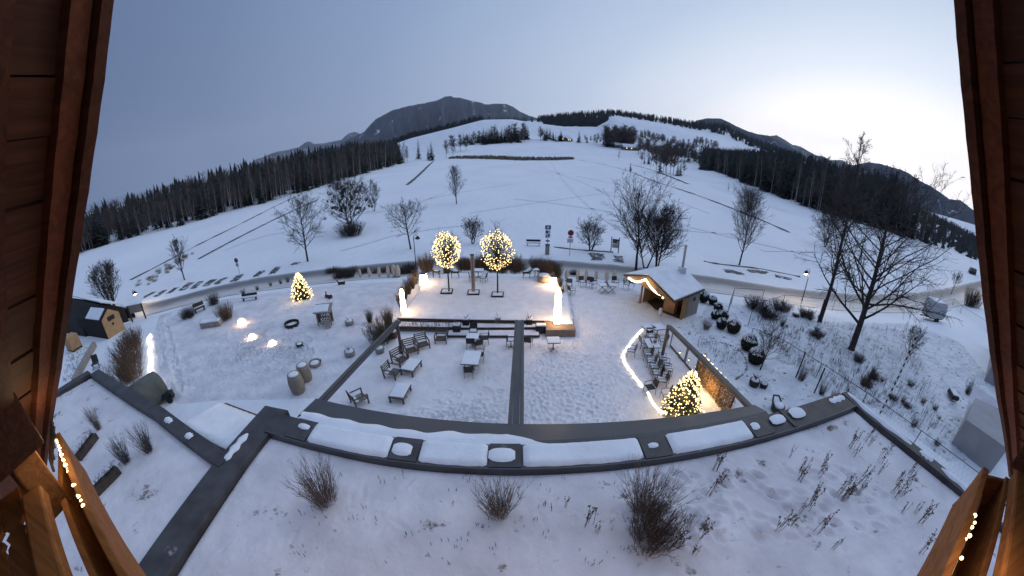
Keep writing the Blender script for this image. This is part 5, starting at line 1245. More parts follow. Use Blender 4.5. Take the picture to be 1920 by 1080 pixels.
for i, (u, v, h, w_, kd, lab, mm) in enumerate([(636, 522, .9, 1.1, 'dome', 'low snowy shrub at the western end of the road hedge', m_twig), (655, 520, 1.1, 1.0, 'dome', 'dark low shrub next to the first folded parasol', m_twig), (768, 512, 1.3, 1.1, 'dome', 'snowy shrub between the parasols and the lit terrace corner', m_twig),
     (800, 508, 1.9, .65, 'dense', 'tall brown bush behind the deer figure at the terrace corner', m_brown), (875, 505, 1.3, .7, 'dense', 'brown bush behind the carved post', m_brown), (905, 502, 1.5, .75, 'dome', 'dark round bush behind the bar table', m_brown), (921, 508, .9, .8, 'dome', 'small round bush between bar table and lit tree', m_twig),
     (942, 510, 1.9, .6, 'dense', 'tall reddish bush behind the eastern lit ball tree', m_brown), (966, 510, 1.8, .62, 'dense', 'tall reddish bush next to the eastern lit ball tree', m_brown), (1026, 516, 1.7, .8, 'dome', 'large dark rounded bush behind the round wooden tub', m_brown), (1046, 522, 1.5, .7, 'leafy', 'dark evergreen bush beside the short light column', m_box),
     (1050, 540, 1.3, .45, 'leafy', 'brown bush beside the tall eastern light column', m_ivy), (1054, 560, 1.3, .4, 'leafy', 'narrow brown bush on the eastern terrace wall', m_ivy), (1075, 516, .7, .9, 'dome', 'low dark shrub behind the eastern parasols', m_twig), (508, 537, .6, 1, 'twig', 'tiny snowy shrub along the road west of the lit spruce', m_twig), (483, 545, .7, 1, 'twig', 'small snowy shrub along the road, second from the lit spruce', m_twig),
     (457, 553, .8, .9, 'twig', 'small shrub along the road near the bench', m_twig), (527, 533, .7, .9, 'twig', 'small brown shrub just west of the lit spruce', m_brown), (540, 530, .8, .9, 'twig', 'small shrub touching the lit spruce', m_brown)]):
    shrub(lab, u, v, h, w_, kd, TER - .1 if 790 < u < 1056 and v < 545 else None, mm, 'bush', None, 20 + i % 3)
for i, u in enumerate((622, 634, 646, 664, 683, 702, 720, 735, 752, 764)):
    shrub('low dark bush of the hedge behind the western parasols', u, 511 + (i % 3), .7 + .25 * (i % 2), 1.5, 'twig' if i % 2 else 'dome', None, m_wtwig if i % 3 else m_brown, 'hedge_bush', 'hedge bushes behind the western parasols', 70 + i % 3)
for i, u in enumerate((868, 893, 912, 930, 953, 975, 1008, 1034)):
    shrub('dark bush of the hedge along the back of the terrace', u, 505 + (i % 2) * 2, 1.0 + .35 * (i % 3 == 0), 1.0, 'dome' if i % 2 else 'dense', TER - .3, m_brown if i % 3 else m_ivy, 'hedge_bush', 'hedge bushes along the back of the terrace', 70 + i % 3)
shrub('low spreading bare shrub between the hut and the box balls', 1324, 618, .9, 1.2, 'twig', None, m_brown, seed=30)
shrub('reddish bare shrub behind the clipped balls by the wire frame', 1440, 596, 1.0, 1.3, 'dome', None, m_twig, seed=31)
shrub('tangled dark shrub on the bank beside the wire fence', 1418, 580, 1.2, 1.3, 'dome', None, m_twig, seed=32)
shrub('tangled bare shrub under the birch', 1462, 582, 1.0, 1.4, 'dome', None, m_twig, seed=31)
for i, (u, v, h, lab) in enumerate([(1500, 715, 1.1, 'vine plant on the first dark stake'), (1538, 742, 1.1, 'vine plant on the second dark stake'), (1560, 752, .9, 'bramble tangle between the stakes and the parapet'), (1625, 720, .8, 'thin bramble outside the fence beside the striped pole'), (1690, 757, .7, 'thorny bramble outside the fence past the striped pole'), (1635, 700, .7, 'wiry weed clump in the rough garden above the fence'), (1812, 740, 1.3, 'bare bush at the corner of the neighbour wall'), (1890, 845, 1.0, 'dark bush in front of the neighbour roof edge'), (1820, 575, 3.0, 'dark tree shrub at the road behind the trailer')]):
    shrub(lab, u, v, h, .8, 'twig' if i not in (7, 8) else 'dense', None, m_twig, 'bush', None, 33 + i % 4)
shrub('round twiggy bush around the foot of the mistletoe tree', 658, 442, 3.0, 1.0, 'dome', None, m_twig, 'bush', None, 50)
_q = random.Random(91)
for i in range(34):
    u, v = (_q.uniform(1410, 1560), _q.uniform(585, 640)) if i < 20 else (_q.uniform(1560, 1780), _q.uniform(650, 840))
    if i >= 20 and v < 600 + (u - 1480) * .5: v += 60
    if v > 770 + (u - 1640) * .9: continue
    shrub('small dark scrub bush in the rough garden east of the fence', u, v, _q.uniform(.3, .8), _q.uniform(.8, 1.5), _q.choice(['twig', 'twig', 'dome']), None, _q.choice([m_twig, m_brown, m_wtwig]), 'scrub_bush', 'scrub bushes in the rough garden', 60 + i % 3)
# dry verge grass
for i in range(34):
    u = 268 + i * 2.6; shrub('tuft of dry tan grass in the strip along the parking bays', u + rnd.uniform(-9, 9), 533 - i * 1.6 + rnd.uniform(-6, 6), rnd.uniform(.35, .75), rnd.uniform(.8, 1.3), 'grass', None, m_tan, 'grass_tuft', 'dry grass tufts along the parking bays', 40 + i % 3)
# dried flower stalks on the roof
def stalk_mesh(seed):
    q = random.Random(seed); M = MB()
    for i in range(q.randint(4, 8)):
        x, y = q.uniform(-.12, .12), q.uniform(-.12, .12); h = q.uniform(.5, 1.0); lx, ly = q.uniform(-.15, .15), q.uniform(-.15, .15); M.tube([(x, y, -.05), (x + lx * .5, y + ly * .5, h * .5), (x + lx, y + ly, h)], .008, 3, cap=False)
        for k in range(6): z = q.uniform(.45, 1.02); M.ball((x + lx * z + q.uniform(-.05, .05), y + ly * z + q.uniform(-.05, .05), h * z), q.uniform(.012, .026), 5)
    return M.mesh('dried_flower', [m_brown])
STK = [stalk_mesh(i) for i in range(5)]
FL = [(1497, 905), (1500, 890), (1520, 940), (1535, 895), (1540, 880), (1575, 935), (1582, 940), (1588, 936), (1592, 930), (1572, 925), (1608, 925), (1612, 905), (1645, 893), (1648, 870), (1600, 855), (1595, 840), (1628, 835), (1622, 828), (1680, 905), (1672, 925), (1678, 938), (1690, 930), (1700, 905), (1705, 890), (1715, 965), (1723, 985), (1690, 965), (1722, 1040), (1500, 960), (1515, 955), (1480, 985), (1455, 1000), (1480, 860), (1535, 1000), (1560, 1030), (1340, 880), (1350, 905), (1330, 930), (1290, 985), (1310, 1010), (1300, 1040), (1270, 1020), (1060, 950), (1100, 985), (1120, 1000)]
for i, (u, v) in enumerate(FL): inst('dried_flower', STK[i % 5], 'dried brown flower stalks sticking out of the roof snow', 'plant', 'dried flower stalks on the flat roof', at(u, v, 3.08), (.85 + .25 * math.sin(i * 3.1),) * 3, i)
def weed_mass(name, label, polys, n, hmin, hmax, z=None, seed=0, m=None):
    q = random.Random(seed); M = MB()
    for _ in range(n):
        a, b, c, d = polys; s_, t = q.random(), q.random(); u = (a[0] * (1 - s_) + b[0] * s_) * (1 - t) + (d[0] * (1 - s_) + c[0] * s_) * t; v = (a[1] * (1 - s_) + b[1] * s_) * (1 - t) + (d[1] * (1 - s_) + c[1] * s_) * t
        p = gp(u, v) if z is None else at(u, v, z)
        for k in range(q.randint(1, 4)):
            h = q.uniform(hmin, hmax); x, y = p.x + q.uniform(-.15, .15), p.y + q.uniform(-.15, .15); M.tube([(x, y, p.z - .03), (x + q.uniform(-.15, .15) * h, y + q.uniform(-.15, .15) * h, p.z + h)], [.012, .006], 3, cap=False)
    o = M.build(name, m or m_brown); tag(o, label, 'weeds', None, 'stuff')
weed_mass('weeds', 'dry weed stems poking from the snow of the rough garden', [(1400, 590), (1700, 620), (1790, 840), (1500, 700)], 900, .1, .6, None, 1)
weed_mass('weeds', 'thin dry stems in the round garden bed behind the awning rail', [(1290, 625), (1370, 650), (1400, 690), (1330, 680)], 90, .15, .4, None, 2)
weed_mass('weeds', 'dead stems scattered over the planted roof', [(560, 880), (1300, 900), (1200, 1060), (520, 1060)], 60, .08, .25, 3.08, 3)
weed_mass('weeds', 'dry stems on the terrace planting step', [(755, 606), (860, 608), (860, 618), (750, 618)], 60, .1, .4, .6, 4)
weed_mass('weeds', 'sparse stubble in the snow of the driveway', [(330, 670), (400, 690), (390, 740), (320, 730)], 90, .03, .12, None, 5)
# ---------------------------------------------------------------- lights of the garden
def glow(name, loc, power, col, size, parent=None):
    l = bpy.data.lights.new(name, 'POINT'); l.energy = power; l.color = col; l.shadow_soft_size = size
    o = bpy.data.objects.new(name, l); COL.objects.link(o); o.location = loc; o['kind'] = 'helper'
    if parent: o.parent = parent
    return o
def light_column(label, u, v, vt, w_, z=TER):
    p = at(u, v, z); h = high(p, vt); t = thing('light_column', label, 'lamp', p, 0, None)
    mb = MB(); n = 14; mb.lathe([(w_ * .9, .04), (w_, h * .2), (w_ * .92, h * .5), (w_ * .72, h * .62), (w_ * .95, h * .78), (w_ * .55, h * .95), (w_ * .12, h)], n)
    mb.build('glass', m_col, t, True); mb = MB(); mb.lathe([(w_ * 1.15, 0), (w_ * 1.15, .05)], n); mb.build('base', m_black, t)
light_column('tall glowing light column at the western front corner of the terrace', 758, 588, 541, .20)
light_column('tall glowing light column on the eastern corner block of the terrace', 1044, 607, 541, .24)
def lantern(label, u, v, vt):
    p = at(u, v, TER); h = high(p, vt); t = thing('ground_lantern', label, 'lantern', p)
    mb = MB(); mb.prism([(-.34, -.34), (.34, -.34), (.34, .34), (-.34, .34)], .03, h * .96); b = mb.v
    mb.v = [(x * (1 - .3 * z / h), y * (1 - .3 * z / h), z) for x, y, z in b]; mb.build('glass', m_col, t, bevel=.03)
    mb = MB(); mb.box((0, 0, h), (.52, .52, .05)); mb.build('cap', m_black, t); mb = MB(); mb.box((0, 0, .015), (.74, .74, .03)); mb.build('base', m_black, t)
lantern('short broad glowing lantern before the western terrace hedge', 795, 533, 513); lantern('short broad glowing lantern beside the round wooden tub', 1036, 537, 518)
for lab, u, v, r, mm in [('glowing globe lamp with dark rim in the lawn, the one farthest from the house', 455, 610, .34, 0), ('glowing globe lamp sunk in the lawn snow, middle of three', 474, 636, .30, 1), ('glowing globe lamp sunk in the lawn snow, the one closest to the fire bowl', 512, 648, .28, 1)]:
    p = gp(u, v); t = thing('globe_lamp', lab, 'lamp', p, 0, 'globe lamps in the lawn'); mb = MB(); mb.ball((0, 0, r * (.75 if mm == 0 else .45)), r, 16); mb.build('glass', m_globe, t, True)
    mb = MB(); mb.lathe([(r * .8, -.05), (r * .8, .05), (r * .5, .06)], 16); mb.build('base', m_black, t)
def bulbs(f, cs, m, r0, r1, q):
    o = Vector((0, 0, CAM_H)) - f.location; cs = sorted(cs, key=lambda c: (c - o).length)
    rest = MB()
    for i, c in enumerate(cs):
        mb = MB() if i < 100 else rest; mb.ball(c, q.uniform(r0, r1), 6)
        if i < 100: mb.build('bulb', m, f, True)
    if len(cs) > 100: b = rest.build('bulb_string', m, f, True); b['kind'] = 'stuff'
def rope_light(label, px, rad, m, name='rope_light', z=.09):
    P = smooth_path([gp(u, v) + Vector((0, 0, z)) for u, v in px], 2); mb = MB(); o = P[0]; mb.tube([p - o for p in P], rad, 6)
    ob = mb.build(name, m, None, True); ob.location = o; tag(ob, label, 'light rope')
rope_light('glowing rope light curling on the snow around the eastern chair group', [(1204, 620), (1196, 628), (1184, 642), (1175, 656), (1168, 663), (1168, 676), (1176, 690), (1186, 703), (1192, 712), (1201, 723), (1203, 728)], .055, m_rope)
rope_light('short glowing rope light sweeping across the snow to the lit spruce', [(1214, 738), (1220, 752), (1227, 763), (1237, 773), (1250, 778), (1268, 782), (1278, 784)], .05, m_rope)
rope_light('bright white rope light along the rounded shrubs beside the driveway', [(283, 630), (276, 640), (286, 648), (279, 660), (285, 676), (280, 692), (284, 704), (283, 716), (290, 722), (300, 720), (304, 726)], .10, m_ropew, z=.12)
rope_light('white rope light branch running to the wrapped bale', [(284, 718), (276, 722), (268, 728), (262, 733)], .10, m_ropew, z=.12)
def lit_spruce(label, lab2, u, v, vt, wfac, nb, br, seed, z=None, m=m_bulb):
    p = gp(u, v) if z is None else at(u, v, z); h = high(p, vt); q = random.Random(seed)
    t = thing('christmas_tree', label, 'tree', p); me = spruce_mesh(seed, h, wfac, 20); o = bpy.data.objects.new('crown', me); COL.objects.link(o); o.parent = t
    mb = MB(); mb.tube([(0, 0, -.1), (0, 0, h * .3)], .06, 6); mb.build('trunk', m_bark, t)
    f = thing('fairy_lights', lab2, 'fairy lights', p); W_, B_ = MB(), MB(); pts = []
    for i in range(nb):
        s_ = i / nb; zz = h * (.04 + .95 * s_); r = (h * wfac * 1.02 * (1 - s_) ** .7 + .05) * q.uniform(.62, 1.16); a = i * 2.399 * .37 + q.uniform(-.3, .3); c = Vector((r * math.cos(a), r * math.sin(a), zz - r * .18)); pts.append(c * 1.0)
    W_.tube(pts, .006, 3); W_.build('wire', m_black, f); bulbs(f, pts, m, br * .75, br * 1.25, q); return p, h
lit_spruce('small bushy spruce wrapped in lights standing on the lawn by the road', 'dense warm fairy lights wound round the spruce on the lawn', 567, 559, 511, .42, 340, .045, 61)
pX, hX = lit_spruce('small spruce wrapped in golden lights in the courtyard corner', 'golden fairy lights wound round the courtyard spruce', 1277, 778, 694, .40, 560, .030, 62, 0)
[glow('tree_glow', pX + Vector(v_), 30, (1.0, .66, .26), .2) for v_ in ((-.75, -.5, .5), (.6, -.7, 1.0), (-.2, .8, .6), (-.5, -.4, 1.7))]; glow('tree_glow', pX + Vector((-.25, -.35, .8)), 20, (1.0, .70, .32), .3); glow('tree_glow', gp(567, 559) + Vector((0, -1.0, .8)), 22, (1.0, .74, .40), .3)
def ball_tree(label, lab2, u, v, vt, cw, seed, twig_top=False):
    p = at(u, v, TER); h = high(p, vt); q = random.Random(seed); t = thing('ball_tree', label, 'tree', p); hb = h * .40; rc_ = (h - hb) / 2; cz = hb + rc_
    mb = MB(); mb.tube([(0, 0, -.1), (.02, 0, hb * .6), (0, 0, cz)], [.075, .06, .045], 7)
    C = MB()
    for i in range(130):
        d = Vector((q.gauss(0, 1), q.gauss(0, 1), q.gauss(0, 1))).normalized(); s0 = Vector((0, 0, cz - rc_ * .7 + q.uniform(0, .8) * rc_)); e = Vector((d.x * cw, d.y * cw, cz + d.z * rc_)); m_ = (s0 + e) / 2 + Vector((0, 0, -.1)); (mb if i % 9 == 0 else C).tube([s0, m_, e], [.02, .012, .006], 3, cap=False)
        for k in range(4): f = (e - s0).normalized() + Vector((q.gauss(0, .6), q.gauss(0, .6), q.gauss(0, .6))); a = m_ + (e - m_) * q.uniform(0, .9); C.tube([a, a + f * .35], [.008, .004], 3, cap=False)
    if twig_top:
        for k in range(7): C.tube([(0, 0, h - .3), (q.uniform(-.3, .3), q.uniform(-.3, .3), h + .4), (q.uniform(-.7, .7), q.uniform(-.4, .4), h + q.uniform(.5, .9))], [.016, .01, .005], 3, cap=False)
    mb.build('trunk', m_bark, t); C.build('crown', m_twig, t)
    f = thing('fairy_lights', lab2, 'fairy lights', p); W_, B_ = MB(), MB(); pts = []
    for i in range(520):
        s_ = (i + .5) / 520; ph = math.acos(1 - 2 * s_); a = i * 2.399 + q.uniform(-.3, .3)
        if twig_top and .35 < s_ < .8 and q.random() < .45: continue
        c = Vector((cw * math.sin(ph) * math.cos(a), cw * math.sin(ph) * math.sin(a), cz + rc_ * math.cos(ph))) ; lump = .74 + .42 * float(fbm(np.array(3 * math.sin(ph) * math.cos(a) + seed), np.array(3 * math.cos(ph) + 2 * math.sin(a)), seed, 2)); c = Vector((0, 0, cz)) + (c - Vector((0, 0, cz))) * lump * q.uniform(.86, 1.06); pts.append(c)
    pts.sort(key=lambda c: -c.z); W_.tube(pts, .005, 3); W_.build('wire', m_black, f); bulbs(f, pts, m_bulb, .026, .046, q)
ball_tree('ball crowned bare tree covered in lights, the western of the terrace pair', 'warm fairy lights covering the western terrace ball tree', 842, 549, 433, 1.22, 71)
ball_tree('ball crowned bare tree covered in lights with twigs sticking out on top', 'warm fairy lights covering the eastern terrace ball tree', 933, 552, 430, 1.38, 72, True)
pc_ = at(888, 549, TER); hc_ = high(pc_, 478); t = thing('carved_post', 'tall weathered wooden post standing between the two lit ball trees', 'post', pc_)
mb = MB(); mb.prism([(-.14, -.10), (.14, -.10), (.14, .10), (-.14, .10)], -.05, hc_); mb.build('shaft', m_greywood, t, bevel=.02); mb = MB(); mb.box((0, -.11, hc_ * .55), (.03, .03, hc_ * .8)); mb.box((0, 0, hc_ + .02), (.32, .24, .06)); mb.build('carving', m_wall, t)
for lab, u, v in (('snowy square plinth with dark rim under the western lit ball tree', 838, 549), ('snowy square plinth with dark rim under the carved post', 888, 551), ('snowy square plinth with dark rim under the eastern lit ball tree', 933, 555)):
    p = at(u, v - 1, TER + .01); t = thing('plinth', lab, 'plinth', p, .04 if u < 900 else -.03); mb = MB()
    for a, b, c, d in ((0, -.42, .96, .08), (0, .42, .96, .08), (-.44, 0, .08, .80), (.44, 0, .08, .80)): mb.box((a, b, .07), (c, d, .16))
    mb.build('rim', m_black, t); mb = MB(); mb.box((0, 0, .075), (.80, .76, .12)); mb.build('snow_cap', m_snow, t, bevel=.02)
# glowing leaf screen and glass wind screens below the eastern rail
def screen(label, a, b, h):
    t = thing('glass_screen', label, 'wind screen', a); d = b - a; mb = MB(); mb.beam((0, 0, h / 2 + .1), d + Vector((0, 0, h / 2 + .1)), .012, h); mb.build('pane', m_glass, t)
    mb = MB(); mb.beam((0, 0, .08), d + Vector((0, 0, .08)), .07, .14); mb.build('sill_rail', m_metal, t); mb = MB(); mb.beam((0, 0, h + .12), d + Vector((0, 0, h + .12)), .04, .03); mb.build('top_rail', m_metal, t)
    for k in (0, 1): mb = MB(); mb.beam(d * k, d * k + Vector((0, 0, h + .1)), .05, .05, up=(1, 0, 0)); mb.build('post', m_metal, t)
gA = at(1256, 650); gB = at(1356, 772)
screen('clear glass wind screen under the eastern awning rail next to its post', gA, gA + (gB - gA) * .30, 1.15); screen('clear glass wind screen next to the glowing leaf screen', gA + (gB - gA) * .32, gA + (gB - gA) * .50, 1.15)
lsA, lsB = gA + (gB - gA) * .52, gA + (gB - gA) * 1.06
t = thing('leaf_screen', 'tall screen of dry golden leaves glowing beside the courtyard spruce', 'hedge screen', lsA); d = lsB - lsA; q = random.Random(8); mb = MB()
for i in range(5200):
    c = d * q.random() + Vector((q.gauss(0, .06), q.gauss(0, .06), q.uniform(.02, 1.5))); f = Vector((q.gauss(0, 1), q.gauss(0, 1), q.gauss(0, 1.6))).normalized() * .05; g = f.orthogonal() * .5; mb.quadp(c - f, c + g, c + f, c - g)
mb.build('foliage', m_ivy if False else mat('beech_leaves', (.30, .17, .06), (.44, .27, .11), 3, .7), t); mb = MB()
for k in (0, .33, .66, 1): mb.beam(d * k, d * k + Vector((0, 0, 1.55)), .06, .06, up=(1, 0, 0))
mb.beam((0, 0, 1.55), d + Vector((0, 0, 1.55)), .08, .06); mb.build('frame', m_retain, t)
f = thing('fairy_lights', 'row of single bulbs hanging along the top of the leaf screen', 'fairy lights', lsA); W_, B_ = MB(), MB(); pts = []
for i in range(26): c = d * (i / 25) + Vector((.14, -.05, 1.5 + .05 * math.sin(i * 2.1))); pts.append(c)
W_.tube(pts, .006, 3); W_.build('wire', m_black, f); bulbs(f, pts, m_bulb, .036, .044, q); glow('screen_glow', (lsA + lsB) / 2 + Vector((-.5, -.2, .8)), 85, (1.0, .62, .24), .4)
for u, v, lab in ((1274, 664, 'small lit candle lantern on a branch below the eastern rail, first of three'), (1291, 678, 'small lit candle lantern below the eastern rail, second of three'), (1304, 690, 'small lit candle lantern below the eastern rail, closest to the leaf screen')):
    p = at(u, v, .35); t = thing('candle_lantern', lab, 'lantern', p); mb = MB(); mb.ball((0, 0, .12), .055, 8); mb.build('flame_glass', m_bulb, t, True); mb = MB(); mb.tube([(0, 0, -.35), (0, 0, .06)], .015, 5); mb.lathe([(.07, .18), (.02, .24)], 8); mb.build('holder', m_black, t)

# ---------------------------------------------------------------- the hut
hut = thing('wooden_hut', 'wooden gable roofed bar hut with snowy roof, open lit front and stove pipe', 'hut', (0, 0, 0))
C0, C1, C2 = at(1200, 569), at(1276, 599), at(1305, 587); C3 = C0 + (C2 - C1)
ef, eb, rf, rb_, lf, lb = at(1264, 566, 2.1), at(1322, 543, 2.1), at(1216, 516, 3.0), at(1281, 502, 3.0), at(1169, 515, 2.1), at(1239, 500, 2.1)
UP = Vector((0, 0, 1))
def wallq(mb, a, b, h0, h1, th=.06):
    d = (b - a).normalized(); mb.beam(a + UP * (h0 + h1) / 2, b + UP * (h0 + h1) / 2, th, h1 - h0)
mb = MB(); m0 = C1 + (C2 - C1) * .30; wallq(mb, C1, m0, 0, 2.05); wallq(mb, C3, C2, 0, 2.05); wallq(mb, C0 + (C3 - C0) * .15, C3, 0, 2.05)
g_ = (C2 + C3) / 2; b = len(mb.v); mb.v += [tuple(C3 + UP * 2.05), tuple(C2 + UP * 2.05), tuple(g_ + UP * 2.8)]; mb.face((b, b + 1, b + 2)); mb.build('wall', m_wood, hut)
mb = MB(); wallq(mb, m0, C2, .02, 2.03, .08); mb.build('board_wall', m_greywood, hut)
mb = MB(); d = (C2 - m0).normalized(); nn = Vector((d.y, -d.x, 0))
for k, hh in enumerate((.30, .22, .34, .26)): c = m0 + (C2 - m0) * (.40 + .06 * k) + nn * .05 + UP * 1.25; mb.beam(c, c + UP * hh, .05, .01, up=nn)
c = m0 + (C2 - m0) * .41 + nn * .05 + UP * 1.3; mb.beam(c, c + (C2 - m0) * .16, .01, .05); mb.build('lettering', m_black, hut)
mb = MB()
for p in (C0, C1): mb.beam(p, p + UP * 2.1, .13, .13, up=(1, 0, 0))
mb.beam(C0 + UP * 2.05, C1 + UP * 2.05, .12, .14); gt = (C0 + C1) / 2; mb.beam(gt + UP * 2.05, gt + UP * 2.75, .1, .1, up=(1, 0, 0)); mb.build('frame', m_wood, hut)
mb = MB(); k = .88; b = len(mb.v); fo = (rf - (ef + lf) / 2); q1 = [lf + (rf - lf) * .05 + UP * -.16, ef + (rf - ef) * .05 + UP * -.16, rf - UP * .14]
in_ = (rb_ - rf).normalized() * .12; mb.slab([p + in_ for p in (q1[0], q1[1], q1[2])], .03); mb.build('gable_board', m_wood, hut)
mb = MB(); mb.slab([rf, ef, eb, rb_], .10); mb.slab([lf, rf, rb_, lb], .10); mb.build('roof', m_wall, hut)
mb = MB(); dz = UP * .11; sh = lambda a, c: a + (c - a) * .02
mb.slab([rf + dz, sh(ef, rb_) + dz, sh(eb, rf) + dz, rb_ + dz], .105); mb.slab([sh(lf, rb_) + dz, rf + dz, rb_ + dz, sh(lb, rf) + dz], .105); mb.build('roof_snow', m_snow, hut, bevel=.03)
chb = at(1279, 507, 3.05); ch = MB(); ch.box((chb.x, chb.y, 2.95), (.50, .50, .75)); ch.build('chimney', m_white, hut, bevel=.02)
zt = high(chb, 462, 1284) + chb.z; mb = MB(); mb.tube([(chb.x, chb.y, 3.2), (chb.x, chb.y, zt)], .10, 9); mb.lathe([(.16, 0), (.16, .05), (.02, .14)], 9, (chb.x, chb.y, zt + .03)); mb.build('stove_pipe', m_signgrey, hut)
mb = MB(); mb.slab([C0 + UP * .02, C1 + UP * .02, C2 + UP * .02, C3 + UP * .02], .02); mb.build('hut_floor', m_wall, hut)
cd0 = C0 + (C1 - C0) * .52 + (C3 - C0) * .12; cdv = (C3 - C0).normalized(); cdf = (C1 - C0).normalized()
t = thing('serving_counter', 'pale wooden serving counter standing inside the bar hut', 'counter', cd0); ang = math.atan2(cdf.y, cdf.x); t.rotation_euler = (0, 0, ang)
mb = MB(); mb.box((.45, .35, .5), (1.0, .55, 1.0)); mb.build('body', m_ply, t, bevel=.02); mb = MB(); mb.box((.2, .95, .75), (.9, .6, 1.5)); mb.build('cupboard', m_ply, t, bevel=.02); mb = MB(); mb.box((.45, .35, 1.03), (1.1, .65, .05)); mb.build('worktop', m_wood, t)
p = cd0 + cdv * .8 - cdf * .5; t = thing('round_basin', 'round white basin on a stand inside the bar hut', 'basin', p); mb = MB(); mb.lathe([(.12, .9), (.36, 1.0), (.38, 1.15), (.30, 1.17)], 14); mb.build('bowl', m_white, t, True); mb = MB(); mb.tube([(0, 0, 0), (0, 0, .92)], .06, 7); mb.build('stand', m_black, t)
q = random.Random(2); P = []
for (a, b) in ((at(1183, 520, 2.05), rf + UP * -.28), (rf + UP * -.28, at(1248, 553, 1.95))):
    for i in range(9): s_ = i / 8; P.append(a + (b - a) * s_ - UP * .28 * math.sin(math.pi * s_))
P.append(P[-1] - UP * .22); P = [p - in_ * 2.2 for p in P]
mb = MB(); mb.tube([p - P[0] for p in P], .075, 6); o = mb.build('rope_light', m_rope, None, True); o.location = P[0]; tag(o, 'thick glowing rope light hanging along the gable of the bar hut', 'light rope')
glow('hut_glow', (C0 + C1) / 2 + cdv * .5 + UP * 1.9, 8, (1.0, .74, .42), .15)
for i, (u, v) in enumerate(((1196, 567), (1237, 591))): p = at(u, v); t = thing('candle_jar', 'white candle jar at the hut front post' if i == 0 else 'white candle jar before the hut counter', 'jar', p); mb = MB(); mb.lathe([(.14, 0), (.16, .2), (.15, .5), (.12, .55)], 12); mb.build('jar', m_white, t, True); mb = MB(); mb.lathe([(.12, .551), (.10, .60), (.02, .62)], 12); mb.build('snow_cap', m_snow, t, True)

# ---------------------------------------------------------------- street lamps and signs
def street_lamp(label, u, v, vt, ut, lit, side=-1):
    p = gp(u, v); h = high(p, vt, ut); t = thing('street_lamp', label, 'street lamp', p, 0, 'street lamps along the road'); s = side
    mb = MB(); mb.tube([(0, 0, -.1), (0, 0, .5), (0, 0, h)], [.07, .055, .04], 8); mb.build('pole', m_black, t)
    mb = MB(); mb.tube([(0, 0, h - .05), (s * .12, 0, h + .12), (s * .38, 0, h + .14), (s * .48, 0, h)], .022, 6); mb.tube([(0, 0, h - .5), (s * .25, 0, h - .05)], .015, 5); mb.build('arm', m_black, t)
    mb = MB(); mb.lathe([(.30, -.30), (.24, -.18), (.12, -.05), (.07, .02)], 14, (s * .48, 0, h)); mb.build('lamp_shade', m_black, t, True)
    mb = MB(); mb.ball((s * .48, 0, h - .33), .17, 12, .8); mb.build('lamp_glass', m_lamp if lit else m_white, t, True)
    if lit: glow('lamp_glow', (s * .48, 0, h - .65), 150, (1.0, .74, .44), .18, t)
street_lamp('lit street lamp with curved arm by the road in front of the birch', 1503, 566, 507, 1518, True, -1)
street_lamp('unlit dark bell street lamp before the round crowned tree', 780, 499, 443, 774, False, 1)
street_lamp('lit street lamp by the road behind the black sheds', 258, 577, 545, 250, True, 1)
glow('lamp_glow', gp(1830, 548) + Vector((-3, -2, 4.5)), 500, (1.0, .74, .44), .3)
def sign_pole(label, u, v, vt, ut, name, cat): p = gp(u, v); h = high(p, vt, ut); return thing(name, label, cat, p), h
t, h = sign_pole('round red prohibition sign with two white plates under it by the road', 1068, 479, 431, 1071, 'road_sign', 'road sign')
mb = MB(); mb.tube([(0, 0, -.1), (0, 0, h)], .045, 7); mb.build('pole', m_signgrey, t)
FY = Matrix(((1, 0, 0, 0), (0, 0, 1, 0), (0, 1, 0, 0), (0, 0, 0, 1)))
def disk(mb, r, c, th=.03, n=20, M=None): mb.lathe([(r, 0), (r, th)], n, (0, 0, 0), Matrix.Translation(Vector(c)) @ Matrix(((1, 0, 0, 0), (0, 0, -1, 0), (0, 1, 0, 0), (0, 0, 0, 1))))
mb = MB(); disk(mb, .38, (0, -.05, h - .38)); mb.build('sign_face', m_red, t)
mb = MB(); mb.beam((-.22, -.088, h - .55), (.22, -.088, h - .2), .01, .07, up=(0, 1, 0)); disk(mb, .20, (0, -.084, h - .38), .003); mb.build('sign_bar', m_blue, t)
mb = MB(); mb.box((0, -.06, h - .92), (.55, .02, .20)); mb.build('plate', m_red, t); mb = MB(); mb.box((-.03, -.06, h - 1.38), (.78, .02, .55)); mb.build('plate', m_white, t)
mb = MB()
for k in range(3): mb.box((-.03, -.073, h - 1.24 - k * .13), (.6 - .1 * k, .004, .04))
mb.build('plate_lettering', m_signgrey, t)
t, h = sign_pole('bus stop post with dark sign, timetable boards and grey litter bin by the road', 1026, 477, 422, 1026, 'bus_stop', 'bus stop')
mb = MB(); mb.tube([(0, 0, 0), (0, 0, h)], .045, 7); mb.build('pole', m_signgrey, t)
mb = MB(); mb.box((0, -.05, h - .28), (.72, .06, .52)); mb.build('sign_face', m_blue, t); mb = MB(); disk(mb, .17, (0, -.082, h - .28), .004); mb.build('emblem', m_white, t)
mb = MB(); mb.box((0, -.05, h - 1.12), (.64, .05, .98)); mb.build('timetable', m_white, t)
mb = MB(); mb.box((-.12, -.078, h - .86), (.30, .006, .34)); mb.box((.12, -.078, h - 1.3), (.22, .006, .3)); mb.box((-.16, -.078, h - 1.42), (.2, .006, .22)); mb.build('timetable_print', m_blue, t)
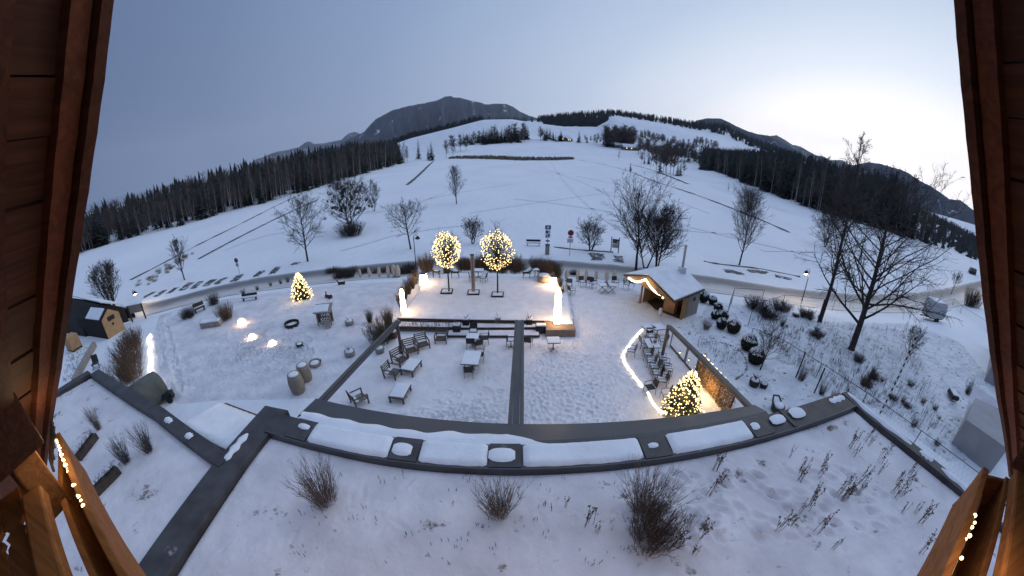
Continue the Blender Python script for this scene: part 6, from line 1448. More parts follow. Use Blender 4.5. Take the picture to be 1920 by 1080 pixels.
mb = MB(); mb.box((0, -.05, h - 2.02), (.5, .03, .18)); mb.build('plate', m_blue, t); mb = MB(); mb.box((0, 0, (h - 2.55) / 2), (.52, .4, h - 2.55)); mb.build('bin', m_greywood, t, bevel=.02); mb = MB(); mb.box((0, 0, h - 2.52), (.58, .46, .07)); mb.build('bin_lid', m_black, t)
t, h = sign_pole('round dark backed road sign with a small plate beside the parking bays', 449, 513, 485, 438, 'road_sign', 'road sign')
mb = MB(); mb.tube([(0, 0, -.1), (0, 0, h)], .04, 7); mb.build('pole', m_signgrey, t); mb = MB(); disk(mb, .34, (0, -.05, h - .3)); mb.build('sign_face', m_red, t); mb = MB(); disk(mb, .24, (0, -.084, h - .3), .003); mb.build('sign_field', m_blue, t); mb = MB(); mb.box((0, -.05, h - .92), (.5, .02, .42)); mb.build('plate', m_signgrey, t)
p = gp(1145, 473); p2 = gp(1159, 475); h = high(p, 444, 1149); t = thing('notice_board', 'two post notice board with dark panels at the field edge beside the large tree', 'notice board', p); d = p2 - p
mb = MB()
for k in (0, 1.0): mb = MB(); mb.tube([d * k + Vector((0, 0, -.1)), d * k + Vector((0, 0, h))], .06, 6); mb.build('post', m_black, t)
mb = MB(); mb.beam(d * .12 + Vector((0, -.02, h * .74)), d * .94 + Vector((0, -.02, h * .74)), .05, h * .28); mb.build('panel', m_soil, t); mb = MB(); mb.beam(d * .12 + Vector((0, -.02, h * .45)), d * .94 + Vector((0, -.02, h * .45)), .05, h * .26); mb.build('panel', m_signgrey, t)
def bench(label, u, v, rz, sc=1):
    t = thing('park_bench', label, 'bench', gp(u, v), rz); t.scale = (sc,) * 3; mb = MB(); mb.box((0, .0, .45), (2.0, .42, .05)); mb.build('seat', m_black, t); mb = MB(); mb.box((0, .24, .72), (2.0, .05, .3)); mb.build('backrest', m_black, t); mb = MB(); mb.box((0, 0, .49), (1.9, .36, .05)); mb.build('snow_cap', m_snow, t, bevel=.02)
    for x in (-.8, .8): mb = MB(); mb.box((x, .05, .22), (.08, .4, .44)); mb.build('leg', m_black, t)
bench('dark park bench at the field edge beside the bus stop', 1000, 461, -.06); bench('dark garden bench with snow near the lawn shrubs by the road', 469, 564, .35, .8)

# ---------------------------------------------------------------- things on the lawn
p = gp(548, 611); t = thing('fire_ring', 'round black steel fire ring lying on the lawn', 'fire ring', p); mb = MB(); mb.lathe([(.58, 0), (.60, .30), (.56, .32), (.54, .30), (.54, .05)], 28); mb.build('ring', m_tyre, t, True); mb = MB(); mb.lathe([(.53, .02), (.4, .09), (.01, .12)], 24); mb.build('snow_fill', m_snow, t, True)
for lab, u, v, vt in (('wooden barrel table with snow on its lid, nearer the lean to roof', 561, 735, 700), ('wooden barrel table with snow on its lid, behind the other barrel', 575, 714, 683)):
    p = gp(u, v); h = high(p, vt, u - 8); t = thing('barrel', lab, 'barrel', p, 0, 'barrel tables on the lawn'); mb = MB(); mb.lathe([(.30 * h, -.02), (.36 * h, h * .3), (.37 * h, h * .5), (.35 * h, h * .75), (.30 * h, h), (.27 * h, h), (.27 * h, h - .06)], 20); mb.build('staves', m_barrel, t, True)
    mb = MB()
    for z in (.12, .30, .70, .88): mb = MB(); mb.lathe([(.375 * h * (1 - abs(z - .5) * .35), h * z - .02), (.38 * h * (1 - abs(z - .5) * .35), h * z + .02)], 20); mb.build('hoop', m_signgrey, t)
    mb = MB(); mb.lathe([(.26 * h, h - .06), (.24 * h, h + .0), (.1 * h, h + .02), (.01, h + .0)], 18); mb.build('snow_cap', m_snow, t, True)
p = gp(592, 686); t = thing('log_bowl', 'round wooden bowl filled with snow behind the barrels', 'bowl', p); mb = MB(); mb.lathe([(.30, 0), (.40, .12), (.42, .30), (.36, .30), (.33, .18)], 18); mb.build('bowl', m_greywood, t, True); mb = MB(); mb.lathe([(.33, .20), (.25, .27), (.01, .29)], 16); mb.build('snow_fill', m_snow, t, True); mb = MB(); mb.beam((.30, .05, .2), (.42, .1, .42), .12, .06); mb.build('rim', m_wall, t)
p = gp(563, 652); t = thing('fire_bowl', 'small dark three legged fire bowl with snow on the lawn', 'fire bowl', p); mb = MB(); mb.lathe([(.08, .14), (.24, .2), (.28, .32), (.24, .32)], 14); mb.build('bowl', m_black, t, True); mb = MB(); mb.lathe([(.23, .30), (.15, .35), (.01, .36)], 12); mb.build('snow_fill', m_snow, t, True)
for a in (.4, 2.5, 4.6): mb = MB(); mb.tube([(.15 * math.cos(a), .15 * math.sin(a), .22), (.40 * math.cos(a), .40 * math.sin(a), 0)], .03, 5); mb.build('leg', m_black, t)
p = gp(612, 608); t = thing('feeding_rack', 'small wooden rack with crossed slats and a snowy slanted roof on the lawn', 'rack', p, .25)
for x in (-.5, .5):
    for y in (-.35, .35): mb = MB(); mb.box((x, y, .60), (.09, .09, 1.2)); mb.build('post', m_greywood, t)
mb = MB()
for y in (-.36, .36):
    for k in range(7): mb.beam((-.5 + k * .13, y, .2), (-.3 + k * .13, y, 1.05), .03, .03); mb.beam((-.3 + k * .13, y, .2), (-.5 + k * .13, y, 1.05), .03, .03)
for x in (-.5, .5):
    for k in range(5): mb.beam((x, -.35 + k * .13, .2), (x, -.2 + k * .13, 1.05), .03, .03)
mb.build('lattice', m_wall, t); mb = MB(); mb.slab([(-.68, -.55, 1.22), (.68, -.55, 1.22), (.68, .5, 1.5), (-.68, .5, 1.5)], .06); mb.build('roof', m_greywood, t); mb = MB(); mb.slab([(-.66, -.53, 1.32), (.45, -.53, 1.32), (.45, .3, 1.53), (-.66, .3, 1.53)], .09); mb.build('snow_cap', m_snow, t, bevel=.03); mb = MB(); mb.beam((.2, -.4, .5), (.35, -.95, .02), .45, .06); mb.build('ramp', m_greywood, t)
def log_animal(label, u, v, rz): 
    p = gp(u, v); t = thing('log_stool', label, 'log', p, rz); mb = MB(); mb.tube([(-.35, 0, .25), (.35, 0, .27)], .16, 9); mb.tube([(-.32, .05, .3), (-.46, .12, .55)], .06, 6); mb.tube([(.2, -.12, .2), (.25, -.2, 0)], .05, 5); mb.tube([(-.2, -.12, .2), (-.25, -.2, 0)], .05, 5); mb.tube([(.2, .12, .2), (.25, .2, 0)], .05, 5); mb.tube([(-.2, .12, .2), (-.25, .2, 0)], .05, 5); mb.build('log', m_bark, t); mb = MB(); mb.box((.02, 0, .43), (.5, .16, .05)); mb.build('snow_cap', m_snow, t, bevel=.02)
log_animal('dark log animal with snow on its back near the folded parasols', 641, 535, .3); log_animal('dark log animal standing between lit spruce and slatted rack', 617, 560, -.4)
def planter(label, u, v, d, name='planter', m=m_stone, z=None, rz=0, group=None, plant=None, r=None):
    p = gp(u, v) if z is None else at(u, v, z); t = thing(name, label, 'planter', p, rz, group)
    mb = MB()
    if r: mb.lathe([(r * .82, 0), (r, d[2] * .6), (r, d[2]), (r * .86, d[2]), (r * .84, d[2] - .06)], 18); mb.build('pot', m, t, True); mb = MB(); mb.lathe([(r * .86, d[2] - .07), (r * .7, d[2] + .04), (.01, d[2] + .08)], 14); mb.build('snow_cap', m_snow, t, True)
    else: mb.box((0, 0, d[2] / 2), d); mb.build('pot', m, t, bevel=.02); mb = MB(); mb.box((0, 0, d[2] + .04), (d[0] * .92, d[1] * .92, .10)); mb.build('snow_cap', m_snow, t, bevel=.04)
    if plant:
        q = random.Random(int(u)); mb = MB()
        for i in range(plant): a = q.uniform(0, 6.28); l = q.uniform(.15, .45); mb.tube([(0, 0, d[2]), (l * .4 * math.cos(a), l * .4 * math.sin(a), d[2] + l * .6), (l * .7 * math.cos(a), l * .7 * math.sin(a), d[2] + l)], [.012, .009, .005], 3, cap=False)
        mb.build('plant', m_brown, t)
    return t
planter('low stone trough with snow below the sandy brown bush', 398, 612, (1.9, .7, .5), m=m_stone, rz=.35)
planter('round wooden tub filled with snow on the terrace', 1020, 528, (0, 0, .62), 'wooden_tub', m_barrel, TER, r=.62)
planter('dark square pot with snow on the planting step, nearest the lounge chairs', 857, 620, (.5, .5, .45), 'plant_pot', m_black, .2, group=None, plant=6)
planter('dark square pot with plant on the upper step, beside the square table', 874, 608, (.44, .44, .42), 'plant_pot', m_black, .36, plant=12)
planter('small grey pot with a thin stalk on the terrace edge', 934, 603, (.36, .36, .32), 'plant_pot', m_stone, .38, plant=5)
planter('small dark pot on the upper step beside the middle awning rail', 992, 607, (.40, .40, .36), 'plant_pot', m_black, .36, plant=14)
planter('dark snowy box at the foot of the terrace corner block', 1014, 620, (.7, .45, .42), 'plant_pot', m_black, .15)
planter('small flower pot standing on the table of the eastern chair group', 1228, 642, (0, 0, .2), 'flower_pot', m_tan, .8, r=.12, plant=16)
planter('dark pot with plant on the terrace behind the western lit ball tree', 838, 511, (.6, .5, .5), 'plant_pot', m_black, TER, plant=8)
planter('stone basket of dry stems beside the western awning rail', 657, 668, (0, 0, .4), 'plant_pot', m_stone, r=.35, plant=14); planter('basket shaped pot beyond the rack', 656, 610, (0, 0, .4), 'plant_pot', m_greywood, r=.32, plant=6)
planter('round dark pot among the snow between awning rail and lounge chairs', 713, 662, (0, 0, .4), 'plant_pot', m_stone, r=.3, plant=10); planter('round pot close to the awning post', 738, 633, (0, 0, .5), 'plant_pot', m_wrust, r=.3, plant=8)
planter('dark cube shaped pot with snow at the far parapet corner', 1540, 768, (.5, .5, .5), 'plant_pot', m_black); planter('dark round pot with clipped plant beside a smaller pot, end of the box row', 1412, 724, (0, 0, .45), 'plant_pot', m_black, r=.32, plant=40); planter('small dark pot with handle at the end of the box row', 1430, 728, (0, 0, .35), 'plant_pot', m_black, r=.24, plant=5)
def deer(label, u, v, rz, ant, sc=1.0):
    p = at(u, v, TER); t = thing('deer_figure', label, 'deer figure', p, rz); t.scale = (sc,) * 3; mb = MB()
    mb.tube([(-.46, 0, .66), (-.40, 0, .70), (-.1, 0, .66), (.22, 0, .70), (.40, 0, .74)], [.07, .14, .125, .155, .10], 8); mb.tube([(.34, 0, .74), (.48, 0, .92), (.56, 0, 1.10)], [.10, .065, .055], 7); mb.tube([(.50, 0, 1.12), (.62, 0, 1.12), (.78, 0, 1.05)], [.06, .06, .03], 7)
    for y in (-.07, .07):
        mb.tube([(.30, y, .66), (.31, y, .36), (.29, y, .0)], [.05, .028, .022], 6); mb.tube([(-.36, y, .68), (-.30, y, .46), (-.42, y, .30), (-.38, y, 0)], [.075, .04, .026, .022], 6); mb.tube([(.52, y * .6, 1.14), (.46, y * 1.9, 1.22)], [.03, .008], 5)
        if ant: mb.tube([(.54, y * .5, 1.15), (.46, y * 2, 1.36), (.56, y * 3, 1.58)], [.018, .014, .006], 4); mb.tube([(.46, y * 2, 1.36), (.60, y * 2.4, 1.44)], [.012, .005], 4)
    mb.tube([(-.47, 0, .70), (-.53, 0, .58)], [.035, .015], 5); mb.build('body', m_bark, t, True); mb = MB(); mb.box((-.08, 0, .80), (.62, .16, .05)); mb.build('snow_cap', m_snow, t, bevel=.02)
deer('brown deer figure with antlers under the western lit ball tree', 818, 521, math.pi - .2, True, .9); deer('dark deer figure facing west beside the lit tree trunk', 853, 522, math.pi + .1, False, .9); deer('antlered deer figure near the round tub on the terrace', 988, 522, .1, True, .85)
p = gp(376, 585); t = thing('garden_bench', 'dark wooden bench between two shrubs at the lawn edge', 'bench', p, 1.1); mb = MB(); mb.box((0, 0, .42), (1.1, .4, .06)); mb.build('seat', m_wall, t); mb = MB(); mb.box((0, .2, .72), (1.1, .05, .35)); mb.build('backrest', m_wall, t)
for x in (-.45, .45): mb = MB(); mb.box((x, 0, .2), (.07, .38, .4)); mb.build('leg', m_wall, t)

# ---------------------------------------------------------------- sheds by the road
def gable_box(mb, c, ln, wd, hw, hr, M):
    prof = [(-wd / 2, 0), (wd / 2, 0), (wd / 2, hw), (0, hr), (-wd / 2, hw)]; b = len(mb.v)
    for x in (-ln / 2, ln / 2):
        for y, z in prof: mb.v.append(tuple(M @ Vector((x + c[0], y + c[1], z + c[2]))))
    mb.face([b + i for i in (4, 3, 2, 1, 0)]); mb.face([b + 5 + i for i in range(5)])
    for i in range(5): j = (i + 1) % 5; mb.face((b + i, b + j, b + 5 + j, b + 5 + i))
f1, f2 = gp(211, 631), gp(227, 621); fd = (f2 - f1); wdt = fd.length; fx = Vector((-fd.y, fd.x, 0)).normalized()
ln_ = 5.6; cen = (f1 + f2) / 2 + fx * ln_ / 2; rz = math.atan2(-fx.y, -fx.x); hS = 2.6; wdt = max(wdt, 2.1)
t = thing('garden_shed', 'black garden shed with orange plywood front and patchy snow on its roof', 'shed', cen, rz); ID = Matrix.Identity(4)
mb = MB(); gable_box(mb, (0, 0, -.3), ln_, wdt, hS * .70 + .3, hS + .28, ID); mb.build('wall', m_black if False else mat('tarred_boards', (.016, .014, .013), (.03, .026, .024), 4, .85), t)
mb = MB(); w2 = wdt * .48; mb.prism([(-w2, 0), (w2, 0), (w2, hS * .68), (0, hS * .95), (-w2, hS * .68)], ln_ / 2 + .01, ln_ / 2 + .05, Matrix(((0, 0, 1, 0), (1, 0, 0, 0), (0, 1, 0, 0), (0, 0, 0, 1)))); mb.build('front_panel', m_ply, t)
mb = MB(); mb.box((ln_ / 2 + .06, 0, hS * .62), (.03, wdt * .38, hS * .16)); mb.build('window', m_black, t); mb = MB(); mb.lathe([(.12, 0), (.12, .04)], 12, (0, 0, 0), Matrix.Translation((ln_ / 2 + .05, 0, hS * .40)) @ Matrix.Rotation(R(90), 4, 'Y')); mb.build('vent', m_black, t)
mb = MB(); s_ = -1 if (Matrix.Rotation(rz, 3, 'Z') @ Vector((0, -1, 0))).y < 0 else 1
sl_ = lambda x, k: (x, s_ * wdt / 2 * k * 1.08, hS * .70 + (hS * .30) * (1 - k) + .07)
mb.slab([sl_(-.3, .12), sl_(ln_ / 2 - .35, .12), sl_(ln_ / 2 - .35, .95), sl_(-.3, .95)][::s_], .08); mb.build('roof_snow', m_snow, t)
fb_ = gp(140, 640); t = thing('dark_barn', 'dark low barn with snow on its far roof behind the garden shed', 'barn', gp(176, 616), rz - .12)
mb = MB(); gable_box(mb, (0, 0, -.3), 9.5, 5.0, 2.1, 3.5, ID); mb.build('wall', MATS['tarred_boards'], t); mb = MB(); mb.slab([(-4.9, .1, 3.35), (4.9, .1, 3.35), (4.9, 2.8, 1.95), (-4.9, 2.8, 1.95)][::-1], -.12); mb.build('roof_snow', m_snow, t)
for lab, a, b, h in (('dark board fence behind the rounded shrubs', (222, 600), (256, 596), 1.3),):
    A_f, B_f = gp(*a), gp(*b); t = thing('board_fence', lab, 'fence', A_f); d = B_f - A_f; mb = MB(); n = int(d.length / .16)
    for i in range(n): mb.box((d.x * i / n, d.y * i / n, h / 2 + g0(A_f.x + d.x * i / n, A_f.y + d.y * i / n) - A_f.z), (.14, .03, h), math.atan2(d.y, d.x))
    mb.build('board_panel', MATS['tarred_boards'], t); mb = MB(); mb.beam(Vector((0, 0, h * .8)), d + Vector((0, 0, h * .8)), .06, .08); mb.build('rail', m_wall, t)
p = gp(141, 654); t = thing('plywood_box', 'new plywood crate standing at the end of the black shed', 'crate', p, rz); mb = MB(); mb.box((0, 0, .75), (1.3, 1.1, 1.2)); mb.build('crate', m_ply, t, bevel=.02); mb = MB()
for y in (-.45, 0, .45): mb.box((0, y, .08), (1.4, .12, .16))
mb.build('pallet', m_wrust, t)
pn = gp(261, 600); t = thing('info_shelter', 'small roofed information shelter at the driveway mouth', 'shelter', pn, .5)
for x in (-.8, .8): mb = MB(); mb.box((x, 0, .9), (.12, .12, 1.9)); mb.build('post', m_wall, t)
mb = MB(); mb.slab([(-1.05, -.5, 1.8), (1.05, -.5, 1.8), (1.05, .5, 2.0), (-1.05, .5, 2.0)], .08); mb.build('roof', m_snow, t); mb = MB(); mb.box((0, 0, 1.2), (1.4, .06, .8)); mb.build('panel', m_greywood, t)
# wrapped bale and bits by the driveway
p = gp(287, 758); q0_ = (gp(272, 768) - gp(303, 745)); t = thing('wrapped_bale', 'big dark grey wrapped round bale at the end of the white light rope', 'bale', p, math.atan2(q0_.y, q0_.x))
mb = MB(); rB = .95; mb.lathe([(.02, -1.05), (rB * .85, -1.05), (rB * .98, -.95), (rB, -.5), (rB * 1.01, 0), (rB, .5), (rB * .98, .95), (rB * .85, 1.05), (.02, 1.05)], 28, (0, 0, 0), Matrix.Translation((0, 0, rB * .85)) @ Matrix.Rotation(R(90), 4, 'Y')); mb.build('wrap', m_bale, t, True)
p = gp(317, 752); t = thing('dark_cart', 'dark small cart standing beside the wrapped bale', 'cart', p, .6); mb = MB(); mb.box((0, 0, .45), (.9, .5, .35)); mb.build('tray', m_black, t, bevel=.04)
for y in (-.3, .3): mb = MB(); mb.lathe([(.22, -.03), (.22, .03)], 14, (0, 0, 0), Matrix.Translation((.2, y, .22)) @ Matrix.Rotation(R(90), 4, 'X')); mb.build('wheel', m_tyre, t)
mb = MB(); mb.tube([(-.4, -.2, .5), (-.9, -.2, .75)], .02, 5); mb.tube([(-.4, .2, .5), (-.9, .2, .75)], .02, 5); mb.build('handle', m_black, t)
t = thing('chair_frame', 'dark folding chair left in the snow behind the dark roof parapet', 'chair', gp(182, 690), .8); mb = MB(); mb.box((0, 0, .42), (.55, .55, .05)); mb.build('seat', m_dark, t); mb = MB(); mb.beam((0, .28, .42), (0, .45, .95), .55, .04, up=(0, 1, .3)); mb.build('backrest', m_dark, t)
for x in (-.26, .26): mb = MB(); mb.beam((x, -.3, 0), (x, .3, .45), .04, .04); mb.beam((x, .3, 0), (x, -.3, .45), .04, .04); mb.build('leg', m_black, t)
mb = MB(); a_, b__ = gp(179, 650), gp(142, 720); mb.beam(a_ + UP * .25, b__ + UP * .25, .32, .5); o = mb.build('low_wall', m_greywood); tag(o, 'low grey garden wall with snowy bed beyond the western roof', 'wall')
weed_mass('weeds', 'dark leaf clumps in the snowy bed beyond the low grey wall', [(128, 655), (165, 652), (148, 705), (118, 720)], 160, .05, .2, None, 12, m_box)
for lab, a, b in (('long dark planter trough with dry stems in the western roof bed, nearer the balcony', (180, 930), (225, 885)), ('dark planter trough with stems in the western roof bed, farther from the balcony', (150, 865), (182, 822))):
    A_, B2 = at(*a, 3.1), at(*b, 3.1); t = thing('planter_trough', lab, 'planter', A_); d = B2 - A_; mb = MB(); mb.beam(UP * .14, d + UP * .14, .30, .30); mb.build('trough', m_retain, t); mb = MB(); q = random.Random(3)
    for i in range(60): s0 = d * q.random() + UP * .28; mb.tube([s0, s0 + Vector((q.gauss(0, .12), q.gauss(0, .12), q.uniform(.1, .35)))], [.008, .004], 3, cap=False)
    mb.build('plant', m_twig, t)

# ---------------------------------------------------------------- garden to the east
BX = [(1318, 566, .95), (1335, 571, .75), (1345, 584, .75), (1340, 598, .7), (1353, 602, .9), (1351, 616, .8), (1373, 624, 1.05), (1401, 657, 1.15), (1414, 682, 1.1)]
BL = ['clipped box ball with snow nearest the hut', 'clipped box ball, second from the hut', 'small clipped box ball, third from the hut', 'box ball topped by a snow cap in the middle cluster', 'large snowy box ball in the middle cluster', 'smaller box ball in front of the middle cluster', 'big snowy box ball at the lower end of the middle cluster', 'tall dark clipped box ball standing alone in the row', 'dark clipped box ball beside the small fruit tree']
for (u, v, d), lab in zip(BX, BL):
    p = gp(u, v); t = thing('box_ball', lab, 'clipped bush', p, 0, 'clipped box balls in the garden'); q = random.Random(u); mb = MB(); r = d / 2; sn = MB()
    for i in range(1500):
        n_ = Vector((q.gauss(0, 1), q.gauss(0, 1), q.gauss(0, 1))).normalized(); c = Vector((n_.x * r, n_.y * r, r * 1.02 + n_.z * r * 1.05)) * 1.0; c += n_ * q.uniform(-.10, .02); f = (n_ * .4 + Vector((q.gauss(0, 1), q.gauss(0, 1), q.gauss(0, 1))).normalized()).normalized() * .045; g = f.orthogonal() * .7
        if n_.z > .45 and vnoise(np.array(n_.x * 3 + u), np.array(n_.y * 3), 3) > .36: sn.quadp(c + n_ * .03 - f, c + n_ * .03 + g, c + n_ * .04 + f, c + n_ * .03 - g)
        else: mb.quadp(c - f, c + g, c + f, c - g)
    mb.ball((0, 0, r * 1.02), r * .86, 14); mb.build('foliage', m_box, t); sn.build('snow_cap', m_snow, t)
def fence_line(label, px, h, group=None):
    P = [gp(u, v) for u, v in px]; t = thing('wire_fence', label, 'fence', P[0], 0, group); o = P[0]
    for p in P: mb = MB(); mb.tube([p - o, p - o + UP * h], .025, 6); mb.build('post', m_black, t)
    mb = MB()
    for a, b in zip(P[:-1], P[1:]): mb.tube([a - o + UP * h, b - o + UP * h], .02, 5)
    mb.build('rail', m_black, t); mb = MB()
    for a, b in zip(P[:-1], P[1:]):
        n = max(2, int((b - a).length / .25))
        for i in range(n):
            c = a + (b - a) * i / n - o; e = a + (b - a) * min(1, (i + 1.6) / n) - o; mb.tube([c, e + UP * h], .0035, 3, cap=False); mb.tube([c + UP * h, e], .0035, 3, cap=False)
    mb.build('mesh', m_signgrey, t)
fence_line('long chain link fence running down the garden to the flat roof parapet', [(1405, 640), (1461, 663), (1530, 708), (1612, 764), (1710, 836), (1818, 920), (1870, 965)], 1.05)
fence_line('tall wire frame fence between the hut and the rough bank', [(1363, 592), (1371, 570), (1426, 572)], 1.5)
fence_line('wire fence along the road behind the birch', [(1402, 612), (1424, 590), (1466, 575), (1500, 577), (1560, 583), (1640, 592), (1705, 596)], 1.2)
fence_line('fence of thin posts along the road past the trailer', [(1765, 578), (1785, 573), (1800, 588), (1850, 622)], 1.0)
for i, (u, v, vt, ut, lab) in enumerate([(1491, 710, 660, 1507, 'dark wooden stake among vines, farthest from the parapet'), (1525, 740, 689, 1542, 'dark wooden stake among vines, middle of three'), (1579, 756, 728, 1590, 'dark wooden stake leaning by the parapet corner'), (1532, 606, 560, 1540, 'thin dark stake at the birch foot')]):
    p = gp(u, v); h = high(p, vt, ut); t = thing('wooden_stake', lab, 'stake', p); mb = MB(); mb.tube([(0, 0, -.1), (.05, .02, h)], .05, 6); mb.build('stake', m_bark, t)
p = gp(1650, 775); h = high(p, 618, 1703); t = thing('striped_pole', 'tall black and white striped pole rising beside the chain link fence', 'pole', p); mb = MB(); n = 26
mb.tube([(0, 0, h * i / n) for i in range(n + 1)], .05, 8); mb.mi = [int((k // 8) % 2) if k < n * 8 else 0 for k in range(len(mb.f))]; mb.build('shaft', [m_black, m_white], t); mb = MB(); mb.tube([(0, 0, h), (-.5, .2, h + .05)], .02, 5); mb.build('arm', m_black, t)
p = gp(1745, 600); t = thing('trailer', 'pale grey box trailer parked in the snow beside the road', 'trailer', p, -.28); mb = MB(); mb.prism([(-1.0, .55), (1.0, .55), (1.12, 1.1), (1.0, 2.05), (.75, 2.3), (-.85, 2.3), (-1.05, 2.0)], -.95, .95, Matrix(((1, 0, 0, 0), (0, 0, 1, 0), (0, 1, 0, 0), (0, 0, 0, 1)))); mb.build('body', m_trailer, t, bevel=.05)
mb = MB(); mb.box((0.95, 0, .42), (.06, 1.2, .2)); mb.build('tail_panel', m_signgrey, t); mb = MB(); mb.box((-.1, 0, 2.34), (1.5, 1.8, .07)); mb.build('roof_snow', m_snow, t, bevel=.03)
for y in (-.85, .85): mb = MB(); mb.lathe([(.10, -.11), (.33, -.10), (.33, .10), (.10, .11)], 16, (0, 0, 0), Matrix.Translation((0, y, .33)) @ Matrix.Rotation(R(90), 4, 'X')); mb.build('wheel', m_tyre, t)
mb = MB(); mb.beam((-1.0, 0, .5), (-2.0, 0, .45), .1, .1); mb.box((0, 0, .5), (2.0, 1.5, .12)); mb.build('drawbar', m_black, t)
# neighbour at the eastern edge
nA, nB = gp(1822, 782), gp(1856, 655); t = thing('neighbour_house', 'pale neighbour house corner with a lower snowy roof at the eastern edge', 'house', nA)
e2 = at(1828, 725, 2.0) ; nz = g0(nA.x, nA.y)
mb = MB(); W1 = at(1830, 770, .3); W2 = at(1862, 650, .3); dd = (W2 - W1); nn = Vector((dd.y, -dd.x, 0)).normalized()
base = [W1 + dd * .42, W2, W2 + nn * 2.6, W1 + dd * .42 + nn * 2.6]; mb.prism([tuple((p - nA).xy) for p in base], -1.5, 3.4); mb.build('wall', m_plaster, t); mb = MB(); mb.prism([tuple((p - nA).xy) for p in base], 3.41, 3.55); mb.build('roof_snow', m_snow, t, bevel=.04)
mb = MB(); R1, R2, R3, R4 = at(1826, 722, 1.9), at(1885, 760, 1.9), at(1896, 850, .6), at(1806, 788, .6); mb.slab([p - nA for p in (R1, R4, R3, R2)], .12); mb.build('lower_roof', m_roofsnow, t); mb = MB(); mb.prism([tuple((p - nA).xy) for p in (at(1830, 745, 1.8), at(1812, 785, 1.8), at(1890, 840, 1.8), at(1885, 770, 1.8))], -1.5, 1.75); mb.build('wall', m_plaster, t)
p = gp(1783, 748); t = thing('wheel_barrow', 'dark barrow with snow lying against the neighbour wall', 'barrow', p, .9); mb = MB(); mb.box((0, 0, .35), (1.1, .55, .3)); mb.build('tray', m_black, t, bevel=.05); mb = MB(); mb.box((0, 0, .53), (.9, .42, .08)); mb.build('snow_cap', m_snow, t, bevel=.03); mb = MB(); mb.tube([(-.5, .2, .4), (-1, .2, .5)], .02, 5); mb.tube([(-.5, -.2, .4), (-1, -.2, .5)], .02, 5); mb.build('handle', m_black, t); mb = MB(); mb.lathe([(.17, -.03), (.17, .03)], 12, (0, 0, 0), Matrix.Translation((.6, 0, .18)) @ Matrix.Rotation(R(90), 4, 'X')); mb.build('wheel', m_tyre, t)
p = gp(1455, 772); t = thing('wicker_seat', 'dark round wicker armchair with snow seat behind the parapet', 'chair', p, .5); mb = MB(); mb.lathe([(.34, .05), (.40, .40), (.36, .42), (.34, .40)], 16); mb.build('seat', m_dark, t, True); mb = MB(); mb.tube([(-.42, .05, .45), (-.40, .3, .7), (0, .48, .82), (.40, .3, .7), (.42, .05, .45)], .05, 6); mb.build('backrest', m_dark, t, True); mb = MB(); mb.lathe([(.34, .41), (.28, .50), (.01, .52)], 14); mb.build('snow_cap', m_snow, t, True)
bench('small slatted bench behind the parapet plates', 1486, 786, .25, .55)
mb = MB(); P = smooth_path([gp(u, v) + UP * .05 for u, v in [(1352, 645), (1372, 650), (1390, 662), (1400, 680), (1398, 700), (1380, 712)]], 2)
P = resample(P, .16)
for i, p in enumerate(P): mb.ball((p.x - P[0].x, p.y - P[0].y, p.z - P[0].z + .03), .07 + .02 * math.sin(i * 2.7), 6)
mb.tube([p - P[0] + UP * .0 for p in P], .05, 5); o = mb.build('bed_edging', m_stone); o.location = P[0]; tag(o, 'curved edging of dark stones round the snowy garden bed', 'edging')
# car far along the road
p = gp(1822, 513); t = thing('parked_car', 'dark car far along the road at the eastern edge', 'car', p, .5); mb = MB(); mb.prism([(-2.1, .3), (2.1, .3), (2.15, .75), (1.3, .9), (.7, 1.4), (-1.2, 1.42), (-1.9, .95), (-2.15, .8)], -.85, .85, FY); mb.build('body', m_black, t, bevel=.06)
for x in (-1.3, 1.3):
    for y in (-.8, .8): mb = MB(); mb.lathe([(.32, -.1), (.32, .1)], 14, (0, 0, 0), Matrix.Translation((x, y, .32)) @ Matrix.Rotation(R(90), 4, 'X')); mb.build('wheel', m_tyre, t)
mb = MB(); mb.prism([(1.2, .92), (.66, 1.34), (-1.1, 1.36), (-1.75, .95)], -.86, .86, FY); mb.build('window', m_signgrey, t)

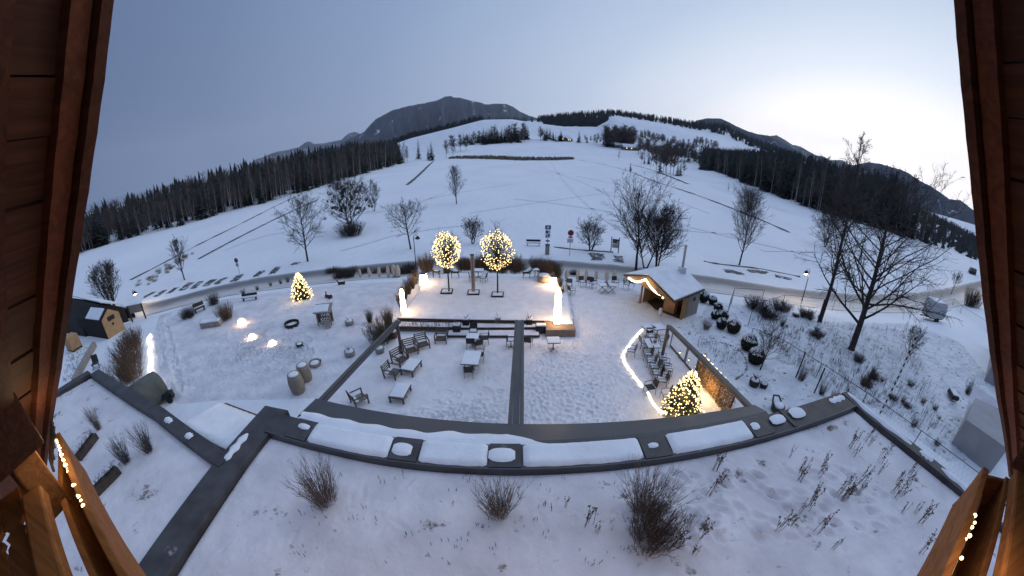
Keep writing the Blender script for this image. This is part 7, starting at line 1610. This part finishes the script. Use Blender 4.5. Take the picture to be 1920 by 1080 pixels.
# ---------------------------------------------------------------- the blue air of the far distance
hz = MB(); hz.box((0, 4800, 560), (22000, 10600, 1280)); hz_o = hz.build('haze', bpy.data.materials.new('haze_air')); hm = hz_o.data.materials[0]; hm.use_nodes = True
hm.node_tree.nodes.clear(); ho = ND(hm, 'ShaderNodeOutputMaterial'); pv = ND(hm, 'ShaderNodeVolumePrincipled'); pv.inputs['Density'].default_value = HAZE; pv.inputs['Color'].default_value = (.86, .90, 1.0, 1); pv.inputs['Anisotropy'].default_value = .2
hm.node_tree.links.new(pv.outputs[0], ho.inputs['Volume']); tag(hz_o, 'thin blue evening haze over the whole valley', 'haze', None, 'stuff'); hz_o.visible_shadow = True

# ---------------------------------------------------------------- pieces that belong to a part, not to the thing as a whole
UNDER = {'snow_cap': ('tabletop', 'seat', 'pot', 'parapet', 'staves', 'corner_block', 'rim', 'roof', 'tray', 'foliage', 'log'), 'snow_fill': ('ring', 'bowl'), 'roof_snow': ('roof', 'wall', 'body'), 'chimney': ('roof',), 'lamp_glass': ('arm',), 'lamp_shade': ('arm',),
         'window': ('front_panel', 'wall', 'body'), 'vent': ('front_panel',), 'emblem': ('sign_face',), 'sign_bar': ('sign_face',), 'sign_field': ('sign_face',), 'timetable_print': ('timetable',), 'plate_lettering': ('plate',), 'hoop': ('staves',), 'bin_lid': ('bin',),
         'box_snow': ('flower_box',), 'box_lattice': ('flower_box',), 'cover_plate': ('parapet',), 'parapet_flashing': ('parapet',), 'snow_drift': ('cassette',), 'rail_gutter': ('rail',), 'lettering': ('board_wall',), 'gutter': ('roof_sheet',), 'mistletoe': ('crown',), 'plant': ('pot', 'trough')}
def middle(o):
    v = np.array(o.bound_box); return v.mean(0)
for t in [o for o in bpy.data.objects if o.parent is None and len(o.children)]:
    kids = list(t.children)
    for c in kids:
        for nm in UNDER.get(c.name.split('.')[0], ()):
            hosts = [k for k in kids if k.name.split('.')[0] == nm and k.type == 'MESH']
            if hosts:
                m_ = middle(c); c.parent = min(hosts, key=lambda k: float(np.linalg.norm(middle(k) - m_))); break
